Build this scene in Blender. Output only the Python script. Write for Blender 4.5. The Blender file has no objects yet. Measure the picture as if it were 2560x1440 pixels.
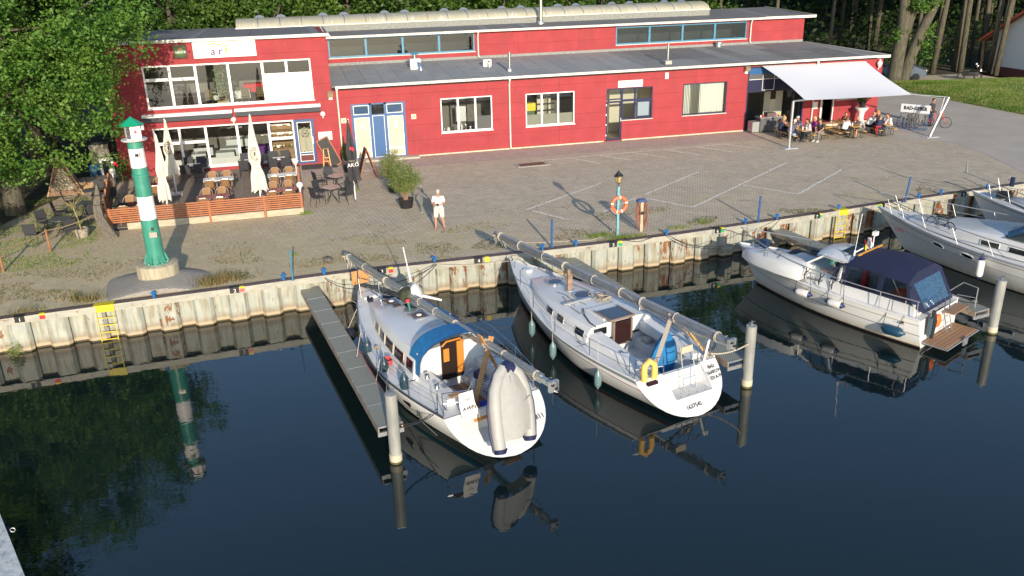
import bpy, math, random
from math import radians as R, sin, cos, pi, sqrt
from mathutils import Vector, Matrix, noise
import numpy as np
random.seed(7)
rng = np.random.default_rng(7)
S = bpy.context.scene
COL = S.collection
WL = -1.33                 # water level, the yard is z = 0
# ------------------------------------------------------------ camera
FPX, PITCH, ROLL, YAW, CAMH = 2120.7, R(21.459), R(-1.3594), R(14.183), 10.936
_f = Vector((sin(YAW)*cos(PITCH), cos(YAW)*cos(PITCH), -sin(PITCH)))
_r0 = Vector((cos(YAW), -sin(YAW), 0)); _u0 = _r0.cross(_f)
_r = cos(ROLL)*_r0+sin(ROLL)*_u0; _u = -sin(ROLL)*_r0+cos(ROLL)*_u0
cam = bpy.data.cameras.new('camera'); camo = bpy.data.objects.new('camera', cam); COL.objects.link(camo)
cam.sensor_width = 36; cam.lens = FPX/2560*36; cam.clip_end = 2000; cam.clip_start = .5
camo.matrix_world = Matrix(((_r.x,_u.x,-_f.x,0),(_r.y,_u.y,-_f.y,0),(_r.z,_u.z,-_f.z,CAMH),(0,0,0,1)))
S.camera = camo
# ------------------------------------------------------------ light
SUN_EL, SUN_AZ = R(16.0), R(181.0)      # azimuth clockwise from +Y: behind the camera
w = bpy.data.worlds.new('World'); S.world = w; w.use_nodes = True
nt = w.node_tree; bg = nt.nodes['Background']; sky = nt.nodes.new('ShaderNodeTexSky')
sky.sky_type = 'NISHITA'; sky.sun_disc = False; sky.sun_elevation = SUN_EL; sky.sun_rotation = SUN_AZ
sky.altitude = 50; sky.air_density = 1.0; sky.dust_density = .6; sky.ozone_density = 2.5
nt.links.new(sky.outputs[0], bg.inputs[0]); bg.inputs[1].default_value = .15
sun = bpy.data.lights.new('sun', 'SUN'); suno = bpy.data.objects.new('sun', sun); COL.objects.link(suno)
sun.energy = 3.9; sun.angle = R(.55); sun.color = (1, .86, .68)
_sd = Vector((sin(SUN_AZ)*cos(SUN_EL), cos(SUN_AZ)*cos(SUN_EL), sin(SUN_EL)))
suno.rotation_euler = _sd.to_track_quat('Z', 'Y').to_euler()
S.view_settings.view_transform = 'Standard'; S.view_settings.look = 'None'
S.view_settings.exposure = .56; S.view_settings.gamma = 1
S.cycles.max_bounces = 7; S.cycles.transparent_max_bounces = 12
S.cycles.use_denoising = True
# ------------------------------------------------------------ survey helpers: photograph point -> place in the yard
def ray(px, py): return _f*FPX+_r*(px-1280)-_u*(py-720)
def G(px, py, z=0.):
    d = ray(px, py); t = (z-CAMH)/d.z; return Vector((d.x*t, d.y*t, z))
def W(px, py, Y):
    d = ray(px, py); t = Y/d.y; return Vector((d.x*t, Y, CAMH+d.z*t))
# ------------------------------------------------------------ materials
MATS = {}
def mat(name, col=(.5,.5,.5), rough=.6, metal=0, var=.0, vscale=8, bump=0, bscale=40, spec=.5, emis=None, col2=None, stretch=None, sheen=0):
    """plain surface with a little noise in colour and relief"""
    if name in MATS: return MATS[name]
    m = bpy.data.materials.new(name); m.use_nodes = True; MATS[name] = m
    t = m.node_tree; p = t.nodes['Principled BSDF']
    p.inputs['Base Color'].default_value = (*col, 1); p.inputs['Roughness'].default_value = rough
    p.inputs['Metallic'].default_value = metal; p.inputs['Specular IOR Level'].default_value = spec
    tc = t.nodes.new('ShaderNodeTexCoord'); out = tc.outputs['Object']
    if stretch:
        mp = t.nodes.new('ShaderNodeMapping'); mp.inputs['Scale'].default_value = stretch
        t.links.new(out, mp.inputs[0]); out = mp.outputs[0]
    if var or col2:
        n = t.nodes.new('ShaderNodeTexNoise'); n.inputs['Scale'].default_value = vscale; n.inputs['Detail'].default_value = 5
        t.links.new(out, n.inputs['Vector'])
        cr = t.nodes.new('ShaderNodeValToRGB'); cr.color_ramp.elements[0].position = .32; cr.color_ramp.elements[1].position = .68
        a = col; b = col2 or tuple(min(1, c*(1+var)) for c in col)
        if not col2: a = tuple(c*(1-var) for c in col)
        cr.color_ramp.elements[0].color = (*a, 1); cr.color_ramp.elements[1].color = (*b, 1)
        t.links.new(n.outputs['Fac'], cr.inputs[0]); t.links.new(cr.outputs[0], p.inputs['Base Color'])
    if bump:
        n2 = t.nodes.new('ShaderNodeTexNoise'); n2.inputs['Scale'].default_value = bscale; n2.inputs['Detail'].default_value = 4
        t.links.new(out, n2.inputs['Vector']); b = t.nodes.new('ShaderNodeBump'); b.inputs['Strength'].default_value = bump
        b.inputs['Distance'].default_value = .02
        t.links.new(n2.outputs['Fac'], b.inputs['Height']); t.links.new(b.outputs[0], p.inputs['Normal'])
    if emis: p.inputs['Emission Color'].default_value = (*emis, 1); p.inputs['Emission Strength'].default_value = 1
    return m
class NT:
    """small node-tree writer for the richer surfaces"""
    def __init__(s, name):
        s.m = bpy.data.materials.new(name); s.m.use_nodes = True; s.t = s.m.node_tree; s.p = s.t.nodes['Principled BSDF']; MATS[name] = s.m
        s.tc = s.n('TexCoord').outputs['Object']
    def n(s, kind, **kw):
        x = s.t.nodes.new('ShaderNode'+kind)
        for k, v in kw.items(): setattr(x, k, v)
        return x
    def L(s, a, b): s.t.links.new(a, b)
    def noise(s, scale, detail=4, vec=None, dist=0, rough=.5):
        x = s.n('TexNoise'); x.inputs['Scale'].default_value = scale; x.inputs['Detail'].default_value = detail
        x.inputs['Distortion'].default_value = dist; x.inputs['Roughness'].default_value = rough
        s.L(vec or s.tc, x.inputs['Vector']); return x.outputs['Fac']
    def mapping(s, scale=(1,1,1), rot=(0,0,0), loc=(0,0,0), vec=None):
        x = s.n('Mapping'); x.inputs['Scale'].default_value = scale; x.inputs['Rotation'].default_value = rot; x.inputs['Location'].default_value = loc
        s.L(vec or s.tc, x.inputs[0]); return x.outputs[0]
    def ramp(s, fac, *stops):
        x = s.n('ValToRGB'); e = x.color_ramp.elements
        while len(e) < len(stops): e.new(.5)
        for i, (pos, c) in enumerate(stops):
            e[i].position = pos; e[i].color = (c, c, c, 1) if isinstance(c, (int, float)) else (*c, 1)
        s.L(fac, x.inputs[0]); return x.outputs[0]
    def mix(s, fac, a, b, mode='MIX'):
        x = s.n('Mix', data_type='RGBA', blend_type=mode)
        for sock, v in ((x.inputs[0], fac), (x.inputs[6], a), (x.inputs[7], b)):
            if hasattr(v, 'node') or hasattr(v, 'is_linked'): s.L(v, sock)
            elif isinstance(v, tuple): sock.default_value = (*v, 1)
            else: sock.default_value = v
        return x.outputs[2]
    def math(s, op, a, b=0., c=None):
        x = s.n('Math', operation=op)
        for i, v in enumerate((a, b) if c is None else (a, b, c)):
            if hasattr(v, 'is_linked'): s.L(v, x.inputs[i])
            else: x.inputs[i].default_value = v
        return x.outputs[0]
    def xyz(s, vec=None):
        x = s.n('SeparateXYZ'); s.L(vec or s.tc, x.inputs[0]); return x.outputs
    def bump(s, h, strength=.3, dist=.02):
        b = s.n('Bump'); b.inputs['Strength'].default_value = strength; b.inputs['Distance'].default_value = dist
        s.L(h, b.inputs['Height']); s.L(b.outputs[0], s.p.inputs['Normal'])
    def base(s, c): s.L(c, s.p.inputs['Base Color'])
# ------------------------------------------------------------ mesh builder
class MB:
    def __init__(s): s.v = []; s.f = []; s.mi = []; s.cur = 0
    def add(s, vs, fs):
        o = len(s.v); s.v.extend([tuple(v) for v in vs]); s.f.extend([tuple(i+o for i in f) for f in fs]); s.mi.extend([s.cur]*len(fs)); return s
    def use(s, i): s.cur = i; return s
    def box(s, x0, x1, y0, y1, z0, z1, M=None):
        vs = [Vector((x, y, z)) for z in (z0, z1) for y in (y0, y1) for x in (x0, x1)]
        if M is not None: vs = [M @ v for v in vs]
        return s.add(vs, [(0,2,3,1),(4,5,7,6),(0,1,5,4),(2,6,7,3),(0,4,6,2),(1,3,7,5)])
    def cbox(s, c, size, rz=0, rx=0, ry=0):
        M = Matrix.Translation(c) @ Matrix.Rotation(rz,4,'Z') @ Matrix.Rotation(ry,4,'Y') @ Matrix.Rotation(rx,4,'X')
        a, b, d = (q/2 for q in size); return s.box(-a,a,-b,b,-d,d,M)
    def beam(s, p, q, w, h=None, up=(0,0,1)):
        """rectangular bar from p to q"""
        p = Vector(p); q = Vector(q); h = h or w; d = (q-p); L = d.length
        if L < 1e-6: return s
        d /= L; u = Vector(up)
        if abs(d.dot(u)) > .98: u = Vector((0,1,0))
        r = d.cross(u).normalized(); u = r.cross(d)
        vs = [o + r*a*w/2 + u*b*h/2 for o in (p, q) for a, b in ((-1,-1),(1,-1),(1,1),(-1,1))]
        return s.add(vs, [(3,2,1,0),(4,5,6,7),(0,1,5,4),(1,2,6,5),(2,3,7,6),(3,0,4,7)])
    def ring(s, c, d, r, n, ref=None, sx=1, sy=1):
        d = Vector(d).normalized(); u = Vector(ref) if ref else (Vector((0,0,1)) if abs(d.z) < .9 else Vector((1,0,0)))
        a = d.cross(u).normalized(); b = a.cross(d)
        return [Vector(c)+a*(r*sx*cos(2*pi*i/n))+b*(r*sy*sin(2*pi*i/n)) for i in range(n)]
    def loft(s, rings, cap=True, closed=True):
        o = len(s.v); n = len(rings[0]); vs = [tuple(v) for r in rings for v in r]; fs = []
        for k in range(len(rings)-1):
            for i in range(n if closed else n-1):
                j = (i+1) % n; fs.append((k*n+i, k*n+j, (k+1)*n+j, (k+1)*n+i))
        if cap and closed: fs += [tuple(range(n-1,-1,-1)), tuple((len(rings)-1)*n+i for i in range(n))]
        return s.add(vs, fs)
    def tube(s, pts, r, n=6, cap=True):
        """round tube along points, r a number or one per point"""
        pts = [Vector(p) for p in pts]; m = len(pts); rr = r if isinstance(r, (list, tuple)) else [r]*m
        rings = []; prev = None
        for i, p in enumerate(pts):
            d = (pts[min(i+1, m-1)]-pts[max(i-1, 0)])
            if d.length < 1e-7: d = Vector((0,0,1))
            d.normalize()
            if prev is None: a = d.orthogonal().normalized()
            else:
                a = prev-d*prev.dot(d); a = a.normalized() if a.length > 1e-6 else d.orthogonal().normalized()
            prev = a; b = d.cross(a)
            rings.append([p+a*(rr[i]*cos(2*pi*k/n))+b*(rr[i]*sin(2*pi*k/n)) for k in range(n)])
        return s.loft(rings, cap)
    def lathe(s, prof, c=(0,0,0), n=16, M=None):
        """(radius, z) profile turned about z"""
        rings = [[Vector((c[0]+r*cos(2*pi*i/n), c[1]+r*sin(2*pi*i/n), c[2]+z)) for i in range(n)] for r, z in prof]
        if M is not None: rings = [[M @ v for v in q] for q in rings]
        return s.loft(rings)
    def prism(s, poly, z0, z1, M=None):
        n = len(poly); vs = [Vector((x, y, z0)) for x, y in poly]+[Vector((x, y, z1)) for x, y in poly]
        if M is not None: vs = [M @ v for v in vs]
        return s.add(vs, [tuple(range(n-1,-1,-1)), tuple(range(n, 2*n))]+[(i, (i+1)%n, n+(i+1)%n, n+i) for i in range(n)])
    def sphere(s, c, r, n=10, m=6, sc=(1,1,1)):
        rings = []
        for k in range(m+1):
            t = -pi/2+pi*k/m; q = max(cos(t), .02)
            rings.append([Vector((c[0]+r*sc[0]*q*cos(2*pi*i/n), c[1]+r*sc[1]*q*sin(2*pi*i/n), c[2]+r*sc[2]*sin(t))) for i in range(n)])
        return s.loft(rings)
    def quad(s, a, b, c, d): return s.add([a,b,c,d], [(0,1,2,3)])
    def mesh(s, name, mats, smooth=False, auto=None):
        me = bpy.data.meshes.new(name); me.from_pydata(s.v, [], s.f)
        mats = mats if isinstance(mats, (list, tuple)) else [mats]
        for m in mats: me.materials.append(m)
        if len(mats) > 1: me.polygons.foreach_set('material_index', s.mi)
        if smooth:
            me.polygons.foreach_set('use_smooth', [True]*len(me.polygons))
            if auto: me.set_sharp_from_angle(angle=R(auto))
        me.update(); return me
    def build(s, name, mats, parent=None, smooth=False, auto=40):
        o = bpy.data.objects.new(name, s.mesh(name, mats, smooth, auto)); COL.objects.link(o)
        if parent: o.parent = parent
        return o
def tag(o, label=None, cat=None, group=None, kind=None):
    if label: o['label'] = label
    if cat: o['category'] = cat
    if group: o['group'] = group
    if kind: o['kind'] = kind
    return o
def thing(name, label, cat, loc=(0,0,0), rz=0, group=None):
    o = bpy.data.objects.new(name, None); COL.objects.link(o); o.location = loc; o.rotation_euler = (0,0,rz)
    o.empty_display_size = .2
    return tag(o, label, cat, group)
def kids(o): return [c for c in bpy.data.objects if c.parent == o]
def dup(root, loc, rz=None, label=None, group=None):
    """a copy of a thing with copies of its parts and sub-parts"""
    c = root.copy(); COL.objects.link(c); c.location = loc
    if rz is not None: c.rotation_euler = (0,0,rz)
    if label: c['label'] = label
    if group: c['group'] = group
    st = [(root, c)]
    while st:
        a, b = st.pop()
        for k in KID.get(a.name) or KID.setdefault(a.name, kids(a)):
            d = k.copy(); COL.objects.link(d); d.parent = b; st.append((k, d))
    return c
KID = {}
def share(name, me, parent, loc, rz=0, label=None, M=None):
    """an object that shares mesh data (for bricks, boards, panes)"""
    o = bpy.data.objects.new(name, me); COL.objects.link(o); o.parent = parent
    if M is not None: o.matrix_local = M
    else: o.location = loc; o.rotation_euler = (0,0,rz)
    if label: o['label'] = label
    return o
def text(name, body, size, material, parent, M, extrude=.004, align='CENTER', shear=0, sx=1.0, bold=0):
    """flat lettering as a mesh; M places the text plane"""
    cu = bpy.data.curves.new(name, 'FONT'); cu.body = body; cu.size = size; cu.extrude = extrude; cu.align_x = align; cu.align_y = 'CENTER'
    cu.shear = shear; cu.offset = bold; cu.resolution_u = 2
    t = bpy.data.objects.new(name, cu); COL.objects.link(t)
    dg = bpy.context.evaluated_depsgraph_get(); me = bpy.data.meshes.new_from_object(t.evaluated_get(dg))
    bpy.data.objects.remove(t); me.materials.clear(); me.materials.append(material)
    o = bpy.data.objects.new(name, me); COL.objects.link(o); o.parent = parent
    o.matrix_local = M @ Matrix.Diagonal((sx,1,1,1)); return o
WALLT = Matrix.Rotation(pi/2, 4, 'X')          # text plane standing up, facing -Y
def rope(name, pts, r, m, parent=None, sag=0, n=5, seg=10):
    """a rope through points, each span sagging"""
    out = []
    pts = [Vector(p) for p in pts]
    for a, b in zip(pts, pts[1:]):
        for k in range(seg): t = k/seg; out.append(a.lerp(b, t)-Vector((0,0,sag*4*t*(1-t))))
    out.append(pts[-1]); mb = MB().tube(out, r, n); return mb.build(name, m, parent, smooth=True)
# shared plain materials
M_white = mat('white_paint', (.78,.78,.76), .35, var=.05, vscale=3)
M_pvc = mat('white_plastic_frame', (.8,.8,.78), .3, var=.03)
M_steel = mat('galvanised_steel', (.5,.52,.53), .42, .75, var=.16, vscale=14, bump=.1)
M_chrome = mat('stainless_steel', (.62,.63,.65), .22, 1)
M_black = mat('black_plastic', (.02,.02,.022), .45)
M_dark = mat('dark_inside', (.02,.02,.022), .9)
M_blue = mat('blue_painted_metal', (.03,.10,.28), .4, var=.12, vscale=6)
M_blue2 = mat('light_blue_painted_metal', (.06,.22,.36), .4, var=.1, vscale=4)
M_navy = mat('navy_paint', (.012,.02,.07), .4, var=.1)
M_wood = mat('bare_wood', (.32,.2,.1), .6, var=.25, vscale=6, stretch=(1,8,8))
M_rope = mat('pale_rope', (.5,.45,.36), .85, var=.2, vscale=60)
M_ropeb = mat('black_rope', (.025,.025,.03), .8)
g = NT('window_glass'); t_ = g.t; t_.nodes.remove(g.p)
_tr = g.n('BsdfTransparent'); _gl = g.n('BsdfGlossy'); _gl.inputs['Roughness'].default_value = .01; _mx = g.n('MixShader'); _fr = g.n('Fresnel')
_fr.inputs[0].default_value = 1.7; _tr.inputs[0].default_value = (.86,.9,.9,1); g.L(g.math('MULTIPLY', _fr.outputs[0], 1.3), _mx.inputs[0])
g.L(_tr.outputs[0], _mx.inputs[1]); g.L(_gl.outputs[0], _mx.inputs[2]); g.L(_mx.outputs[0], g.t.nodes['Material Output'].inputs[0])
M_glass = g.m
M_glassd = mat('tinted_glass', (.03,.012,.01), .06, spec=.8)
M_glassk = mat('dark_glass', (.012,.014,.016), .05, spec=.8)
# ============================================================ SETTING
# quay edge line, left to right (x, y)
QUAY = [(-26,28.1),(-10.2,29.45),(-7.3,29.7),(-2.7,30.05),(-.2,30.3),(1.4,30.4),(6.1,30.42),(10.6,30.54),(15,30.72),(18.9,31.12),(22,31.45),(25.2,31.88),(34,32.7),(60,35)]
def quay_y(x):
    for (a, b), (c, d) in zip(QUAY, QUAY[1:]):
        if a <= x <= c: return b+(d-b)*(x-a)/(c-a)
    return QUAY[0][1] if x < QUAY[0][0] else QUAY[-1][1]
# --- yard paving: small blocks, moss and trodden grass towards the quay and the trees
g = NT('block_paving'); x, y, z = g.xyz()
uv = g.mapping(rot=(0,0,R(26)))
br = g.n('TexBrick'); g.L(uv, br.inputs['Vector']); br.inputs['Scale'].default_value = 1; br.inputs['Brick Width'].default_value = .25; br.inputs['Row Height'].default_value = .17
br.inputs['Mortar Size'].default_value = .017; br.inputs['Mortar Smooth'].default_value = .3; br.inputs['Color1'].default_value = (.52,.435,.32,1); br.inputs['Color2'].default_value = (.64,.545,.41,1); br.inputs['Mortar'].default_value = (.24,.19,.13,1)
n1 = g.noise(.35, 6, dist=.4); n2 = g.noise(2.2, 6); n3 = g.noise(14, 4)
dust = g.mix(g.ramp(n2, (.35, 0.), (.75, .6)), br.outputs['Color'], (.55,.465,.34))
# moss: more towards the quay (low y) and the left
edge = g.math('MULTIPLY', g.math('SUBTRACT', 42., y), .10)
left = g.math('MULTIPLY', g.math('SUBTRACT', 2., x), .05)
mask = g.math('ADD', g.math('ADD', g.math('MAXIMUM', g.math('MINIMUM', edge, .85), -.25), g.math('MAXIMUM', g.math('MINIMUM', left, .45), -.35)), g.math('MULTIPLY', g.math('SUBTRACT', n1, .5), 1.5))
mask = g.math('ADD', mask, g.math('MULTIPLY', g.math('SUBTRACT', n2, .5), 1.6))
mk = g.ramp(mask, (.40, 0.), (.85, 1.))
mosscol = g.mix(g.ramp(g.noise(5, 5), (.4, 0.), (.6, 1.)), (.54,.42,.26), (.37,.345,.17))
mosscol = g.mix(g.ramp(n3, (.35, 0.), (.7, 1.)), mosscol, (.58,.48,.32))
c = g.mix(g.math('MULTIPLY', mk, .88), dust, mosscol)
oil = g.ramp(g.noise(.55, 5, g.mapping(loc=(7,3,0)), dist=.6), (.66, 1.), (.74, .72))
c = g.mix(1., c, oil, 'MULTIPLY')
blot = g.ramp(g.noise(.9, 3, dist=1), (.42, .9), (.6, 1.))
c = g.mix(1., c, blot, 'MULTIPLY'); g.base(c); g.p.inputs['Roughness'].default_value = .9
h = g.math('ADD', g.math('MULTIPLY', br.outputs['Fac'], -.8), g.math('MULTIPLY', g.noise(40, 5), .9)); g.bump(h, .32, .03)
M_pave = g.m
me = MB()
xs = [p[0] for p in QUAY]
for (a, b), (c_, d) in zip(QUAY, QUAY[1:]):
    me.add([(a,b+.3,0),(c_,d+.3,0),(c_,130,0),(a,130,0)], [(0,1,2,3)])
o = me.build('paved_yard', M_pave); o['kind'] = 'structure'
# --- wide earth around and far off
g = NT('forest_floor'); c = g.ramp(g.noise(1.3, 6), (.3, (.035,.03,.018)), (.55, (.06,.055,.025)), (.75, (.05,.07,.02))); g.base(c); g.p.inputs['Roughness'].default_value = .95; g.bump(g.noise(6, 5), .6, .1)
M_forest = g.m
me = MB().quad((-400,25,-3.2),(400,25,-3.2),(400,900,-.3),(-400,900,-.3)); o = me.build('ground', M_forest); o['kind'] = 'structure'
# forest soil behind the building and left of it, laid just over the yard
me = MB().add([(-60,63.,.012),(38.5,63.,.012),(50,66.5,.012),(120,60,.012),(120,300,.012),(-60,300,.012)], [(0,1,2,3,4,5)])
me.add([(-60,44,.012),(-12.5,44,.012),(-10.5,50,.012),(-10.5,63,.012),(-60,63,.012)], [(0,1,2,3,4)])
me.add([(-60,34,.008),(-16,34,.008),(-12.5,44,.008),(-60,44,.008)], [(0,1,2,3)])
o = me.build('forest_floor', M_forest); o['kind'] = 'structure'
# --- asphalt road on the right
g = NT('asphalt'); c = g.ramp(g.noise(.5, 6), (.3, (.37,.33,.28)), (.7, (.47,.42,.355))); c = g.mix(g.ramp(g.noise(60, 3), (.3, 0.), (.8, .5)), c, (.52,.47,.40)); g.base(c); g.p.inputs["Roughness"].default_value = .85; g.bump(g.noise(90, 3), .3)
pts = [G(*p, .006) for p in ((2085,262),(2160,330),(2262,352),(2330,348),(2400,362),(2470,388),(2560,432),(2900,500),(2900,330),(2560,292),(2430,262),(2300,232),(2240,218),(2200,212),(2140,215))]
o = MB().add(pts, [tuple(range(len(pts)))]).build('asphalt_road', g.m); o['kind'] = 'structure'
pts = [G(*p, .016) for p in ((2030,230),(2205,212),(2330,205),(2560,190),(2800,180),(2800,150),(2200,160),(2030,180))]
# --- pinkish footpath along the facade
g = NT('footpath_slabs'); br = g.n('TexBrick'); g.L(g.mapping(rot=(0,0,R(90))), br.inputs['Vector']); br.inputs['Scale'].default_value = 1; br.inputs['Brick Width'].default_value = .2; br.inputs['Row Height'].default_value = .1
br.inputs['Mortar Size'].default_value = .008; br.inputs['Color1'].default_value = (.46,.36,.31,1); br.inputs['Color2'].default_value = (.54,.44,.38,1); br.inputs['Mortar'].default_value = (.2,.16,.12,1)
g.base(g.mix(g.ramp(g.noise(1.5, 5), (.35, 0.), (.75, .5)), br.outputs['Color'], (.3,.26,.21))); g.p.inputs['Roughness'].default_value = .9; g.bump(g.noise(40,3), .3)
o = MB().quad((.2,46.55,.006),(28.1,46.55,.006),(28.1,49.2,.006),(.2,49.2,.006)).build('footpath', g.m); o['kind'] = 'structure'
# --- grass bank on the right
g = NT('grass_turf'); c = g.ramp(g.noise(1.1, 6), (.3, (.10,.17,.02)), (.5, (.16,.24,.035)), (.72, (.24,.28,.06))); c = g.mix(g.ramp(g.noise(20, 4), (.3, 0.), (.8, .6)), c, (.20,.27,.05)); g.base(c); g.p.inputs['Roughness'].default_value = .9; g.bump(g.noise(25, 5), 1., .08)
M_turf = g.m
bank = [G(*p, .0) for p in ((2150,214),(2210,216),(2300,236),(2400,256),(2560,287),(2760,325),(2900,300),(2900,190),(2560,200),(2450,203),(2330,208),(2250,208))]
n = len(bank); cx = sum((p for p in bank), Vector())/n
vs = [(p.x, p.y, .01) for p in bank]+[(p.x+(cx.x-p.x)*.12, p.y+(cx.y-p.y)*.12, .28) for p in bank]+[(p.x+(cx.x-p.x)*.5, p.y+(cx.y-p.y)*.5, .5) for p in bank]+[(cx.x, cx.y, .55)]
fs = [(i, (i+1)%n, n+(i+1)%n, n+i) for i in range(n)]+[(n+i, n+(i+1)%n, 2*n+(i+1)%n, 2*n+i) for i in range(n)]+[(2*n+i, 2*n+(i+1)%n, 3*n) for i in range(n)]
BANK = (vs, fs)
o = MB().add(vs, fs).build('grass_bank', M_turf, smooth=True); o['kind'] = 'structure'
# --- water
g = NT('harbour_water'); p = g.p; p.inputs['Base Color'].default_value = (.0042,.0115,.0125,1); p.inputs['Roughness'].default_value = .015; p.inputs['IOR'].default_value = 1.6; p.inputs['Specular IOR Level'].default_value = .5
a = g.noise(1.2, 3, vec=g.mapping(scale=(1,2.2,1)), dist=.3); b = g.noise(9, 2, vec=g.mapping(scale=(1,1.8,1)))
g.bump(g.math('ADD', a, g.math('MULTIPLY', b, .06)), .10, .03)
o = MB().quad((-120,-40,WL),(160,-40,WL),(160,40,WL),(-120,40,WL)).build('harbour_water', g.m); o['kind'] = 'structure'
# --- quay wall: sheet piles under a steel capping
g = NT('sheet_pile_paint'); x, y, z = g.xyz(); gn = g.n('ObjectInfo').outputs['Random']
off = g.n('CombineXYZ'); g.L(g.math('MULTIPLY', gn, 37.), off.inputs[0]); va = g.n('VectorMath', operation='ADD'); g.L(g.tc, va.inputs[0]); g.L(off.outputs[0], va.inputs[1]); vv = va.outputs[0]
pale = g.mix(g.ramp(g.noise(2.2, 5, vv), (.35, 0.), (.7, 1.)), (.32,.35,.31), (.42,.43,.37))
pale = g.mix(g.math('MULTIPLY', g.ramp(g.noise(1., 6, g.mapping(scale=(9,9,1.1), vec=vv)), (.47, 0.), (.66, 1.)), .65), pale, (.23,.18,.09))
rustn = g.noise(2.3, 7, g.mapping(scale=(1.6,1.6,.8), vec=vv), dist=.5, rough=.65)
wx = g.n('NewGeometry').outputs['Position']; px_ = g.xyz(wx)[0]
strk = g.noise(1., 6, g.mapping(scale=(11,11,.7), vec=vv), rough=.6)
rx_ = g.math('MINIMUM', g.math('MULTIPLY', g.math('ADD', px_, 6.), .0028), .085)
amt = g.math('ADD', g.math('ADD', g.math('MULTIPLY', rustn, .7), g.math('MULTIPLY', strk, .3)), g.math('ADD', rx_, g.math('MULTIPLY', g.math('SUBTRACT', gn, .72), .24)))
rust = g.ramp(amt, (.575, 0.), (.60, 1.))
rc = g.mix(g.noise(14, 4, vv), (.27,.10,.035), (.14,.055,.02))
c = g.mix(rust, pale, rc)
# tide band: pale crust then dark weed, wavering
zz = g.math('ADD', z, g.math('MULTIPLY', g.math('SUBTRACT', g.noise(3, 3), .5), .05))
brown = g.ramp(g.math('MULTIPLY', g.math('SUBTRACT', zz, WL), 1.), (.22, 1.), (.42, 0.))
c = g.mix(g.math('MULTIPLY', brown, .55), c, (.22,.15,.08))
crust = g.ramp(g.math('SUBTRACT', zz, WL), (.13, 1.), (.20, 0.)); c = g.mix(crust, c, g.mix(g.noise(30, 3), (.36,.28,.18), (.50,.41,.28)))
weed = g.ramp(g.math('SUBTRACT', zz, WL), (.045, 1.), (.075, 0.)); c = g.mix(weed, c, (.05,.04,.012))
g.base(c); g.p.inputs['Roughness'].default_value = .55; g.bump(g.math('ADD', g.noise(18, 5, vv), rust), .35, .02)
M_pile = g.m
g = NT('capping_steel'); c = g.mix(g.ramp(g.noise(3, 6, g.mapping(scale=(.6,1,2))), (.4, 0.), (.65, 1.)), (.33,.33,.28), (.43,.41,.34)); c = g.mix(g.ramp(g.noise(6, 6, rough=.7), (.6, 0.), (.66, 1.)), c, (.22,.10,.05)); g.base(c); g.p.inputs['Roughness'].default_value = .5; g.bump(g.noise(30,4), .2)
M_cap = g.m
M_captop = mat('worn_capping_top', (.13,.09,.085), .6, var=.35, vscale=9, bump=.3)
quay = thing('quay_wall', 'long sheet pile quay wall with pale flaking paint and rust above the waterline', 'wall')
PITCHW = 1.18
# mid-line of the wall as arclength
def quay_pt(x, dy=0, z=0): return Vector((x, quay_y(x)+dy, z))
xx = -17.12; k = 0
while xx < 42:
    x0 = xx; x1 = xx+PITCHW/2
    d = .24; y0 = quay_y((x0+x1)/2)
    out = (k % 2 == 0)
    ya, yb = quay_y(x0), quay_y(x1); o_ = 0.05 if out else d+.05
    mb = MB()
    # one trough of the corrugation: web, flat, half web
    cw = .11
    P = [(x0-(.055), ya+.05+d/2), (x0+.055, ya+(.05 if out else d+.05)), (x1-.055, yb+(.05 if out else d+.05)), (x1+.055, yb+.05+d/2)]
    vs = [(px, py, -.16) for px, py in P]+[(px, py, WL-1.2) for px, py in P]
    mb.add([Vector(v)-Vector((x0,ya,0)) for v in vs], [(0,4,5,1),(1,5,6,2),(2,6,7,3)])
    # interlock rib
    if k % 3 == 0: mb.add([Vector(v)-Vector((x0,ya,0)) for v in ((x0+.06,ya+o_-.012,-.16),(x0+.10,ya+o_-.02,-.16),(x0+.10,ya+o_-.02,WL-1),(x0+.06,ya+o_-.012,WL-1))], [(0,3,2,1)])
    share('sheet_pile', mb.mesh('sheet_pile', M_pile), quay, (x0,ya,0))
    xx = x1; k += 1
# capping: steel channel face and a top plate, in lengths
segs = [-26,-14,-8.5,-3.3,1.9,6.6,11.4,16.2,21,25.6,30.5,36,60]
for a, b in zip(segs, segs[1:]):
    pts = [a]+[q[0] for q in QUAY if a+.2 < q[0] < b-.2]+[b]
    mb = MB()
    for c_, d in zip(pts, pts[1:]):
        e = .006 if d == b else 0
        A = quay_pt(c_); B = quay_pt(d-e)
        vs = [A+Vector(v) for v in ((0,0,.0),(0,.34,.0),(0,.34,-.1),(0,0,-.24),(0,.02,-.24))]+[B+Vector(v) for v in ((0,0,.0),(0,.34,.0),(0,.34,-.1),(0,0,-.24),(0,.02,-.24))]
        mb.use(1).add([vs[0],vs[5],vs[6],vs[1]], [(0,1,2,3)])
        mb.use(0).add([vs[0],vs[3],vs[8],vs[5],vs[4],vs[9],vs[2],vs[7],vs[1],vs[6]], [(0,1,2,3),(1,4,5,2),(6,8,9,7),(4,6,7,5)])
    mb.build('capping_beam', [M_cap, M_captop], quay)
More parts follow.
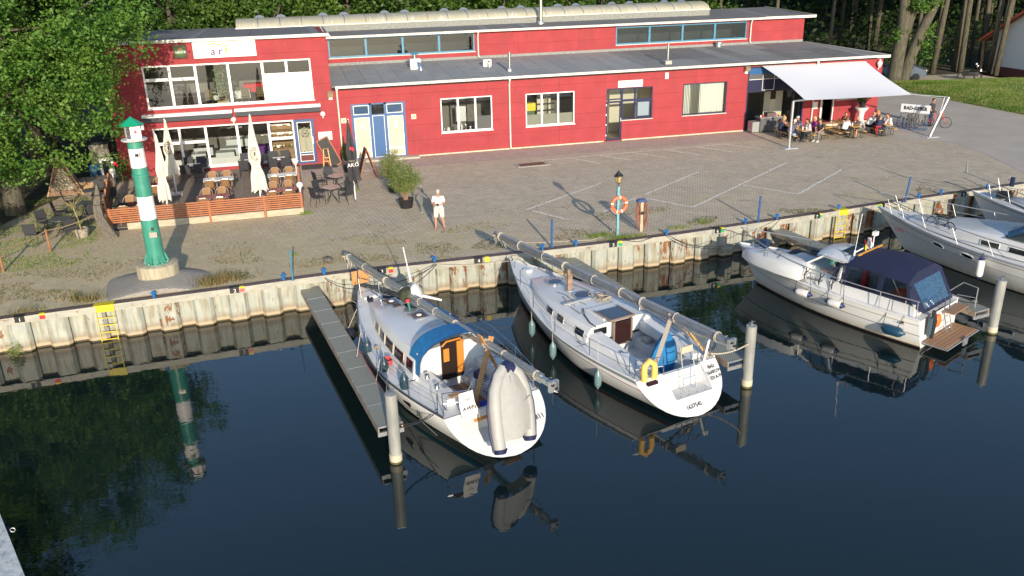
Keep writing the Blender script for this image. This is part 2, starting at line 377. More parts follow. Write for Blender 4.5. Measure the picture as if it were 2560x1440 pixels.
# number plates and colour marks on the quay
M_plate = mat('black_plate', (.012,.012,.012), .5); M_wht = mat('white_print', (.8,.8,.8), .5)
def colr(n, c): return mat(n, c, .45, var=.05)
marks = [(48,797,'1',(100,795),'red'),(585,729,'2',(604,729),'pink'),(953,676,'3',(975,667),'red'),(1194,649,'4',(1219,648),'yellow'),(1528,608,'5',(1553,608),'green'),(1790,576,'6',(1809,575),'green'),(2041,541,'7',(2057,540),'green'),(2200,514,'8',(2209,517),'green'),(2410,487,'9',(2399,490),'red')]
whr = ['at the far left of the wall','between the tower mound and the left walkway','behind the left yacht bow','right of the left yacht bow','left of the lamp post','left of the motor cruiser bow','beside the right yellow ladder','by the motor yacht bow','behind the far right boat']
for i, (px, py, s_, (qx, qy), cn) in enumerate(marks):
    p = G(px, py-3, -.05); x = p.x; y0 = quay_y(x)
    t = thing('number_plate', 'black plate numbered %s on the quay edge, %s' % (s_, whr[i]), 'number plate', (x,y0,0))
    MB().box(-.17,.17,-.012,-.004,-.2,.012).box(-.17,.17,-.004,.2,.004,.012).build('plate', M_plate, t)
    text('numeral', s_, .19, M_wht, t, Matrix.Translation((0.02,-.014,-.11)) @ WALLT)
    q = G(qx, qy, -.05); x = q.x; y0 = quay_y(x)
    lc = {'red':(.6,.03,.03),'pink':(.65,.12,.12),'yellow':(.75,.6,.02),'green':(.02,.35,.12)}[cn]
    t = thing('berth_mark', '%s and yellow berth mark, %s' % ('pale red' if cn == 'pink' else cn, whr[i]) if cn != 'yellow' else 'small all yellow berth mark on the quay edge right of the left yacht', 'berth marker', (x,y0,0))
    MB().box(-.085,.085,-.01,-.003,-.19,-.05).build('lower_patch', colr('mark_'+cn, lc), t)
    MB().box(-.085,.085,-.01,-.003,-.048,.008).box(-.085,.085,-.003,.1,.002,.008).build('upper_patch', colr('mark_yellow', (.75,.6,.02)), t)
# yellow ladders
M_yel = mat('yellow_paint', (.60,.49,.03), .4, var=.12, vscale=5)
for px, py, lb in ((257,765,'yellow steel ladder down the quay wall left of the striped tower'),(2110,527,'yellow steel ladder down the rusty quay wall behind the motor cruiser')):
    p = G(px, py, 0); x = p.x; y0 = quay_y(x); hw = .27
    t = thing('quay_ladder', lb, 'ladder', (x,y0,0), group='yellow ladders on the quay wall')
    MB().box(-.33,.33,-.02,-.004,-.24,.012).box(-.33,.33,-.004,.32,.003,.012).build('top_plate', M_yel, t)
    for s_ in (-1, 1): MB().cbox((s_*hw,-.02,-.9),(.024,.024,1.36)).build('rail', M_yel, t)
    for k in range(5): MB().box(-hw+.02,hw-.02,-.032,-.008,-.47-k*.27,-.44-k*.27).build('rung', M_yel, t)
# blue bollards along the edge
g0 = MB().tube([(0,0,0),(0,0,.2)], .055, 10).tube([(-.11,0,.15),(.11,0,.15)], .022, 6).tube([(0,0,.2),(0,0,.215)], .065, 10)
bollm = g0.mesh('bollard', mat('bollard_blue', (.01,.14,.42), .4, var=.2), True, 40)
bl = [(383,742,'in front of the striped tower foot'),(709,701,'left of the walkway'),(812,690,'right of the walkway landing'),(1090,655,'holding two black mooring lines'),(1356,617,'left of the tall blue pipe'),(1443,611,'right of the tall blue pipe'),(1673,585,'right of the hose post'),(1877,560,'left of the grey and blue tall pipe'),(1950,545,'right of the grey and blue tall pipe'),(2107,522,'above the right yellow ladder'),(2309,492,'behind the white yacht bow'),(2372,487,'near plate 9'),(2488,470,'by the far right boat')]
for i, (px, py, l) in enumerate(bl):
    p = G(px, py+6, 0); o = bpy.data.objects.new('bollard', bollm); COL.objects.link(o); o.location = (p.x, quay_y(p.x)+.17, 0); tag(o, 'small blue mooring bollard on the quay edge '+l, 'bollard', 'blue bollards along the quay edge')
# tall blue pipes at the edge
for px, py, py2, c, l in ((732,700,642,M_blue2,'thin blue pipe standing crooked on the quay near the walkway'),(1379,618,562,M_blue,'dark blue steel pipe standing upright on the quay by the grey mast tip'),(1895,556,500,M_blue,'blue steel pipe standing on the quay near the motor cruiser bow'),(2262,505,450,M_blue,'dark blue leaning pipe on the quay behind the white yacht bow')):
    p = G(px, py, 0); h = 1.15
    o = MB().tube([(0,0,0),(.02 if px != 2262 else .12,0,h)], .028 if px == 732 else .045, 8).tube([(.0,0,0),(0,0,.02)], .08, 8).build('marker_pipe', c, smooth=True); o.location = p; tag(o, l, 'pipe', 'blue pipes on the quay')
# white paint lines: chains of slightly broken strokes
M_line = NT('worn_line_paint'); g = M_line; g.base(g.mix(g.ramp(g.noise(25, 4), (.42, 0.), (.5, 1.)), (.40,.35,.27), (.85,.82,.76))); g.p.inputs['Roughness'].default_value = .8; M_line = g.m
lines = [((1316,524),(1504,457)),((1330,527),(1422,549)),((1613,486),(1746,429)),((1508,529),(1590,494)),((1615,495),(1732,518)),((1732,518),(1969,405)),((1857,462),(1996,485)),((1996,485),(2103,424)),((1353,401),(1811,360)),((1811,360),(1903,372)),((1744,367),(1831,379)),((1658,374),(1750,387)),((1578,381),(1669,394)),((1497,388),(1578,400)),((1434,396),(1500,408))]
for a, b in lines:
    A = G(*a, .008); B = G(*b, .008); d = (B-A); L = d.length; d /= L; nrm = Vector((-d.y, d.x, 0)); mb = MB(); s_ = 0
    while s_ < L:
        e = min(s_+random.uniform(.16,.2), L); j = random.uniform(-.014,.014); wd = .06+random.uniform(-.008,.008)
        p0 = A+d*s_+nrm*j; p1 = A+d*e+nrm*(j+random.uniform(-.02,.02))
        mb.add([p0-nrm*wd,p1-nrm*wd,p1+nrm*wd,p0+nrm*wd], [(0,1,2,3)]); s_ = e+random.uniform(.0,.03)
    tag(mb.build('parking_line', M_line), kind='structure')
# drain cover
p = G(1330,412,0); t = thing('pit_cover', 'rusty square pit cover set in a concrete frame in the paving', 'cover', p, R(2))
MB().box(-.95,.95,-.42,.42,.0,.03).build('concrete_frame', mat('light_concrete', (.36,.34,.29), .85, var=.15, bump=.3), t)
MB().box(-.72,.72,-.3,.3,.03,.045).build('lid', mat('rusty_plate', (.16,.075,.05), .75, var=.3, vscale=12, bump=.3), t)

fl = MB()
for i in range(150):
    x = random.uniform(-10,30); y = quay_y(x)-abs(random.gauss(0,2.2))-.1; a = random.uniform(0,6.3); s_ = random.uniform(.02,.045); fl.add([(x+s_*cos(a),y+s_*sin(a),WL+.006),(x-s_*.4*sin(a),y+s_*.4*cos(a),WL+.008),(x-s_*cos(a),y-s_*sin(a),WL+.006),(x+s_*.4*sin(a),y-s_*.4*cos(a),WL+.008)],[(0,1,2,3)])
tag(fl.build('floating_leaves', mat('pale_debris',(.30,.27,.14),.7,var=.4,vscale=3)), 'small leaves and specks floating on the water near the wall', 'leaves', kind='stuff')
# ============================================================ BUILDING
FY = 49.15; BY = 56.3
g = NT('red_render'); gn = g.n('ObjectInfo').outputs['Random']
c = g.mix(g.ramp(g.noise(1.2, 6), (.3, 0.), (.7, 1.)), (.29,.030,.038), (.36,.040,.050))
c = g.mix(g.math('MULTIPLY', g.ramp(g.noise(1.2, 6, g.mapping(scale=(3,3,.35)), rough=.6), (.48, 0.), (.72, 1.)), .6), c, (.235,.04,.042))
c = g.mix(g.math('MULTIPLY', g.ramp(g.noise(5, 5), (.68, 0.), (.8, 1.)), .35), c, (.55,.2,.17))

c = g.mix(g.math('MULTIPLY', g.ramp(g.xyz()[2], (.0, 1.), (.3, 0.)), .5), c, (.34,.06,.05))
g.base(c); g.p.inputs['Roughness'].default_value = .75; g.bump(g.noise(60, 4), .35, .015)
M_red = g.m
M_redi = mat('red_render_joint', (.26,.018,.022), .9)
M_int = mat('inside_wall', (.16,.15,.13), .9, var=.1); M_intf = mat('inside_floor', (.09,.06,.045), .6, var=.2)
M_intc = mat('inside_cream_wall', (.62,.58,.45), .8)
def roofing(name, a, b, d, rnd):
    g = NT(name); gn = g.n('ObjectInfo').outputs['Random']
    c = g.mix(g.ramp(g.noise(1.6, 6), (.3, 0.), (.7, 1.)), a, b); c = g.mix(g.math('MULTIPLY', gn, rnd), c, d)
    c = g.mix(g.math('MULTIPLY', g.ramp(g.noise(.7, 6, dist=1), (.55, 0.), (.7, 1.)), .35), c, (.16,.15,.12)); g.base(c); g.p.inputs['Roughness'].default_value = .85; g.bump(g.noise(80, 3), .4)
    return g.m
M_roofa = roofing('bitumen_roofing', (.27,.28,.275), (.34,.345,.33), (.24,.26,.27), .7)
M_roofb = roofing('patched_roofing', (.13,.127,.125), (.175,.17,.165), (.26,.265,.26), 1.)
M_roofc = roofing('upper_roofing', (.14,.14,.14), (.19,.187,.18), (.15,.15,.16), .6)
M_gut = mat('white_gutter', (.62,.60,.54), .5, var=.12, vscale=5)
M_plinth = mat('plinth_paint', (.6,.52,.38), .8, var=.2, vscale=6, bump=.3)
bld = thing('harbour_building', 'long red harbour hall with flat grey roofs, blue clerestory windows and a two-storey white-windowed wing', 'building')
# openings on the facade: x0,x1,z0,z1
OPN = [(-7.38,1.31,3.66,5.89),(-7.38,.03,.33,2.61),(.03,1.14,.1,2.61),(3.26,6.33,.12,3.25),(8.40,11.48,1.28,3.27),(13.53,16.59,1.28,3.23),(18.63,19.65,.05,3.22),(19.65,21.66,1.28,3.22),(23.69,26.69,1.28,3.23),(28.10,32.25,.0,4.02),(33.62,34.52,.15,2.6),(34.62,36.55,1.62,3.2)]
def cells(x0, x1, z0, z1, opn):
    xs = sorted({x0, x1}|{v for o in opn for v in o[:2] if x0 < v < x1}); zs = sorted({z0, z1}|{v for o in opn for v in o[2:] if z0 < v < z1}); out = []
    for a, b in zip(xs, xs[1:]):
        run = None
        for c_, d in zip(zs, zs[1:]):
            mx, mz = (a+b)/2, (c_+d)/2
            if any(o[0] < mx < o[1] and o[2] < mz < o[3] for o in opn): run = None; continue
            if run and abs(run[3]-c_) < 1e-6: run[3] = d
            else: run = [a, b, c_, d]; out.append(run)
    return out
def ztop(x): return 7.12 if x < 2.28 else 4.22
mb = MB()
for a, b, z1 in ((-9.3,2.28,7.1),(2.28,37.85,4.2)):
    for q in cells(a, b, 0, z1, OPN): mb.box(q[0], q[1], FY+.03, FY+.3, q[2], q[3])
mb.box(-9.3,-9.0,FY+.3,66,0,6.9).box(2.0,2.27,FY+.3,BY+.2,4.0,7.02)
mb.build('wall', M_redi, bld)
mb = MB(); mb.add([(37.85,FY+.03,0),(36.35,BY,0),(36.0,62,0),(37.85,FY+.03,4.2),(36.35,BY,4.45),(36.0,62,4.45)], [(0,1,4,3),(1,2,5,4)]); mb.build('end_wall', M_red, bld)
# big rendered slabs over the wall with fine joints
J = .0045
for a, b, zs in ((-9.3,2.28,[0,.9,1.8,2.75,3.6,4.5,5.4,6.25,7.12]),(2.28,37.86,[.08,.95,1.85,2.75,3.65,4.22])):
    nx = int((b-a)/4.6)+1
    for k in range(len(zs)-1):
        xs = [a+(b-a)*i/nx for i in range(nx+1)]
        if k % 2 and False: pass
        for x0, x1 in zip(xs, xs[1:]):
            for q in cells(x0+J, x1-J, zs[k]+J, zs[k+1]-J, OPN): MB().box(q[0], q[1], FY, FY+.029, q[2], q[3]).build('wall_panel', M_red, bld)
for a_, b_ in ((2.3,2.98),(6.98,18.5),(19.7,28.05),(34.75,37.8)): MB().box(a_,b_,FY-.012,FY+.02,0,.075).build('plinth', M_plinth, bld)
# upper clerestory wall
UO = [(2.68,12.1,5.08,6.28),(21.95,31.8,5.02,6.20)]
mb = MB()
for q in cells(2.28, 36.35, 4.4, 6.4, UO): mb.box(q[0], q[1], BY+.03, BY+.3, q[2], q[3])
mb.add([(36.35,BY+.03,4.4),(35.9,66,4.4),(35.9,66,6.4),(36.35,BY+.03,6.4)], [(0,1,2,3)])
mb.build('upper_wall', M_redi, bld)
for k, (z0, z1) in enumerate(((4.42,5.45),(5.45,6.4))):
    for i in range(8):
        x0 = 2.28+i*4.2587
        for q in cells(x0+J, x0+4.2587-J, z0+J, z1-J, UO): MB().box(q[0],q[1],BY-.0,BY+.029,q[2],q[3]).build('wall_panel', M_red, bld)
MB().box(2.3,36.33,BY-.06,BY-.003,4.4,4.78).build('roof_upstand', mat('grey_upstand', (.24,.25,.24), .8, var=.2, vscale=8, bump=.3), bld)
# ---- roofs
def lowz(y): return 4.30+(y-48.95)*.043
mb0 = None; x = 2.3; i = 0
while x < 37.9:
    wd = 1.0 if x < 21 else random.choice([1.0,1.0,2.0]); x1 = min(x+wd, 38.1); m_ = M_roofa if x < 21 else M_roofb
    t0 = (38.12-x)/38.12
    ycuts = [48.95, 48.95+random.uniform(2,5.4), BY-.06] if x > 21 or i % 2 else [48.95, 51.1+random.uniform(-.1,.9), BY-.06]
    for a, b in zip(ycuts, ycuts[1:]):
        def ex(xx, y): return xx if xx < 36 else xx-(y-48.95)*.205*((xx-36)/2.1)
        lift = random.uniform(0,.006)
        vs = [(ex(x,a),a+.008,lowz(a)+lift),(ex(x1-.012,a),a+.008,lowz(a)+lift),(ex(x1-.012,b),b,lowz(b)+lift),(ex(x,b),b,lowz(b)+lift)]
        mb = MB().add(vs+[(p[0],p[1],p[2]-.03) for p in vs], [(0,1,2,3),(0,4,5,1),(1,5,6,2),(3,7,4,0)]); mb.build('roof_sheet', m_, bld)
    x = x1; i += 1
MB().add([(2.3,48.97,4.265),(38.08,48.97,4.265),(36.5,BY,4.58),(2.3,BY,4.58),(2.3,49,4.1),(38,49,4.1),(36.4,BY,4.2),(2.3,BY,4.2)], [(0,1,2,3),(0,4,5,1),(1,5,6,2),(7,6,5,4)]).build('roof_deck', M_dark, bld)
def upz(y): return 6.44+(y-BY)*.055
# upper roof
x = 2.05
while x < 36.8:
    x1 = min(x+2.15, 36.95); l = random.uniform(0,.006)
    a, b = BY-.3, 61.6
    vs = [(x,a,upz(a)+l),(x1-.015,a,upz(a)+l),(x1-.015-(.0 if x1 < 36.9 else .9),b,upz(b)+l),(x,b,upz(b)+l)]
    MB().add(vs+[(p[0],p[1],p[2]-.03) for p in vs], [(0,1,2,3),(0,4,5,1),(1,5,6,2)]).build('roof_sheet', M_roofc, bld); x = x1
def wz(y): return 7.17-(y-49)*.0265
x = -9.5
while x < 2.0:
    x1 = min(x+1.92, 2.4); l = random.uniform(0,.006); a, b = 48.97, 61.6
    vs = [(x,a,wz(a)+l),(x1-.015,a,wz(a)+l),(x1-.015,b,wz(b)+l),(x,b,wz(b)+l)]
    MB().add(vs+[(p[0],p[1],p[2]-.04) for p in vs], [(0,1,2,3),(0,4,5,1),(1,5,6,2)]).build('roof_sheet', M_roofc, bld); x = x1
MB().add([(-9.5,61.6,6.83),(36,61.6,6.72),(36,67,6.2),(-9.5,67,6.2),(-9.5,67,0),(36,67,0)], [(0,1,2,3),(3,2,5,4)]).add([(-9.4,49.1,7.1),(2.3,49.1,7.1),(2.3,61.6,6.7),(-9.4,61.6,6.7)],[(0,1,2,3)]).add([(2.3,BY,6.36),(36.5,BY,6.36),(36,61.6,6.6),(2.3,61.6,6.6)],[(0,1,2,3)]).build('rear_roof', M_roofc, bld)
for px in (1.0, 12.6, 15.4, 33.2):
    MB().box(px,px+.45,BY-.28,61.5,0,.012,Matrix.Translation((0,0,upz(BY)-.0)) @ Matrix(((1,0,0,0),(0,1,0,0),(0,.055,1,-.055*BY),(0,0,0,1)) ) ).build('roof_strip', mat('pale_strip',(.2,.21,.21),.8), bld) if px > 5 else None
for px in (-4.9, 1.5): MB().box(px,px+.4,49.1,61.4,0,.012,Matrix(((1,0,0,0),(0,1,0,0),(0,-.0265,1,7.17+.0265*49+.006),(0,0,0,1)))).build('roof_strip', mat('pale_strip',(.2,.21,.21),.8), bld)
# fascias and gutters
MB().box(-9.55,2.42,48.88,48.97,7.03,7.19).box(2.42,2.5,48.9,BY,6.9,7.08).build('fascia', M_gut, bld)
x = 2.5
gm = MB().box(0,1.05,-.13,0,0,.015).box(0,1.05,-.13,-.115,.015,.12).box(0,1.05,-.012,0,.015,.13).box(0,.03,-.115,-.012,.015,.06).mesh('gutter', M_gut)
while x < 37.2: share('gutter', gm, bld, (x,48.94,4.20)); x += 1.07
x = 2.45
while x < 35.6: share('gutter', gm, bld, (x,BY-.3,upz(BY)-.14)); x += 1.07
MB().add([(38.1,48.9,4.16),(38.1,48.9,4.33),(36.55,BY,4.62),(36.55,BY,4.45),(38.18,48.9,4.16),(38.18,48.9,4.33),(36.62,BY,4.62),(36.62,BY,4.45)], [(0,1,5,4),(1,2,6,5),(4,5,6,7),(0,3,2,1)]).box(37.15,38.15,48.85,48.93,4.15,4.32).build('verge_board', M_gut, bld)
MB().box(33.0,36.98,BY-.34,BY-.28,6.28,6.46).add([(36.98,BY-.34,6.28),(36.98,BY-.34,6.48),(36.1,61.6,6.8),(36.1,61.6,6.6),(37.06,BY-.34,6.28),(37.06,BY-.34,6.48),(36.18,61.6,6.8),(36.18,61.6,6.6)], [(0,1,5,4),(1,2,6,5),(4,5,6,7)]).build('upper_verge_board', M_gut, bld)
def downpipe(x, y, ztop_, zbot): MB().tube([(x,y-.1,ztop_),(x,y-.1,ztop_-.12),(x,y+.02,ztop_-.32),(x,y+.02,zbot+.15),(x+.02,y-.06,zbot)], .05, 8).tube([(x,y-.1,ztop_-.02),(x,y-.1,ztop_-.1)], .075, 8).build('downpipe', M_gut, bld, smooth=True)
downpipe(2.57,FY-.1,4.2,.1); downpipe(12.53,FY-.1,4.2,.05); downpipe(12.3,BY-.14,6.35,4.7); downpipe(32.05,BY-.14,6.35,4.7); downpipe(32.9,FY-.1,4.18,.05); downpipe(33.5,FY-.1,3.6,.1)
# ---- skylight vault
SX0, SX1, SY0, SY1 = -2.8, 29.9, 58.4, 61.4
g = NT('aged_skylight_plastic'); c = g.mix(g.ramp(g.noise(1.5, 5), (.3, 0.), (.7, 1.)), (.37,.35,.25), (.44,.42,.33)); c = g.mix(g.math('MULTIPLY', g.ramp(g.noise(2, 6, g.mapping(scale=(6,.5,.5))), (.6, 0.), (.68, 1.)), .6), c, (.62,.64,.66)); g.base(c); g.p.inputs['Roughness'].default_value = .4
M_sky = g.m
MB().box(SX0,SX1,SY0,SY0+.06,6.4,6.93).box(SX0,SX1,SY1-.06,SY1,6.4,6.93).box(SX0,SX0+.06,SY0,SY1,6.4,6.93).box(SX1-.06,SX1,SY0,SY1,6.4,6.93).build('skylight_curb', M_roofa, bld)
for i in range(0, 28): MB().box(SX0+i*1.17+.005,min(SX0+i*1.17+1.16,SX1),SY0-.012,SY0-.002,6.5,6.92).build('curb_flashing', mat('curb_grey', (.22,.235,.22), .7, var=.2), bld)
MB().box(SX0-.03,SX1+.03,SY0-.06,SY0+.1,6.93,7.0).box(SX0-.03,SX1+.03,SY1-.1,SY1+.06,6.93,7.0).build('skylight_rail', M_gut, bld)
N = 24; dx = (SX1-SX0)/N; arc = [(SY0+.03+(SY1-SY0-.06)*(1-cos(pi*k/10))/2, 7.0+.47*sin(pi*k/10)) for k in range(11)]
for i in range(N):
    r_ = [[Vector((SX0+dx*i+e, y, z)) for y, z in arc] for e in (.012, dx-.012)]
    MB().loft(r_, cap=False, closed=False).build('skylight_panel', M_sky, bld, smooth=True)
    if i % 3 == 1 or i % 3 == 2:
        r_ = [[Vector((SX0+dx*i+e, SY0+1.5+(y-SY0-1.5)*1.004, 7.0+(z-7.0)*1.014)) for y, z in arc] for e in (-.03,.03)]
        MB().loft(r_, cap=False, closed=False).build('skylight_rib', mat('dark_rib', (.16,.17,.2), .5), bld)
        MB().prism([(.42*cos(pi*k/8), .42*sin(pi*k/8)) for k in range(9)], -.02, .02, Matrix.Translation((SX0+dx*i+.1, SY0+2.1, 7.2)) @ Matrix.Rotation(pi/2,4,'X')).build('vent_flap', mat('slate_blue_metal', (.07,.10,.16), .5), bld)
MB().add([(SX1,y,z) for y, z in arc]+[(SX1,SY0+1.5,6.99)], [(k,k+1,11) for k in range(10)]).add([(SX0,y,z) for y, z in arc]+[(SX0,SY0+1.5,6.99)], [(k+1,k,11) for k in range(10)]).build('skylight_end', M_sky, bld)
# ---- roof furniture
def flue(px, py, h, r, base=.2, cap=True):
    z = upz(57.5) if py < 100 else lowz(50)
    p = G(px, py, z+.02); z = upz(p.y) if py < 100 else lowz(p.y); p = G(px, py, z)
    c_ = MB().tube([p, p+Vector((0,0,h))], r, 12).build('chimney_flue', M_chrome, bld, smooth=True)
    mb = MB().lathe([(r*1.9,0),(r*1.7,base*.6),(r*1.15,base)], p, 12); mb.build('flue_collar', M_steel, c_)
    return p
flue(1352,60,2.5,.13,.25); flue(1274,178,1.12,.09); flue(1669,101+58,1.25,.075)
p = G(1669,161,lowz(50.3)); MB().cbox(p+Vector((0,.05,.12)),(.42,.42,.22)).build('chimney_block', mat('pale_concrete', (.4,.4,.36), .8), bld)
p = G(1038,176,lowz(51)); z = lowz(p.y)
v = MB().cbox(p+Vector((0,0,.37)),(.62,.6,.7)).build('vent_cabinet', M_white, bld)
MB().lathe([(.13,.72),(.13,.95),(.16,.97)], p, 10).build('vent_neck', M_chrome, v, smooth=True); MB().lathe([(.3,.97),(.02,1.13)], p, 12).build('vent_cap', M_blue2, v)
MB().tube([p+Vector((.15,-.3,.45)),p+Vector((.2,-.48,.4)),p+Vector((.25,-.6,.22)),p+Vector((.28,-.64,.0))], .13, 10).build('vent_elbow', mat('blue_tinted_tin', (.42,.55,.7), .25, .8), v, smooth=True)
p = G(1217,168,lowz(51.5)); v = MB().cbox(p+Vector((0,0,.25)),(.5,.45,.46)).build('vent_cabinet', M_white, bld); MB().tube([p+Vector((.08,-.22,.35)),p+Vector((.08,-.36,.3)),p+Vector((.08,-.4,.0))], .1, 10).build('vent_elbow', M_steel, v, smooth=True)
p = G(1796,120,lowz(54)); v = MB().lathe([(.2,0),(.2,.32),(.26,.34),(.26,.42),(.05,.47)], p, 12).build('roof_fan', M_steel, bld, smooth=True)
# ---- windows
def window(x0, x1, z0, z1, cols, rows=None, fm=M_pvc, y=FY, fw=.07, glass=M_glass, solid=(), parent=None, name='window', rowsz=None, sill=True, depth=.1):
    """cols: inner mullion x positions; rowsz: {column index: [transom z]}; solid: (col,row) filled white"""
    mb = MB(); ya, yb = y+.03, y+.03+depth
    mb.box(x0,x1,ya,yb,z0,z0+fw).box(x0,x1,ya,yb,z1-fw,z1).box(x0,x0+fw,ya,yb,z0+fw,z1-fw).box(x1-fw,x1,ya,yb,z0+fw,z1-fw)
    xs = [x0]+list(cols)+[x1]
    for c_ in cols: mb.box(c_-fw*.8,c_+fw*.8,ya-.01,yb,z0+fw,z1-fw)
    rowsz = rowsz or {}
    for i in range(len(xs)-1):
        for tz in rowsz.get(i, ()): mb.box(xs[i]+fw*.8,xs[i+1]-fw*.8,ya-.006,yb,tz-fw*.9,tz+fw*.9)
    f = mb.build(name, fm, parent or bld)
    for i in range(len(xs)-1):
        zz = [z0]+list(rowsz.get(i, ()))+[z1]
        for j in range(len(zz)-1):
            a, b, c_, d = xs[i]+fw*.75, xs[i+1]-fw*.75, zz[j]+fw*.8, zz[j+1]-fw*.8
            if (i, j) in solid: MB().box(a,b,ya+.02,yb-.02,c_,d).build('infill_panel', fm, f)
            else: MB().quad((a,ya+.05,c_),(b,ya+.05,c_),(b,ya+.05,d),(a,ya+.05,d)).build('pane', glass, f)
    if sill: MB().box(x0-.04,x1+.04,y-.07,ya-.002,z0-.045,z0-.002).build('sill', fm if fm == M_pvc else M_gut, f)
    return f
window(-7.38,1.31,3.66,5.89,(-6.04,-4.73,-3.05,-1.27,0.0),rowsz={0:[5.15],1:[5.14],4:[5.11],5:[5.10]},solid={(4,0),(5,0)},fw=.085)
window(-7.38,.03,.33,2.61,(-6.02,-4.67,-3.02,-1.33),rowsz={0:[1.75],1:[1.75],4:[1.62]},fw=.085)
MB().box(-9.0,-1.0,FY+.1,FY+.13,.42,.8).build('frosted_film', mat('frosted_film', (.5,.5,.48), .7), bld)
# entrance door
f = MB().box(.04,.2,FY+.0,FY+.12,.1,2.6).box(.98,1.13,FY+.0,FY+.12,.1,2.6).box(.2,.98,FY,FY+.12,2.45,2.6).box(.2,.98,FY,FY+.12,.1,.22).box(.2,.98,FY+.02,FY+.1,.62,.72).build('door', mat('entrance_blue', (.03,.075,.2), .4, var=.1), bld)
MB().box(.2,.235,FY-.01,FY+.1,.22,2.45).box(.945,.98,FY-.01,FY+.1,.22,2.45).box(.235,.945,FY-.01,FY+.1,2.415,2.45).box(.235,.945,FY-.01,FY+.1,.72,.75).box(.235,.945,FY-.01,FY+.1,.58,.62).box(.235,.945,FY-.01,FY+.1,.22,.25).build('door_trim', M_white, f)
MB().quad((.23,FY+.05,.72),(.95,FY+.05,.72),(.95,FY+.05,2.45),(.23,FY+.05,2.45)).build('pane', M_glass, f); MB().box(.235,.945,FY+.03,FY+.06,.25,.58).build('kick_plate', mat('maroon_panel', (.12,.02,.02), .5), f)
MB().box(.99,1.03,FY-.05,FY-.01,1.2,1.6).build('handle', M_white, f)
# toilets: two cream glass doors and a blue panel
f = MB().box(3.26,3.36,FY,FY+.12,.12,3.25).box(6.2,6.33,FY,FY+.12,.12,3.25).box(4.28,4.42,FY,FY+.12,.12,3.25).box(5.12,5.26,FY,FY+.12,.12,3.25).box(3.36,4.28,FY,FY+.12,2.5,2.62).box(5.26,6.2,FY,FY+.12,2.5,2.62).box(3.36,6.2,FY,FY+.12,3.17,3.25).box(4.42,5.12,FY,FY+.12,2.55,2.62).box(4.42,5.12,FY+.02,FY+.1,.14,2.55).box(3.36,6.2,FY+.005,FY+.11,.12,.14).build('door_frame', mat('door_blue', (.035,.11,.27), .4, var=.08), bld)
mb = MB().box(4.425,4.455,FY-.01,FY+.01,.14,2.55).box(5.085,5.115,FY-.01,FY+.01,.14,2.55).box(4.455,5.085,FY-.01,FY+.01,2.52,2.55).box(4.455,5.085,FY-.01,FY+.01,.14,.165); mb.build('panel_trim', M_white, f)
M_creamg = mat('cream_obscured_glass', (.55,.51,.38), .25, var=.05, vscale=3)
for x0, x1 in ((3.38,4.27),(5.27,6.19)):
    d = MB().box(x0,x0+.05,FY+.0,FY+.09,.16,2.48).box(x1-.05,x1,FY+.0,FY+.09,.16,2.48).box(x0+.05,x1-.05,FY,FY+.09,2.43,2.48).box(x0+.05,x1-.05,FY,FY+.09,.16,.2).box(x0+.05,x1-.05,FY,FY+.09,.56,.6).box(x0+.05,x1-.05,FY,FY+.09,.64,.67).build('door', M_white, bld)
    MB().quad((x0+.05,FY+.04,.2),(x1-.05,FY+.04,.2),(x1-.05,FY+.04,2.43),(x0+.05,FY+.04,2.43)).build('pane', M_creamg, d)
    MB().box((x0+x1)/2-.09,(x0+x1)/2+.09,FY-.0,FY+.03,1.78,2.12).build('notice', M_white, d)
    text('notice_print','WC',.1,M_black,d,Matrix.Translation(((x0+x1)/2,FY-.006,2.03)) @ WALLT); MB().cbox(((x0+x1)/2,FY-.005,1.87),(.035,.008,.13)).build('notice_figure', M_black, d)
    MB().box(x0-.02,x0+.05,FY-.03,FY-.001,1.35,1.4).box(x1-.05,x1+.02,FY-.05,FY-.001,1.3,1.36).build('handle', M_white, d)
    w_ = MB().box(x0,x0+.04,FY+.01,FY+.1,2.63,3.16).box(x1-.04,x1,FY+.01,FY+.1,2.63,3.16).box(x0+.04,x1-.04,FY+.01,FY+.1,3.12,3.16).box(x0+.04,x1-.04,FY+.01,FY+.1,2.63,2.67).build('window', M_white, bld)
    MB().quad((x0+.04,FY+.05,2.67),(x1-.04,FY+.05,2.67),(x1-.04,FY+.05,3.12),(x0+.04,FY+.05,3.12)).build('pane', mat('sky_tinted_glass',(.05,.09,.16),.03,spec=.9), w_)
MB().quad((4.42,FY+.05,2.62),(5.12,FY+.05,2.62),(5.12,FY+.05,3.17),(4.42,FY+.05,3.17)).build('pane', M_glassk, f)
MB().box(3.0,6.95,FY-.55,FY-.002,.0,.11).build('door_step', mat('step_concrete', (.42,.39,.33), .85, var=.12, bump=.3), bld)
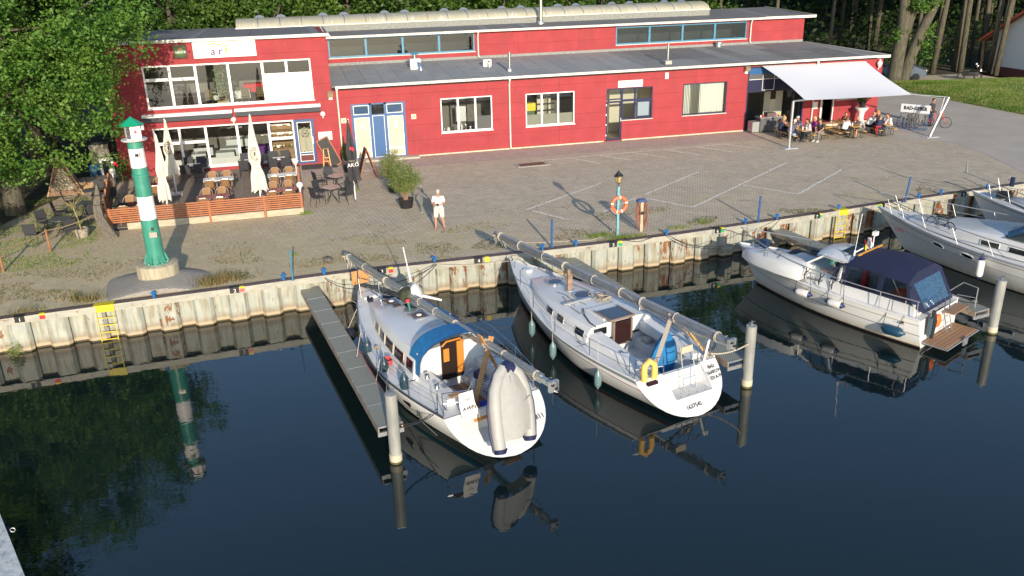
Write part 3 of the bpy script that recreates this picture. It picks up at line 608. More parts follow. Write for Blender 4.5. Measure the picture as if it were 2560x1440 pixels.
# other windows
window(8.40,11.48,1.28,3.27,(9.43,10.47)); window(13.53,16.59,1.28,3.23,(14.53,15.56))
MB().box(10.5,11.42,FY+.16,FY+.18,1.3,2.1).build('frosted_film', mat('grey_film', (.12,.12,.125), .6), bld); MB().box(13.6,16.5,FY+.16,FY+.18,1.3,1.95).build('frosted_film', mat('green_grey_film', (.26,.26,.22), .6), bld)
window(19.65,21.66,1.28,3.22,(20.53,),fm=M_navy,rowsz={0:[2.45],1:[2.45]}); MB().box(20.62,21.5,FY+.0,FY+.06,1.4,2.38).build('open_sash', M_navy, bld); MB().box(20.69,21.43,FY-.01,FY-.004,1.47,2.31).build('pane', mat('sky_mirror_glass', (.25,.32,.36), .03, spec=1), bld)
window(18.63,19.65,2.52,3.22,(),fm=M_navy,sill=False)
d = MB().box(18.65,18.75,FY+.03,FY+.12,.06,2.45).box(19.53,19.63,FY+.03,FY+.12,.06,2.45).box(18.75,19.53,FY+.03,FY+.12,2.35,2.45).box(18.75,19.53,FY+.03,FY+.12,.06,.17).build('door', M_navy, bld)
MB().quad((18.75,FY+.08,.17),(19.53,FY+.08,.17),(19.53,FY+.08,2.35),(18.75,FY+.08,2.35)).build('pane', M_glass, d); MB().box(19.57,19.6,FY-.03,FY+.02,1.2,1.42).build('handle', M_white, d)
for z in (.35,1.0,1.6,2.2): MB().box(18.6,18.66,FY-.03,FY+.0,z,z+.1).build('hinge', M_white, d)
window(23.69,26.69,1.28,3.23,(),fm=M_navy,fw=.055)
bm_ = MB().box(-.055,.055,-.004,.004,1.35,3.15).mesh('blind_slat', mat('white_blind', (.72,.75,.7), .7))
x = 23.8
while x < 26.6:
    a = .35 if x > 25.0 else 1.15 if 24.3 < x < 24.9 else .6
    share('blind_slat', bm_, bld, (x,FY+.22,0), a); x += .105
# rooms behind
def room(x0, x1, y1, z0, z1, mw=M_int, mf=M_intf):
    MB().box(x0,x1,y1,y1+.05,z0,z1).box(x0-.02,x0,FY+.31,y1,z0,z1).box(x1,x1+.02,FY+.31,y1,z0,z1).box(x0,x1,FY+.31,y1,z1,z1+.02).build('inner_wall', mw, bld)
    MB().box(x0,x1,FY+.31,y1,z0-.04,z0).build('inner_floor', mf, bld)
room(-8.9,2.0,54.8,.1,3.2); room(-8.9,1.95,54.8,3.42,6.6); room(8.2,11.7,52.2,.1,3.6); room(13.2,16.9,52.6,.1,3.6,M_int); room(18.5,21.8,51.6,.06,3.6,M_intc,mat('dull_tiles',(.3,.27,.2),.5)); room(23.5,26.8,50.6,.1,3.6,M_intc)
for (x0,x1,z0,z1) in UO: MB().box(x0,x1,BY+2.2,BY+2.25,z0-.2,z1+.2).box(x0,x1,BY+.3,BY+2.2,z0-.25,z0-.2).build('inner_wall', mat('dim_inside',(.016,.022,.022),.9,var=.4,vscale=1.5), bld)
for (x0,x1,z0,z1) in UO:
    n = 4; f = window(x0,x1,z0,z1,[x0+(x1-x0)*k/n for k in range(1,n)],fm=M_blue2,y=BY,fw=.09,glass=M_glass)
# ---- open bay with blue boards
MB().box(28.1,28.18,FY-.02,FY+.3,0,4.02).box(32.17,32.25,FY+.0,FY+.3,0,4.02).box(28.18,32.17,FY+.02,FY+.12,3.92,4.02).build('bay_frame', M_navy, bld)
MB().box(28.18,30.0,FY+.04,FY+.1,3.55,3.92).build('blue_board', mat('board_blue', (.01,.09,.26), .5), bld)
MB().box(30.0,32.17,FY+.04,FY+.1,3.55,3.92).build('blue_board', M_navy, bld)
MB().box(28.18,32.17,FY+.05,FY+.09,3.22,3.55).build('upper_light', mat('grey_panes', (.11,.12,.13), .1), bld)
MB().box(28.18,32.17,FY+.03,FY+.1,2.42,3.22).build('navy_board', mat('board_navy', (.008,.012,.05), .5), bld)
mb = MB(); z0_, z1_ = 2.52, 3.5
mb.box(29.15,29.18,FY-.0,FY+.028,z0_,z1_).box(29.98,30.01,FY-.0,FY+.028,z0_,z1_).box(29.18,29.98,FY,FY+.028,z0_,z0_+.03).box(28.2,30.6,FY+.0,FY+.028,3.21,3.24).build('board_trim', M_pvc, bld)
MB().box(28.1,32.25,52.4,52.5,0,3.6).box(28.0,28.1,FY+.3,52.4,0,3.6).box(32.25,32.35,FY+.3,52.4,0,3.6).box(28.1,32.25,FY+.3,52.4,2.5,2.55).build('bay_wall', mat('bay_wall', (.13,.135,.12), .8, var=.2), bld)
MB().box(29.9,30.35,FY+.9,FY+.95,0,2.42).box(30.75,31.25,FY+.9,FY+.95,0,2.42).build('bay_screen', mat('screen_grey', (.42,.42,.36), .5), bld)
MB().box(30.35,30.75,FY+.9,FY+.94,0,1.75).build('bay_screen', mat('screen_cream', (.5,.47,.38), .5), bld)
MB().quad((31.3,FY+.5,0),(32.15,FY+.5,0),(32.15,FY+.5,2.4),(31.3,FY+.5,2.4)).build('pane', M_glass, bld)
MB().box(28.1,32.25,FY+.02,52.4,.0,.02).build('inner_floor', M_intf, bld)
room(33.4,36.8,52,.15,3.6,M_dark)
MB().box(33.6,33.66,FY-.0,FY+.12,.15,2.6).box(34.46,34.52,FY-.0,FY+.12,.15,2.6).build('door_frame', M_pvc, bld); MB().box(33.3,34.7,FY-.5,FY-.002,0,.13).build('door_step', M_plinth, bld)
MB().box(33.95,34.4,FY+1.0,FY+1.4,.15,1.3).build('inner_cupboard', M_int, bld)
f = MB().box(34.62,36.55,FY+.0,FY+.08,1.62,1.85).box(34.62,36.55,FY,FY+.08,3.1,3.2).box(34.62,34.7,FY,FY+.08,1.85,3.1).box(36.47,36.55,FY,FY+.08,1.85,3.1).build('window', M_navy, bld); MB().quad((34.7,FY+.04,1.85),(36.47,FY+.04,1.85),(36.47,FY+.04,3.1),(34.7,FY+.04,3.1)).build('pane', M_glassk, f); MB().box(34.58,36.6,FY-.08,FY-.003,1.56,1.615).build('sill', M_gut, f)
MB().box(33.0,33.3,FY-.03,FY-.003,1.1,1.55).build('notice_board', M_white, bld)
# awnings
for x0, x1, z in ((-7.75,-3.13,3.36),(-3.0,1.6,3.40)):
    a = MB().box(x0,x1,FY-.3,FY-.004,z-.1,z+.04).tube([(x0,FY-.31,z-.08),(x1,FY-.31,z-.08)], .05, 8).build('awning', M_pvc, bld)
    MB().box(x0+.02,x1-.02,FY-.345,FY-.33,z-.36,z-.1).build('awning_valance', mat('charcoal_awning', (.06,.065,.08), .8, var=.25, vscale=30, stretch=(3,1,.2)), a)
    MB().add([(x0+.02,FY-.35,z-.11),(x1-.02,FY-.35,z-.11),(x1-.02,FY-.36,z-.09),(x0+.02,FY-.36,z-.09)], [(0,1,2,3)]).build('awning_bar', M_white, a)
# wall fittings
for x, z in ((-3.12,2.86),(1.68,2.85)):
    a = MB().tube([(x,FY-.003,z-.22),(x,FY-.14,z-.2),(x,FY-.14,z-.12)], .035, 8).build('wall_lamp', M_white, bld, smooth=True); MB().sphere((x,FY-.14,z),.15,14,9).build('lamp_globe', mat('opal_globe', (.75,.75,.68), .2), a, smooth=True)
MB().box(1.32,2.08,FY-.14,FY-.003,1.38,1.84).build('letter_cabinet', M_white, bld)
for x, z in ((2.81,2.38),(6.8,2.35)): a = MB().box(x-.14,x+.14,FY-.05,FY-.003,z-.14,z+.14).build('wall_vent', mat('cream_plastic',(.6,.56,.42),.5), bld); MB().lathe([(.08,0),(.08,.02)],(0,0,0),12,Matrix.Translation((x,FY-.05,z)) @ Matrix.Rotation(pi/2,4,'X')).build('vent_grille', mat('vent_grille',(.35,.32,.22),.6), a)
MB().box(22.4,22.62,FY-.1,FY-.003,3.62,3.99).build('wall_light', M_white, bld)
for x, z in ((2.2,3.9),(27.9,3.95)): a = MB().cbox((x,FY-.2,z+.02),(.3,.25,.25),rx=.4).build('flood_lamp', mat('bronze_lamp',(.3,.24,.16),.4), bld); MB().box(x-.1,x+.1,FY-.12,FY-.003,z-.3,z-.1).build('lamp_bracket', M_white, a)
a = MB().tube([(37.4,FY-.003,3.45),(37.4,FY-.2,3.42),(37.44,FY-.22,3.55)], .025, 6).build('lantern_bracket', M_white, bld); MB().lathe([(.06,3.55),(.17,3.8),(.17,3.86),(.05,4.0),(.02,4.08)],(37.45,FY-.22,0),6).build('wall_lantern', M_white, a)
# ---- signs on the building
t = thing('restaurant_sign', 'long white sign board reading art with a green roof stroke on the red wall', 'sign', (-3.07,FY,6.59))
MB().box(-1.6,1.6,-.09,-.003,-.42,.42).build('board', mat('sign_white', (.85,.85,.83), .35), t)
for s_, x, z, c_ in (('a',-.62,-.1,(.12,.06,.12)),('r',-.25,-.1,(.12,.05,.2)),('t',.06,-.06,(.25,.3,.04))): text('letter', s_, .56, mat('sign_'+s_, c_, .5), t, Matrix.Translation((x,-.1,z)) @ WALLT, shear=.15, bold=.012)
mb = MB(); pp = [(-.85,.22),(-.72,.27),(-.6,.33),(-.5,.31),(-.35,.25),(-.2,.26),(-.05,.2),(.1,.17),(.22,.18)]
for a, b in zip(pp, pp[1:]): mb.beam((a[0],-.095,a[1]),(b[0],-.095,b[1]),.01,.055,up=(0,0,1))
mb.build('roof_stroke', mat('sign_green', (.2,.3,.03), .5), t)
t = thing('beer_sign', 'small square dark green sign reading BECKS on the red wall', 'sign', (-5.32,FY,6.57))
g = NT('dark_green_glow'); d_ = g.n('VectorMath', operation='LENGTH'); g.L(g.mapping(scale=(1,1,1.2)), d_.inputs[0]); g.base(g.ramp(d_.outputs['Value'], (.05, (.03,.22,.03)), (.3, (.008,.05,.012)), (.45, (.004,.012,.006)))); g.p.inputs['Roughness'].default_value = .25
MB().box(-.34,.34,-.12,-.003,-.35,.35).build('board', g.m, t); text('lettering', "BECK'S", .17, M_wht, t, Matrix.Translation((0.02,-.127,-.03)) @ WALLT, bold=.004); MB().prism([(-.04,.08),(.04,.08),(.05,.17),(0,.2),(-.05,.17)], .121, .126, WALLT).build('crest', mat('crest_red',(.5,.03,.02),.5), t)
t = thing('shower_sign', 'white board reading DUSCHEN above the navy glazed door', 'sign', (20.15,FY,3.46))
MB().box(-.8,.8,-.06,-.003,-.2,.2).build('board', mat('sign_white', (.85,.85,.83), .35), t); text('lettering', 'DUSCHEN', .3, mat('grey_print', (.12,.13,.17), .5), t, Matrix.Translation((0,-.066,0)) @ WALLT, sx=1.08)
# ---- room contents, each on its floor
def table_cloth(x, y, z, w_, d_, h, c_=(.55,.57,.55), n='white', lab=''):
    t = thing('dining_table', lab, 'table', (x,y,z), group='cloth covered tables inside the restaurant')
    MB().box(-w_/2,w_/2,-d_/2,d_/2,h-.02,h).add([(-w_/2,-d_/2,h-.02),(w_/2,-d_/2,h-.02),(w_/2+.03,-d_/2-.03,h-.45),(-w_/2-.03,-d_/2-.03,h-.45),(-w_/2,d_/2,h-.02),(w_/2,d_/2,h-.02),(w_/2+.03,d_/2+.03,h-.45),(-w_/2-.03,d_/2+.03,h-.45)], [(0,3,2,1),(1,2,6,5),(0,4,7,3)]).build('tablecloth', mat('cloth_'+n, c_, .8, var=.08), t)
    MB().tube([(0,0,0),(0,0,h-.02)],.05,6).lathe([(.3,0),(.3,.03),(.05,.06)],(0,0,0),10).build('pedestal', M_black, t)
W0 = .1
table_cloth(-3.9,50.5,W0,1.0,.8,.76,lab='white clothed table closest to the large ground floor window'); table_cloth(-3.7,51.7,W0,1.1,.8,.76,lab='second white clothed table behind the large ground floor window'); table_cloth(-5.4,50.6,W0,.9,.8,.76,lab='white clothed table inside behind the small panes of the ground floor'); table_cloth(-5.2,52.3,W0,1.1,.8,.76,lab='white clothed table deep inside left of the ground floor'); table_cloth(-3.3,53.2,W0,1.3,.7,.95,lab='tall white buffet table deep inside the ground floor'); table_cloth(-1.9,51.6,W0,.8,.8,.76,(.12,.03,.2),'purple',lab='purple clothed table inside the ground floor')
table_cloth(-3.9,51.0,3.42,1.1,.8,.76,lab='white clothed table upstairs beside the hanging plant'); table_cloth(-2.6,51.1,3.42,.9,.8,.76,lab='white clothed table upstairs left of the red cloth'); table_cloth(-1.7,52.4,3.42,1.6,.8,.9,(.5,.01,.02),'red',lab='long table upstairs under a bright red cloth')
def dchair(x, y, z, rz, lab):
    t = thing('dining_chair', lab, 'chair', (x,y,z), rz, group='upholstered chairs inside the restaurant')
    m_ = mat('olive_upholstery', (.12,.09,.045), .8); MB().cbox((0,0,.45),(.42,.42,.07)).build('seat', m_, t)
    MB().prism([(-.2,0),(.2,0),(.21,.3),(.14,.42),(0,.46),(-.14,.42),(-.21,.3)],-.025,.025,Matrix.Translation((0,-.2,.52)) @ WALLT).build('backrest', m_, t)
    for a in (-1,1):
        for b in (-1,1): MB().tube([(a*.18,b*.18,0),(a*.18,b*.18,.42)],.014,5).build('leg', mat('brass_leg',(.3,.22,.1),.3,.6), t)
dchair(-4.35,50.35,3.42,.15,'olive backed chair upstairs, left of the cardboard box'); dchair(-3.55,50.35,3.42,-.1,'olive backed chair upstairs, behind the cardboard box'); dchair(-2.4,50.3,3.42,.1,'olive backed chair upstairs before the red cloth, left one'); dchair(-1.55,50.5,3.42,-.2,'olive backed chair upstairs before the red cloth, right one')
tag(MB().box(-.24,.24,-.2,.2,0,.36).build('cardboard_box', mat('cardboard', (.55,.4,.2), .8)), 'open cardboard box on the upstairs floor by the window', 'box').location = (-3.62,49.75,3.425)
def leaves(name, pts, size, m_, parent=None, aspect=.55, up=.3):
    """many small leaf faces at the points (numpy n x 3)"""
    n = len(pts); size = np.broadcast_to(np.asarray(size, float), (n,))*rng.uniform(.55,1.35,n)
    a = rng.normal(size=(n,3)); a[:,2] *= .7; a /= np.linalg.norm(a,axis=1)[:,None]; b = rng.normal(size=(n,3)); b[:,2] += up; b -= a*(a*b).sum(1)[:,None]; b /= np.linalg.norm(b,axis=1)[:,None]
    a = a*size[:,None]*.5; b = b*(size*aspect)[:,None]*.5; nn = np.cross(a,b); nn = nn/np.linalg.norm(nn,axis=1)[:,None]*(size*.18)[:,None]
    v = np.stack([pts-a, pts-b*1.0+nn, pts+a, pts+b*1.0+nn], 1).reshape(-1,3)
    me = bpy.data.meshes.new(name); me.vertices.add(4*n); me.vertices.foreach_set('co', v.ravel().astype(np.float32))
    me.loops.add(4*n); me.loops.foreach_set('vertex_index', np.arange(4*n, dtype=np.int32)); me.polygons.add(n)
    me.polygons.foreach_set('loop_start', np.arange(0,4*n,4, dtype=np.int32)); me.materials.append(m_)
    me.update(calc_edges=True); me.validate()
    o = bpy.data.objects.new(name, me); COL.objects.link(o)
    if parent: o.parent = parent
    return o
def leafmat(name, a, b, c_, tr=.35, vs=.6):
    g = NT(name); gi = g.n('NewGeometry').outputs['Random Per Island']
    c = g.mix(gi, a, b); c = g.mix(g.ramp(g.noise(vs, 4), (.42, 0.), (.62, 1.)), c, c_); g.base(c); g.p.inputs['Roughness'].default_value = .5; g.p.inputs['Specular IOR Level'].default_value = .35
    tl = g.n('BsdfTranslucent'); g.L(c, tl.inputs[0]); ms = g.n('MixShader'); ms.inputs[0].default_value = tr; g.L(g.p.outputs[0], ms.inputs[1]); g.L(tl.outputs[0], ms.inputs[2]); g.L(ms.outputs[0], g.t.nodes['Material Output'].inputs[0]); return g.m
M_leafp = leafmat('pot_plant_leaf', (.05,.12,.02), (.11,.2,.04), (.14,.22,.05), vs=4)
p = rng.normal(size=(420,3))*(.28,.2,.55)+(0,0,1.25); t = thing('climbing_plant', 'tall hanging green houseplant behind the upstairs window', 'plant', (-3.45,50.2,3.42)); leaves('foliage', p, .2, M_leafp, t); MB().lathe([(.16,0),(.2,.35),(.18,.36)],(0,0,0),12).build('pot', M_white, t); MB().tube([(0,0,.3),(.02,0,1.9)],.03,6).build('stem', M_wood, t)
# bar shelf with bottles, stairs and wheel behind the door
t = thing('bar_shelf', 'wooden bar shelf with rows of small bottles behind the pane left of the blue door', 'shelf', (-.7,50.2,.1))
for z in (.75,1.25,1.75): MB().box(-.6,.6,0,.3,z,z+.04).build('shelf', M_wood, t)
MB().box(-.6,.6,.3,.34,0,2.2).build('back_board', M_wood, t); MB().box(-.6,.6,0,.3,0,.06).build('base', M_wood, t); MB().box(-.62,-.6,0,.34,0,2.2).box(.6,.62,0,.34,0,2.2).build('side_panel', M_wood, t)
bo = [MB().lathe([(.035,0),(.035,.14),(.012,.2),(.012,.25)],(0,0,0),7).mesh('bottle', mat('bottle_%d' % i, c_, .1), True) for i, c_ in enumerate(((.3,.25,.02),(.05,.15,.03),(.5,.48,.4),(.25,.1,.02)))]
for i in range(22):
    o = bpy.data.objects.new('bottle', bo[i % 4]); COL.objects.link(o); o.location = (-1.22+(i%11)*.1, 50.28+.05*(i % 2), .1+(.79 if i < 11 else 1.29)); tag(o, 'small bottle standing on the bar shelf behind the window', 'bottle', 'bottles on the bar shelf')
t = thing('staircase', 'indoor staircase with cream stringer seen through the blue entrance door', 'staircase', (.0,52.6,.1))
for i in range(10): MB().box(-.5+i*.23,-.27+i*.23,0,.9,.2*i+.8,.2*i+1.0).build('step', M_intc, t)
for i in range(9): MB().tube([(-.4+i*.23,-.02,.2*i+1.0),(-.4+i*.23,-.02,.2*i+1.75)],.015,5).build('baluster', M_black, t)
MB().beam((-.5,-.02,1.7),(1.8,-.02,3.0),.05).build('handrail', M_black, t); MB().prism([(-.5,0),(1.9,0),(1.9,2.9),(1.8,2.9),(-.5,.75)],0,.03,WALLT).build('stringer', M_intc, t)
t = thing('ship_wheel', 'wooden ship steering wheel hanging inside behind the entrance door', 'ship wheel', (.62,51.2,1.55))
MB().tube([(.2*cos(2*pi*k/16),0,.2*sin(2*pi*k/16)) for k in range(17)],.022,6,False).build('rim', M_intc, t)
for k in range(8): MB().tube([(0,0,0),(.3*cos(pi*k/4),0,.3*sin(pi*k/4))],.013,5).build('spoke', M_intc, t)
MB().tube([(0,0,-.2),(0,0,-1.44)],.03,6).build('stand', M_intc, t)
# workshop windows
t = thing('kitchen_unit', 'steel kitchen unit with pans behind the left white window of the hall', 'kitchen unit', (9.9,50.4,.1))
MB().box(-1.2,1.2,0,.6,.0,.9).build('cabinet', M_steel, t); MB().box(-.3,.3,.3,.6,1.5,2.4).build('hood', M_steel, t); MB().beam((0,.58,1.0),(0,.58,1.6),.08).build('hood_bracket', M_steel, t)
MB().box(-.3,.3,.0,.6,.905,1.02).build('hotplate', M_black, t)
for i in range(9):
    r_ = random.uniform(.06,.13); o = MB().lathe([(r_,0),(r_,random.uniform(.1,.3)),(r_*.8,.31)],(0,0,0),10).build('pan', [M_steel,M_white,M_chrome][i%3], smooth=True); o.location = (8.8+i*.27,50.55+.05*(i%3),1.12 if 2 < i < 6 else 1.0); tag(o, 'small pan standing on the kitchen unit behind the window','pan','pans on the kitchen unit')
t = thing('storage_bin', 'yellow box on a green box behind the right white window of the hall', 'boxes', (14.15,50.6,.1)); MB().box(-.3,.3,-.2,.2,0,1.9).build('green_box', mat('bin_green',(.08,.14,.06),.6), t); MB().box(-.36,.36,-.22,.22,1.9,2.35).build('yellow_box', mat('bin_yellow',(.75,.6,.02),.5), t)
t = thing('storage_shelf', 'metal shelf with cream sheets behind the right white window of the hall', 'shelf', (15.3,51.2,.1))
for a in (-.5,.1,.7): MB().box(a-.02,a+.02,-.02,.02,0,2.9).build('upright', M_black, t)
for z in (1.3,1.7,2.1,2.5): MB().box(-.5,.7,0,.4,z,z+.03).build('shelf', M_black, t)
MB().box(-.4,.5,.3,.36,.0,2.7).build('sheet_stack', M_intc, t)
# ============================================================ STRIPED TOWER
TX, TY = -5.40, 31.75
t = thing('striped_tower', 'green and white striped navigation tower with a green roofed lantern box on a concrete plinth', 'tower', (TX,TY,0))
M_tg = mat('tower_green', (.05,.25,.185), .3, var=.12, vscale=3); M_tw = mat('tower_white', (.8,.8,.78), .35, var=.04)
g = NT('tower_concrete'); c = g.mix(g.ramp(g.noise(2, 6, g.mapping(scale=(3,3,.5))), (.35, 0.), (.65, 1.)), (.30,.26,.18), (.48,.43,.32)); g.base(c); g.p.inputs['Roughness'].default_value = .85; g.bump(g.noise(20, 5), .5); M_tc = g.m
MB().lathe([(.74,.1),(.74,.69),(.71,.71),(.3,.71)],(0,0,0),32).build('plinth', M_tc, t, smooth=True)
def rad(z): return .315-(z-.54)*.013
for z0, z1, m_ in ((.71,2.38,M_tg),(2.38,3.23,M_tw),(3.23,4.27,M_tg),(4.27,4.94,M_tw),(4.94,5.21,M_tg)): MB().lathe([(rad(z0),z0+.001),(rad(z1),z1)],(0,0,0),32).build('shaft_band', m_, t, smooth=True)
MB().lathe([(.25,3.93),(.305,3.95),(.305,4.03),(.25,4.05)],(0,0,0),32).build('flange', M_tg, t, smooth=True)
f = MB().lathe([(.44,.71),(.44,.74),(.28,.74)],(0,0,0),24).build('foot_ring', M_tg, t, smooth=True)
for k in range(10):
    a = 2*pi*k/10; MB().prism([(.28,.74),(.43,.74),(.43,.79),(.31,1.12),(.28,1.12)],-.012,.012,Matrix.Rotation(a,4,'Z') @ WALLT).build('gusset', M_tg, f)
    MB().lathe([(.022,.74),(.022,.78)],(.4*cos(a+.3),.4*sin(a+.3),0),6).build('bolt', M_steel, f)
MB().lathe([(.41,4.97),(.43,4.985),(.43,5.02),(.41,5.03),(.2,5.04)],(0,0,0),32).build('gallery_disc', mat('gallery_grey', (.5,.5,.48), .5), t, smooth=True)
l = MB().prism([(.34*cos(pi/4+.25+2*pi*k/4)*1.0, .34*sin(pi/4+.25+2*pi*k/4)) for k in range(4)],5.03,5.52).build('lantern_box', M_white, t)
l.rotation_euler = (0,0,0)
RM = Matrix.Rotation(.25,4,'Z')
text('lettering', "BECK'S", .13, mat('grey_print',(.1,.1,.1),.5), l, RM @ Matrix.Translation((-.17,-.245,5.27)) @ WALLT @ Matrix.Rotation(pi/2,4,'Z')); MB().box(-.235,-.105,-.2425,-.2415,5.06,5.5,RM).build('lettering_border', M_black, l)
text('emblem', 'R', .16, mat('emblem_red',(.65,.02,.04),.5), l, RM @ Matrix.Translation((.07,-.245,5.28)) @ WALLT, bold=.008)
MB().lathe([(.40,5.50),(.42,5.52),(.02,5.78),(.01,5.80)],(0,0,0),8).build('lantern_roof', mat('roof_green',(.01,.30,.16),.35), t)
MB().lathe([(.06,5.5),(.07,5.45),(.07,5.3)],(.3,.1,0),8).build('side_lamp', M_white, t)
for k_ in kids(t):
    if k_.name.split('.')[0] in ('gallery_disc','lantern_box','lantern_roof','side_lamp'): k_.location.z = .24
MB().cbox((.06,-.34,4.76),(.16,.14,.14)).build('floodlight', M_steel, t); MB().cbox((.06,-.415,4.76),(.12,.008,.1)).build('lens', M_glassk, t)
MB().cbox((.1,-.305,2.06),(.09,.03,.1)).build('socket', M_black, t); MB().cbox((.1,-.312,1.84),(.26,.012,.19),0).build('name_plate', mat('plate_grey',(.35,.33,.3),.4,.5), t)
# mound under the tower
g = NT('gravel_mound'); c = g.ramp(g.noise(11, 5, rough=.8), (.35, (.22,.21,.195)), (.55, (.30,.28,.25)), (.66, (.30,.28,.25)), (.7, (.55,.52,.46))); g.base(g.mix(g.ramp(g.noise(.9,4),(.4,0.),(.7,.5)),c,(.28,.25,.2))); g.p.inputs['Roughness'].default_value = .9; g.bump(g.noise(40,4), .5); mm = g.m
vs = []; fs = []; NR, NA = 10, 48
for i in range(NR+1):
    for k in range(NA):
        a = 2*pi*k/NA; q = i/NR; ex = 1.8+.14*sin(3*a+1); ey = 2.6 if sin(a) < 0 else 1.35
        x = .3+ (ex*cos(a)-.3)*q; y = max(ey*sin(a)*q, quay_y(TX+x)+.42-TY); z = .36*(1-q**1.3)+.012*(noise.noise((x*3,y*3,0)))
        vs.append((TX+x-.15*q, TY+y, max(z,-.02)))
for i in range(NR):
    for k in range(NA): fs.append((i*NA+k, i*NA+(k+1)%NA, (i+1)*NA+(k+1)%NA, (i+1)*NA+k))
tag(MB().add(vs, fs).build('tower_mound', mm, smooth=True), kind='structure')
# ============================================================ TERRACE
DZ = .12; DX0, DX1, DY0, DY1 = -8.35, .0, 38.96, 48.9
dk = thing('terrace_deck', 'weathered grey board deck in front of the two-storey wing', 'deck', (0,0,0))
g = NT('deck_board'); gn = g.n('ObjectInfo').outputs['Random']; c = g.mix(g.ramp(g.noise(2, 6, g.mapping(scale=(.6,9,1))), (.35, 0.), (.7, 1.)), (.17,.14,.11), (.31,.27,.23)); c = g.mix(g.math('MULTIPLY', gn, .5), c, (.14,.10,.075)); g.base(c); g.p.inputs['Roughness'].default_value = .75; g.bump(g.noise(30, 4, g.mapping(scale=(.5,6,1))), .4)
M_deck = g.m
y = DY0+.05
bmesh_ = {}
while y < 48.8:
    for x0, x1 in ((DX0,-5.6),(-5.6,-2.8),(-2.8,DX1)):
        k = round(x1-x0, 2)
        if k not in bmesh_: bmesh_[k] = MB().box(.004,k-.004,.003,.143,-.028,0).mesh('deck_board', M_deck)
        share('deck_board', bmesh_[k], dk, (x0,y,DZ+random.uniform(-.002,.002)))
    y += .148
MB().box(DX0,DX1,DY0+.03,48.9,.0,DZ-.03).build('joists', M_dark, dk)
MB().box(.2,2.2,47.9,49.1,0.0,.03).build('door_mat', mat('door_mat_grey', (.07,.065,.06), .95), thing('entrance_mat', 'dark grey mat on the ground before the blue entrance door', 'mat'))
# fence: fascia boards, posts, slats
M_slat = mat('orange_stained_wood', (.36,.125,.048), .5, var=.22, vscale=4, stretch=(1,12,12), bump=.15); M_fas = mat('pale_fascia_board', (.42,.36,.26), .7, var=.2, vscale=3, stretch=(.8,4,4))
fn = thing('slat_fence', 'orange stained horizontal slat fence round the terrace deck', 'fence', (0,0,0))
X0, X1 = -8.25, .02
for a, b in ((-7.55,-5.0),(-4.98,-4.1),(-4.0,-1.72),(-1.6,X1)): MB().box(a,b,DY0-.03,DY0,.02,.31).build('fascia_board', M_fas, fn)
for x in (-8.2,-4.05,-1.66,-.02): MB().box(x-.045,x+.045,DY0+.0,DY0+.09,.0,1.02).build('post', M_slat, fn)
for k in range(7): MB().box(X0,-4.06,DY0-.03,DY0-.004,.36+k*.096,.42+k*.096).build('slat', M_slat, fn); MB().box(-4.055,X1,DY0-.03,DY0-.004,.36+k*.096,.42+k*.096).build('slat', M_slat, fn)
for k in range(7): MB().box(.022,.048,DY0-.03,44.5,.36+k*.096,.42+k*.096).build('slat', M_slat, fn)
for y in (40.9,42.7,44.45): MB().box(-.07,.02,y-.04,y+.04,0,1.02).build('post', M_slat, fn)
MB().box(.02,.05,DY0,44.5,.02,.31).build('fascia_board', M_fas, fn)
M_brn = mat('dark_brown_stained_wood', (.13,.05,.025), .6, var=.3, vscale=4, stretch=(1,1,9))
fb = thing('board_screen', 'dark brown board screen running back along the left end of the terrace', 'fence', (0,0,0))
A = Vector((-8.45,40.0,0)); B = Vector((-9.1,45.0,0)); d = (B-A)
for k in range(9): MB().beam(A+Vector((0,0,.2+k*.125)), B+Vector((0,0,.2+k*.125)), .025, .105).build('board', M_brn, fb)
for q in (0,.33,.66,1): p = A.lerp(B,q)+Vector((-.06,0,0)); MB().beam(p, p+Vector((0,0,1.3)), .08).build('post', M_slat, fb)
def globe(x, y, z0, z1, l):
    t = thing('globe_lamp', l, 'lamp', (x,y,0), group='white globe lamps round the terrace'); MB().tube([(0,0,z0),(0,0,z1)],.025,6).build('pole', M_white, t); MB().lathe([(.05,z1),(.07,z1+.07),(.04,z1+.08)],(0,0,0),10).build('collar', M_white, t); MB().sphere((0,0,z1+.2),.15,16,10).build('globe', mat('opal_globe',(.75,.75,.68),.2), t, smooth=True)
globe(-.02,39.2,.6,1.12,'white globe lamp on the front right corner of the terrace fence'); globe(-.1,44.3,.6,1.12,'white globe lamp on the far right end of the terrace fence'); globe(-9.0,45.3,0,1.12,'white globe lamp behind the brown board screen'); globe(-8.52,38.8,.0,1.0,'white globe lamp half hidden by the curved beam at the left front terrace corner')
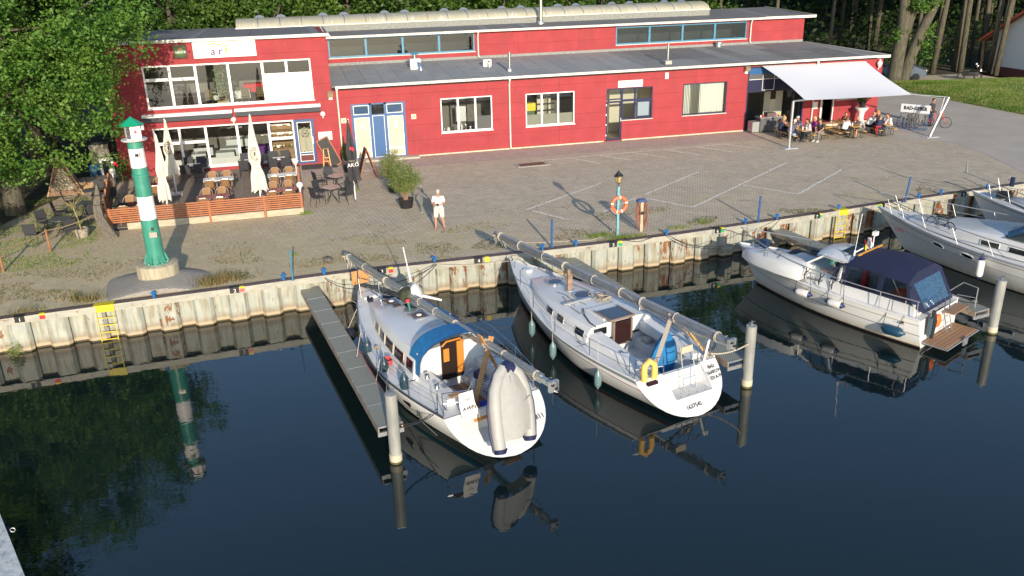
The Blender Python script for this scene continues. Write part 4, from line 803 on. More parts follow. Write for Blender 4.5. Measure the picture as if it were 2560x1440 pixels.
# ---- folded parasols
def parasol(x, y, h, rmax, c, l, seed, base=DZ, dark=False, marks=True, low=.9):
    t = thing('folded_parasol', l, 'parasol', (x,y,base)); rn = random.Random(seed)
    m_ = mat('parasol_dark', (.035,.035,.04), .75, var=.2, vscale=5) if dark else mat('parasol_cream', c, .8, var=.06, vscale=4)
    MB().tube([(0,0,0),(0,0,h-.05)], .032, 8).build('pole', M_white, t, smooth=True)
    MB().lathe([(.0,h-.1),(.03,h+.03),(.01,h+.06)],(0,0,0),8).build('finial', M_white, t)
    if not dark: MB().box(-.3,.3,-.3,.3,0,.05).build('base_plate', M_steel, t)
    rings = []; n = 48; H = h-low
    for i in range(19):
        q = i/18; z = h-q*H
        r = rmax*(.18+.82*min(1,q*1.9)) if q < .55 else rmax*(1-.32*math.exp(-((q-.68)/.07)**2)+.25*max(0,q-.72)/.28)
        if q < .03: r = .04
        am = min(.36, q*.65); ring = []
        for k in range(n):
            a = 2*pi*k/n; fold = cos(8*a+2.4*q+seed)*am + .1*am*cos(17*a+seed*3)
            rr = r*(1+fold*.8)*(1 if q < .97 else 1+.12*cos(8*a)); zz = z-(.12*max(0,cos(8*a+2.4*q+seed))*max(0,(q-.8)/.2) if True else 0)
            ring.append(Vector((rr*cos(a)+.03*sin(q*4+seed), rr*sin(a)*.9, zz)))
        rings.append(ring)
    MB().loft(rings, cap=False).build('canopy', m_, t, smooth=True)
    zt = h-.68*H; MB().tube([(rmax*.74*cos(2*pi*k/16), rmax*.7*sin(2*pi*k/16), zt+.01*(k%2)) for k in range(17)], .016, 5).build('tie_band', M_white if not dark else M_rope, t)
    if marks:
        a_ = mat('parasol_print', (.03,.03,.035), .7); zc = h-.5*H; R_ = rmax*1.04
        for s_, e_, rw in ((.5,5.6,.26),(1.0,4.4,.17)):
            pts = [Vector((rw*.72*cos(q_), -R_-.012, zc+rw*1.1*sin(q_))) for q_ in np.linspace(s_, e_, 22)]
            mb = MB()
            for p_, q_ in zip(pts, pts[1:]): mb.beam(p_, q_, .014, .02)
            mb.build('printed_mark', a_, t)
        MB().cbox((0,-R_-.012,zc),(.06,.012,.16),.0).build('printed_mark', a_, t)
    return t
parasol(-6.07,40.97,3.62,.2,(.66,.62,.52),'leftmost folded cream parasol, standing beside the striped tower',1,marks=False,low=.62)
parasol(-6.03,44.3,3.72,.21,(.68,.65,.56),'folded cream parasol with a dark round print behind the leftmost one',2,low=1.05)
parasol(-1.84,40.08,4.35,.23,(.78,.76,.70),'tall folded white parasol with a dark round print at the right of the terrace',3,low=.95)
t = parasol(2.54,40.77,3.85,.2,(.1,.1,.1),'folded black parasol on a white pole beside the round tables on the right',4,base=0,dark=True,marks=False,low=1.0)
for a_, z in ((-.9,2.55),(-.4,2.5)): MB().cbox((.23*cos(a_-.8),-.24,z),(.09,.01,.16)).build('printed_mark', mat('print_red',(.6,.02,.05),.6), t)
text('lettering','AKO',.26,M_wht,t,Matrix.Translation((.02,-.27,1.75)) @ WALLT @ Matrix.Rotation(.05,4,'Z'))
# ---- tables and chairs on the terrace
def rect_table(x, y, rz, col, l, w_=1.45, d_=.72, z=DZ, n='white', rough=.15):
    t = thing('terrace_table', l, 'table', (x,y,z), rz, group='long tables on the terrace')
    c = [(-w_/2,-d_/2+.06),(-w_/2+.06,-d_/2),(w_/2-.06,-d_/2),(w_/2,-d_/2+.06),(w_/2,d_/2-.06),(w_/2-.06,d_/2),(-w_/2+.06,d_/2),(-w_/2,d_/2-.06)]
    MB().prism(c,.70,.735).build('tabletop', mat('tabletop_'+n, col, rough, var=.05), t); MB().prism([(a*1.01,b*1.02) for a, b in c],.685,.699).build('edge_rim', M_chrome, t)
    for s_ in (-1,1):
        MB().tube([(s_*.5,0,.03),(s_*.5,0,.685)],.03,8).build('leg', M_black, t); MB().box(s_*.5-.03,s_*.5+.03,-.28,.28,0,.03).build('foot', M_black, t)
    return t
M_rat = NT('woven_rattan'); g = M_rat; w1 = g.n('TexWave', wave_type='BANDS', bands_direction='X'); w1.inputs['Scale'].default_value = 18; w1.inputs['Distortion'].default_value = 1; g.L(g.tc, w1.inputs[0]); g.base(g.mix(w1.outputs['Fac'], (.16,.075,.03), (.48,.28,.13))); g.p.inputs['Roughness'].default_value = .5; g.bump(w1.outputs['Fac'], .5); M_rat = g.m
M_tan = mat('rattan_frame', (.45,.3,.22), .3, .2)
def make_wicker():
    t = thing('wicker_chair', 'wicker', 'chair', (0,0,-50), group='brown wicker chairs on the terrace')
    MB().prism([(-.2,-.2),(.2,-.2),(.23,.1),(.15,.24),(-.15,.24),(-.23,.1)],.42,.45).build('seat', M_rat, t)
    r = [[Vector((.235*sin(a),-.02-.21*cos(a)-.04*k,.5+.135*k+(0 if k < 3 else -.06*abs(a)**2))) for a in np.linspace(-1.0,1.0,9)] for k in range(4)]
    MB().loft(r, cap=False, closed=False).build('backrest', M_rat, t, smooth=True)
    MB().tube([(-.26,.24,.42),(-.27,.2,.64),(-.29,-.05,.66),(-.26,-.22,.78),(-.12,-.33,.9),(.12,-.33,.9),(.26,-.22,.78),(.29,-.05,.66),(.27,.2,.64),(.26,.24,.42)],.017,6).build('arm_frame', mat('pale_tube',(.6,.47,.38),.25,.4), t, smooth=True)
    for a, b in ((-.24,.24),(.24,.24),(-.2,-.22),(.2,-.22)): MB().tube([(a,b,0),(a*.95,b*.95,.45)],.014,6).build('leg', M_tan, t)
    return t
def make_dark():
    t = thing('mesh_chair', 'dark', 'chair', (0,0,-50), group='dark mesh armchairs')
    m_ = mat('dark_mesh_fabric', (.035,.036,.042), .75, var=.15, vscale=20); f_ = mat('anthracite_tube', (.05,.05,.055), .4, .3)
    MB().box(-.24,.24,-.22,.24,.42,.45).build('seat', m_, t)
    M_ = Matrix.Translation((0,-.22,.45)) @ Matrix.Rotation(.2,4,'X'); MB().box(-.235,.235,-.012,.012,.03,.5,M_).build('backrest', m_, t)
    for s_ in (-1,1):
        MB().tube([(s_*.25,.25,0),(s_*.25,.23,.62),(s_*.26,.18,.65),(s_*.26,-.25,.66)],.015,6).build('front_leg', f_, t, smooth=True)
        MB().tube([(s_*.24,-.32,0),(s_*.24,-.22,.44),(s_*.24,-.33,.96)],.015,6).build('rear_leg', f_, t, smooth=True)
    return t
wick = make_wicker(); dark_ = make_dark(); used = {}
def chair(kind, x, y, rz, l, z=DZ):
    src = wick if kind == 'w' else dark_
    if kind not in used: used[kind] = 1; src.location = (x,y,z); src.rotation_euler = (0,0,rz); src['label'] = l; return src
    return dup(src, (x,y,z), rz, l)
# rz: a chair faces +y at 0
tabs = [(-3.9,43.8,.06,(.72,.74,.72),'white topped terrace table in the middle row left of the tall parasol','white'),(-.82,43.6,.06,(.75,.75,.73),'gleaming white topped terrace table right of the tall parasol','white'),(-3.95,40.35,.06,(.16,.012,.025),'dark red terrace table by the fence left of the tall parasol','red'),(-.9,40.6,.06,(.18,.012,.025),'dark red terrace table at the right corner of the fence','red'),(-7.3,40.2,.0,(.015,.015,.017),'black terrace table at the left of the terrace behind the fence','black'),(-7.1,43.6,.0,(.13,.012,.02),'dark red terrace table behind the leftmost parasol','red')]
nm = ['left white table','right white table','left red table','right red table','black table','red table behind the parasols']
for (x,y,rz,c,l,n), q in zip(tabs, nm):
    rect_table(x,y,rz,c,l,n=n)
    for s_, e in ((-1,'left'),(1,'right')):
        if q != 'red table behind the parasols' or s_ > 0: chair('w', x+s_*.36, y-.62, .03*s_, 'brown wicker chair on the near side of the %s, %s one' % (q, e))
        chair('w', x+s_*.36, y+.66, pi+.05*s_, 'brown wicker chair on the wall side of the %s, %s one' % (q, e))
# dark chairs near the wall with small square tables
def sq_table(x, y, l): t = thing('bistro_table', l, 'table', (x,y,DZ), group='small square tables along the window'); MB().box(-.33,.33,-.33,.33,.7,.73).build('tabletop', M_white, t); MB().tube([(0,0,0),(0,0,.7)],.03,6).build('pedestal', M_black, t); MB().box(-.25,.25,-.03,.03,0,.03).box(-.03,.03,-.25,.25,0,.03).build('foot', M_black, t)
for i, (x, l) in enumerate(((-5.4,'left small square table under the ground floor window'),(-2.45,'middle small square table under the ground floor window'),(-.95,'right small square table by the blue door'))):
    sq_table(x, 47.6, l); q = ('left','middle','right')[i]
    for s_ in (-1,1): chair('d', x+s_*.33, 46.95, .05*s_, 'dark mesh chair turned to the %s square table by the window, %s one' % (q, 'left' if s_ < 0 else 'right')); chair('d', x+s_*.36, 48.3, pi+.1*s_, 'dark mesh chair against the wall at the %s square table, %s one' % (q, 'left' if s_ < 0 else 'right'))
# round tables
def round_table(x, y, c, l, n, grp, z=0, r=.42):
    t = thing('round_table', l, 'table', (x,y,z), group=grp); MB().lathe([(r,.715),(r,.735),(r-.01,.74)],(0,0,0),28).build('tabletop', mat('round_top_'+n, c, .3, var=.12, vscale=10), t); MB().lathe([(r+.006,.71),(r+.006,.732)],(0,0,0),28).build('edge_rim', M_chrome, t)
    for k in range(4): a = pi/4+k*pi/2; MB().tube([(.05*cos(a),.05*sin(a),.7),(.06*cos(a),.06*sin(a),.35),(.36*cos(a),.36*sin(a),.0)],.016,6).build('leg', M_black, t)
round_table(1.82,42.95,(.42,.33,.27),'pinkish round table, the farther of the two by the black parasol','pink','pinkish round tables'); round_table(1.44,40.7,(.44,.35,.29),'pinkish round table, the nearer of the two by the black parasol','pink','pinkish round tables')
for x, y, rz, l in ((1.0,43.35,-1.2,'left of the farther pinkish table'),(1.55,43.85,-2.9,'behind the farther pinkish table'),(2.55,42.7,1.5,'right of the farther pinkish table'),(.95,41.35,-2.2,'between the two pinkish tables on the left'),(.75,40.2,-1.0,'left of the nearer pinkish table'),(2.15,41.3,2.3,'between the two pinkish tables on the right'),(2.1,40.25,.75,'right of the nearer pinkish table')): chair('d', x, y, rz, 'dark mesh armchair '+l, 0)
G_ = (.13,.14,.135)
round_table(-10.2,39.1,G_,'grey round table under the oak, nearest the rope','grey','grey round tables under the oak',r=.46); round_table(-9.75,41.55,G_,'grey round table under the oak, the middle one','grey','grey round tables under the oak',r=.46); round_table(-9.8,44.1,G_,'grey round table under the oak, farthest back','grey','grey round tables under the oak',r=.46)
for x, y, rz, l in ((-11.1,38.15,-.15,'alone at the left by the rope'),(-11.0,39.9,-2.3,'behind the nearest grey table'),(-9.75,38.35,.5,'in front of the nearest grey table'),(-10.75,41.5,-1.5,'left of the middle grey table'),(-9.35,40.7,.5,'in front of the middle grey table'),(-8.95,41.9,1.7,'right of the middle grey table'),(-10.7,43.3,-1.2,'left of the farthest grey table'),(-9.7,44.95,pi,'behind the farthest grey table'),(-9.0,43.6,1.2,'right of the farthest grey table')): chair('d', x, y, rz, 'dark mesh armchair under the oak '+l, 0)
# ---- curved beam, planter, rope posts, crates
p = Vector((-8.35,38.25,0)); t = thing('curved_beam', 'weathered curved ship timber standing upright beside the striped tower', 'timber', p)
cv = [(.35,-.25,-.05),(.12,-.1,.35),(-.1,.0,.9),(-.12,.1,1.35),(-.05,.2,1.75),(.0,.3,2.25)]
rr = [[Vector(c)+Vector((a*w_/2, b*.11, .0)) for a, b in ((-1,-1),(1,-1),(1,1),(-1,1))] for c, w_ in zip(cv,(.5,.42,.36,.3,.24,.05))]
MB().loft(rr).build('timber', mat('weathered_timber', (.12,.105,.085), .85, var=.35, vscale=5, stretch=(4,4,.6), bump=.5), t)
for z in (.75,1.4,1.8): MB().cbox((-.09,.05+.1*(z-.7),z),(.4,.3,.02)).build('iron_band', M_black, t)
p = G(207,592); t = thing('planter', 'mossy concrete planter with a bare pollarded sapling', 'planter', p)
MB().lathe([(.24,0),(.3,.36),(.25,.4),(.2,.34)],(0,0,0),14).build('pot', mat('mossy_concrete', (.3,.26,.2), .9, var=.35, vscale=9, bump=.5), t); MB().lathe([(.24,.33),(.05,.36)],(0,0,0),12).build('soil', mat('soil',(.1,.06,.03),.95), t)
br_ = MB().tube([(0,0,.3),(-.05,0,.8),(-.15,.05,1.35)],[.035,.03,.025],6)
for a in range(9): q = a*.7; br_.tube([(-.15,.05,1.3),(-.15+.2*cos(q),.05+.2*sin(q),1.5),(-.15+.42*cos(q),.05+.4*sin(q),1.62+.1*(a%3))],[.016,.01,.004],4)
br_.build('sapling', mat('yellowish_bark',(.3,.24,.1),.7), t)
P1 = Vector((-10.2,36.7,0)); P2 = Vector((-11.4,34.6,0)); P0 = Vector((-8.5,38.7,0))
for p, l in ((P1,'brown round post holding the rope, nearer the tables'),(P2,'brown round post holding the rope at the left picture edge of the yard')): o = MB().tube([(0,0,0),(0,0,.95)],.05,8).tube([(0,0,.95),(0,0,.99)],.035,8).build('rope_post', M_brn if False else mat('brown_post', (.28,.13,.06), .6, var=.2), smooth=True); o.location = p; tag(o, l, 'post', 'rope posts')
tag(rope('barrier_rope', [P0+Vector((0,0,1.0)),P1+Vector((0,0,.92)),P2+Vector((0,0,.9)),Vector((-13.4,31.5,.8))], .022, mat('brown_rope',(.3,.22,.13),.9), sag=.12), 'thick brown rope hung between the posts before the oak tables', 'rope')
p = Vector((-12.5,32.4,0))
t = thing('boat_shelf', 'upturned wooden boat bow used as a pointed shelf wrapped in foil under the oak', 'shelf', (-11.6,46.7,0)); MB().prism([(-.85,0),(.85,0),(0,2.2)],-.25,.25,Matrix.Rotation(0,4,'Z') @ WALLT).build('hull', mat('old_varnish',(.2,.12,.07),.5,var=.3), t); MB().prism([(-.6,.3),(.6,.3),(.1,1.4),(-.1,1.4)],.255,.27,WALLT).build('foil', mat('foil',(.5,.45,.38),.25,.7,bump=.8,bscale=8), t)
for s_ in (-1,1): MB().beam((s_*.85,-.27,0),(0,-.27,2.2),.06).build('frame', mat('pale_frame_wood',(.45,.3,.17),.6), t)
for i, (x, y, l) in enumerate(((-10.7,47.3,'left wooden chest by the grey tables under the oak'),(-9.85,47.5,'right wooden chest by the grey tables under the oak'))): t = thing('wooden_chest', l, 'chest', (x,y,0), .15); MB().box(-.4,.4,-.5,.5,0,.5).build('body', M_wood, t); MB().box(-.43,.43,-.53,.53,.5,.56).build('lid', mat('grey_lid_wood',(.24,.2,.16),.7,var=.2), t)
t = thing('blue_drum', 'blue ribbed plastic drum beside the wing', 'drum', (-10.6,49.6,0)); MB().lathe([(.34,0),(.36,.2),(.34,.22),(.36,.24),(.36,.5),(.34,.52),(.36,.54),(.36,.75),(.3,.8)],(0,0,0),20).build('shell', mat('drum_blue',(.03,.10,.2),.4), t, smooth=True); MB().lathe([(.3,.8),(.3,.83)],(0,0,0),20).build('lid', mat('drum_lid',(.05,.14,.25),.4), t)
t = thing('steel_cabinet', 'old grey steel cabinet beside the left end of the wing', 'cabinet', (-10.5,51.0,0)); MB().box(-.5,.5,-.4,.4,0,1.7).build('body', mat('dull_steel',(.2,.2,.17),.5,.4,var=.2), t); MB().box(-.46,.46,-.42,-.402,.1,1.6).build('door', mat('dull_steel_door',(.24,.23,.19),.45,.4,var=.2), t)
t = thing('picture_frame', 'white wooden frame standing on folded white cloths beside the wing', 'frame', (-9.8,48.4,0)); 
MB().box(-.34,.34,-.05,.05,0.3,.42).box(-.34,-.22,-.05,.05,.42,1.25).box(.22,.34,-.05,.05,.42,1.25).box(-.34,.34,-.05,.05,1.25,1.37).build('frame', M_white, t)
for k in range(4): MB().box(-.3+.02*k,.3-.01*k,-.5,-.06,.08*k,.08*k+.07).build('folded_cloth', M_white, t)
MB().box(-.3,.3,-.04,.06,0,.3).build('foot_block', M_wood, t)
# red flower shrub next to it
p = rng.normal(size=(700,3))*(.28,.3,.4)+(0,0,.75); p[:,2] = np.abs(p[:,2]); t = thing('flowering_shrub', 'dark green shrub with a red bloom beside the left end of the wing', 'shrub', (-9.2,48.6,0)); leaves('foliage', p, .12, M_leafp, t); MB().sphere((-.15,-.45,1.1),.1,7,5).sphere((-.05,-.5,1.0),.07,7,5).build('bloom', mat('red_bloom',(.6,.01,.03),.6), t); MB().tube([(0,0,0),(0,0,.8)],.03,5).build('stem', M_wood, t)
# ---- boards, stool, potted olive-like plants, bike hoops by the hall
t = thing('bar_stool', 'tall yellow wooden stool with a brown seat beside the blue entrance door', 'stool', (1.62,48.55,0))
MB().lathe([(.19,.98),(.2,1.0),(.2,1.03),(.18,1.04)],(0,0,0),18).build('seat', mat('brown_seat',(.3,.16,.08),.5), t)
M_pine = mat('yellow_pine', (.6,.36,.12), .5, var=.12)
for a, b in ((-1,-1),(1,-1),(1,1),(-1,1)): MB().beam((a*.2,b*.2,0),(a*.12,b*.12,.99),.05).build('leg', M_pine, t)
for z in (.3,.5): MB().beam((-.17,-.17,z),(.17,-.17,z),.03,.05).beam((-.17,.17,z+.1),(.17,.17,z+.1),.03,.05).build('rung', M_pine, t)
M_frw = mat('reddish_frame_wood', (.32,.10,.04), .5, var=.15); M_chalk = NT('chalked_board'); g = M_chalk; g.base(g.mix(g.ramp(g.noise(9, 6, g.mapping(scale=(1,1,4)), rough=.7), (.58, 0.), (.66, .35)), (.012,.013,.014), (.35,.33,.32))); g.p.inputs['Roughness'].default_value = .6; M_chalk = g.m
t = thing('menu_board', 'tall leaning chalk menu board beside the bar stool', 'menu board', (2.15,48.5,0), .0)
M_ = Matrix.Rotation(-.42,4,'Y') @ Matrix.Rotation(-.08,4,'X'); MB().box(-.3,.3,-.03,-.0,.05,1.65,M_).build('chalk_panel', M_chalk, t); MB().box(-.36,-.3,-.04,.02,0,1.7,M_).box(.3,.36,-.04,.02,0,1.7,M_).box(-.3,.3,-.04,.02,1.65,1.71,M_).box(-.3,.3,-.04,.02,-.01,.05,M_).build('frame', M_frw, t)
t = thing('folding_board', 'A-shaped folding board seen edge on beside the black parasol', 'sandwich board', (3.55,44.9,0), .1)
for s_, n_ in ((-1,'board'),(1,'board')):
    M_ = Matrix.Translation((0,0,1.62)) @ Matrix.Rotation(s_*-.30,4,'Y'); MB().box(-.02,.02,-.36,.36,-1.62,0,M_).build('frame', M_frw, t); MB().box(s_*.021-.003,s_*.021+.003,-.3,.3,-1.5,-.06,M_).build('chalk_panel', M_chalk, t)
tag(rope('check_cord', [(-.3,-.3,.55),(.3,-.3,.55)], .01, M_rope, t, sag=.12), None)
t = thing('small_conifer', 'small round clipped green shrub in a dark pot by the menu board', 'potted plant', (2.6,46.7,0)); p = rng.normal(size=(900,3)); p /= np.linalg.norm(p,axis=1)[:,None]; p = p*rng.uniform(.5,1,(900,1))*(.24,.24,.52)+(0,0,1.1); leaves('foliage', p, .09, M_leafp, t); MB().lathe([(.17,0),(.22,.36),(.2,.37),(.18,.3)],(0,0,0),14).build('pot', M_black, t); MB().tube([(0,0,.3),(0,0,.9)],.02,5).build('stem', M_wood, t)
M_leafo = leafmat('oleander_leaf', (.11,.20,.035), (.20,.30,.07), (.26,.30,.10), vs=3)
for (x, y, r, h, n, l) in ((4.72,38.5,.85,1.65,3600,'largest bushy green shrub in a black tub near the standing person'),(4.55,41.6,.8,1.4,2600,'middle bushy shrub in a black tub behind the largest one'),(4.85,44.9,.5,1.2,600,'thin shrub with yellowing leaves in a black tub closest to the hall')):
    t = thing('tub_shrub', l, 'potted shrub', (x,y,0), group='shrubs in black tubs'); k = 60 if n > 700 else 22; br_ = MB(); pts = []
    for i in range(k):
        a = random.uniform(0,2*pi); q = random.uniform(.2,1)**.6*r; tip = Vector((q*cos(a),q*sin(a),.45+h*random.uniform(.55,1)*(1.05-.35*(q/r)**2))); br_.tube([(random.uniform(-.08,.08),random.uniform(-.08,.08),.38),(tip.x*.45,tip.y*.45,.35+tip.z*.45),tip],[.012,.008,.003],3)
        m = n//k
        for j in range(m): s_ = random.uniform(.4,1.02); b = Vector((tip.x*s_**1.3, tip.y*s_**1.3, .4+(tip.z-.4)*s_)); pts.append(b+Vector([random.gauss(0,.07) for _ in range(3)]))
    leaves('foliage', np.array([tuple(p) for p in pts]), .12, M_leafo, t, aspect=.28); br_.build('branches', mat('pinkish_stem',(.32,.22,.15),.7), t)
    MB().lathe([(.28,0),(.36,.4),(.37,.42),(.33,.42),(.31,.36)],(0,0,0),24).build('tub', mat('tub_black',(.018,.018,.022),.45), t, smooth=True); MB().lathe([(.32,.36),(.05,.38)],(0,0,0),18).build('soil', mat('soil',(.1,.06,.03),.95), t)
t = thing('garden_lamp', 'thin black solar garden lamp stuck in the largest tub', 'lamp', (5.02,38.45,.38)); MB().tube([(0,0,0),(.12,0,.55)],.012,5).build('stake', M_black, t); MB().lathe([(.03,.55),(.05,.62),(.05,.7),(.02,.74)],(.12,0,0),8).build('head', mat('lamp_shell',(.3,.3,.28),.3,.5), t)
for gi_, (x, y, n, l) in enumerate(((5.55,40.6,6,'farther row'),(5.55,38.3,7,'nearer row'))):
    t = thing('bike_hoops', 'row of galvanised bicycle hoops on the paving by the tub shrubs, '+l, 'bicycle rack', (x,y,0), group='bicycle hoop rows')
    for k in range(n): yy = -k*.21+.5; MB().tube([(-.26,yy-.1,0),(-.27,yy,.3),(-.2,yy,.46),(-.05,yy,.55),(.1,yy,.52),(.24,yy,.4),(.29,yy-.05,.0)],.014,6).build('hoop', mat('hoop_grey',(.22,.22,.2),.5,.3), t, smooth=True)
    MB().box(-.31,-.25,-n*.21+.55,.6,0,.03).box(.25,.31,-n*.21+.55,.6,0,.03).build('rail', M_steel, t)
# ---- lamp post with ring buoy, hose post
p = G(1543,588); t = thing('lamp_post', 'pale blue wooden lamp post with a black lantern near the quay edge', 'lamp post', p)
M_pb = mat('pale_blue_paint', (.16,.36,.40), .6, var=.18, vscale=6); MB().box(-.05,.05,-.05,.05,0,2.08).build('post', M_pb, t); MB().tube([(0,0,2.08),(0,0,2.25)],.018,6).build('neck', M_black, t)
l = MB().lathe([(.1,2.25),(.17,2.5)],(0,0,0),6).build('lantern_glass', mat('amber_glass', (.42,.33,.14), .25), t)
for k in range(6): a = pi*k/3; MB().tube([(.102*cos(a),.102*sin(a),2.24),(.172*cos(a),.172*sin(a),2.51)],.008,4).build('lantern_bar', M_black, l)
MB().lathe([(.21,2.5),(.2,2.53),(.09,2.64),(.06,2.7),(.012,2.72),(.01,2.8)],(0,0,0),6).build('lantern_roof', M_black, t); MB().lathe([(.09,2.22),(.11,2.25)],(0,0,0),6).build('lantern_base', M_black, t)
p2 = p+Vector((0,-.13,1.35)); t = thing('ring_buoy', 'orange ring lifebuoy hung on the pale blue lamp post', 'lifebuoy', p2)
rr = []; N = 36
MB().tube([(.305*cos(2*pi*k/N),0,.305*sin(2*pi*k/N)) for k in range(N+1)],.072,10,False).build('ring', mat('lifebuoy_orange', (.75,.16,.06), .4, var=.06), t, smooth=True)
for a in (.25,1.5,pi-.2,-1.9,-1.2): MB().tube([(.305*cos(a+e),0,.305*sin(a+e)) for e in (-.09,0,.09)],.076,10).build('band', M_wht, t, smooth=True)
rope('grab_line', [(.38*cos(a),-.02,.38*sin(a)) for a in (-2.9,-2.2,-1.5)], .012, M_rope, t, sag=.05)
p = G(1602,578); t = thing('hose_post', 'grey wooden post with a blue cap hung with coils of reddish hose', 'hose post', p); MB().box(-.06,.06,-.05,.05,0,1.28).build('post', mat('greyed_wood', (.42,.36,.26), .75, var=.2, vscale=5, stretch=(4,4,.6)), t)
MB().prism([(-.22,0),(.22,0),(.22,.04),(.14,.12),(-.14,.12),(-.22,.04)],-.1,.1,Matrix.Translation((0,0,1.28)) @ WALLT).build('cap', mat('cap_blue', (.04,.08,.2), .35), t); MB().box(-.14,.14,-.12,.12,.8,.82).box(-.05,.05,-.09,.09,.74,.87).build('bracket', M_black, t)
mh = mat('reddish_hose', (.30,.13,.09), .45, var=.2, vscale=20)
for k in range(14): s_ = -1 if k % 2 else 1; w_ = random.uniform(.03,.12); x = s_*random.uniform(.12,.2); dz = random.uniform(.35,.95); y_ = random.uniform(-.1,.06); MB().tube([(x-w_*.3,y_,1.26),(x-w_,y_,1.0),(x-w_,y_,dz-.1),(x-w_*.4,y_,dz-.32),(x+w_*.4,y_,dz-.3),(x+w_,y_,dz),(x+w_,y_,1.0),(x+w_*.3,y_,1.26)],.011,5).build('hose_coil', mh, t, smooth=True)
tag(rope('ground_cable', [G(1555,588,.02),G(1570,602,.02),G(1600,605,.02),G(1640,590,.02),G(1665,588,.02)], .012, M_black, seg=3), 'thin black cable lying on the paving at the foot of the hose post', 'cable')
tag(rope('ground_line', [G(1543,560,.3),G(1525,585,.02),G(1480,600,.02),G(1330,607,.02),G(1250,607,.02)], .01, M_rope, seg=4), 'thin pale line lying along the paving from the lamp post', 'rope')
p = G(820,655); t = thing('bundle', 'small grey cloth bundle lying on the grass near the walkway', 'bundle', p); MB().sphere((0,0,.1),.2,10,6,(1,.8,.55)).build('bag', mat('bundle_grey',(.12,.11,.10),.9,bump=.8,bscale=12,var=.4), t, smooth=True)
# ---- shade sail and its posts
A_, B_ = Vector((28.95,49.05,4.06)), Vector((36.45,49.05,3.98)); C_ = W(2280,236,44.7); D_ = W(2012,250,44.6)
t = thing('shade_sail', 'large white shade sail stretched from the hall wall over the benches', 'shade sail'); n = 16; vs = []
for i in range(n+1):
    for j in range(n+1):
        u, v = i/n, j/n; p = (A_*(1-u)+B_*u)*(1-v)+(D_*(1-u)+C_*u)*v; s_ = .35*4*u*(1-u)*v*(1-v)*4*.35
        q = Vector((0,0,-s_)); e = Vector(((.5-u)*.35*4*v*(1-v)*abs(2*u-1)**2, -(0.5-v)*-.3*4*u*(1-u)*abs(2*v-1)**2, 0)); vs.append(p+q+e)
fs = [(i*(n+1)+j,(i+1)*(n+1)+j,(i+1)*(n+1)+j+1,i*(n+1)+j+1) for i in range(n) for j in range(n)]
mb = MB().add(vs,fs); k = len(vs); mb.add([Vector(v)-Vector((0,0,.012)) for v in vs],[tuple(reversed(f)) for f in fs]); mb.build('cloth', mat('sail_cloth', (.64,.66,.70), .75), t, smooth=True, auto=None)
for k_, (bp, tp, cor, l) in enumerate(((G(1972,370),None,D_,'left galvanised steel post of the shade sail'),(G(2324,342),W(2372,243,43.6),C_,'right galvanised steel post of the shade sail, leaning outward'))):
    tp = tp or Vector((bp.x+.0,bp.y,2.72)); t = thing('sail_post', l, 'post', bp, group='steel posts of the shade sail'); L_ = tp-bp
    MB().tube([(0,0,.02),L_],.085 if k_ else .08,10).build('mast', M_steel, t, smooth=True); MB().box(-.42,.42,-.32,.32,0,.03).build('base_plate', mat('pale_plate',(.55,.57,.58),.5,.3), t); MB().tube([L_,cor-bp],.05 if not k_ else .03,8).build('arm', M_steel, t, smooth=True)
    if k_: MB().tube([L_*.98,Vector(L_)*.45+Vector((.0,0,0))],.02,6).tube([L_-Vector((.3,0,-.0)),(L_*.42)],.015,6).tube([L_*.95,cor-bp],.015,6).build('tension_rod', M_steel, t)
    else: MB().lathe([(.12,.88),(.12,.95)],(0,0,0),12).build('cleat_ring', M_steel, t)
# ---- grill counter in the open bay
t = thing('grill_counter', 'grey steel grill counter in front of the open bay', 'counter', (29.3,48.6,0), .0); MB().box(-.6,1.0,-.35,.35,.06,.92).build('cabinet', mat('scuffed_steel', (.15,.155,.165), .45, .5, var=.3, vscale=4), t); MB().box(-.62,1.02,-.38,.38,.92,.96).build('worktop', M_steel, t); MB().box(-.05,.55,-.2,.25,.96,1.2).build('contact_grill', mat('grill_brown',(.16,.13,.12),.4,.4), t)
MB().box(-1.1,-.62,-.3,.3,.06,.7).build('side_box', mat('pale_steel_box',(.4,.42,.42),.4,.4), t)
for x in (-.5,.9): MB().box(x-.04,x+.04,-.3,.3,0,.06).build('foot', M_black, t)
MB().box(-1.0,-.8,-.2,.2,0,.06).build('foot', M_black, t)
for x, c, h, l, m_ in ((-.45,(.8,.8,.8),.12,'white cup on the grill counter','cup'),(-.3,(.6,.03,.04),.1,'red bowl on the grill counter','bowl'),(.66,(.7,.25,.35),.12,'pink bowl on the grill counter','bowl'),(.9,(.75,.6,.05),.22,'yellow squeeze bottle on the grill counter','bottle')):
    r = .11 if m_ == 'bowl' else .05; o = MB().lathe([(r*.6,0),(r,h*.8),(r*.5,h)],(0,0,0),12).build(m_, mat('ware_%.2f%.2f' % (c[0],c[1]), c, .4), smooth=True); o.location = (29.3+x,48.5,.961); tag(o, l, m_)
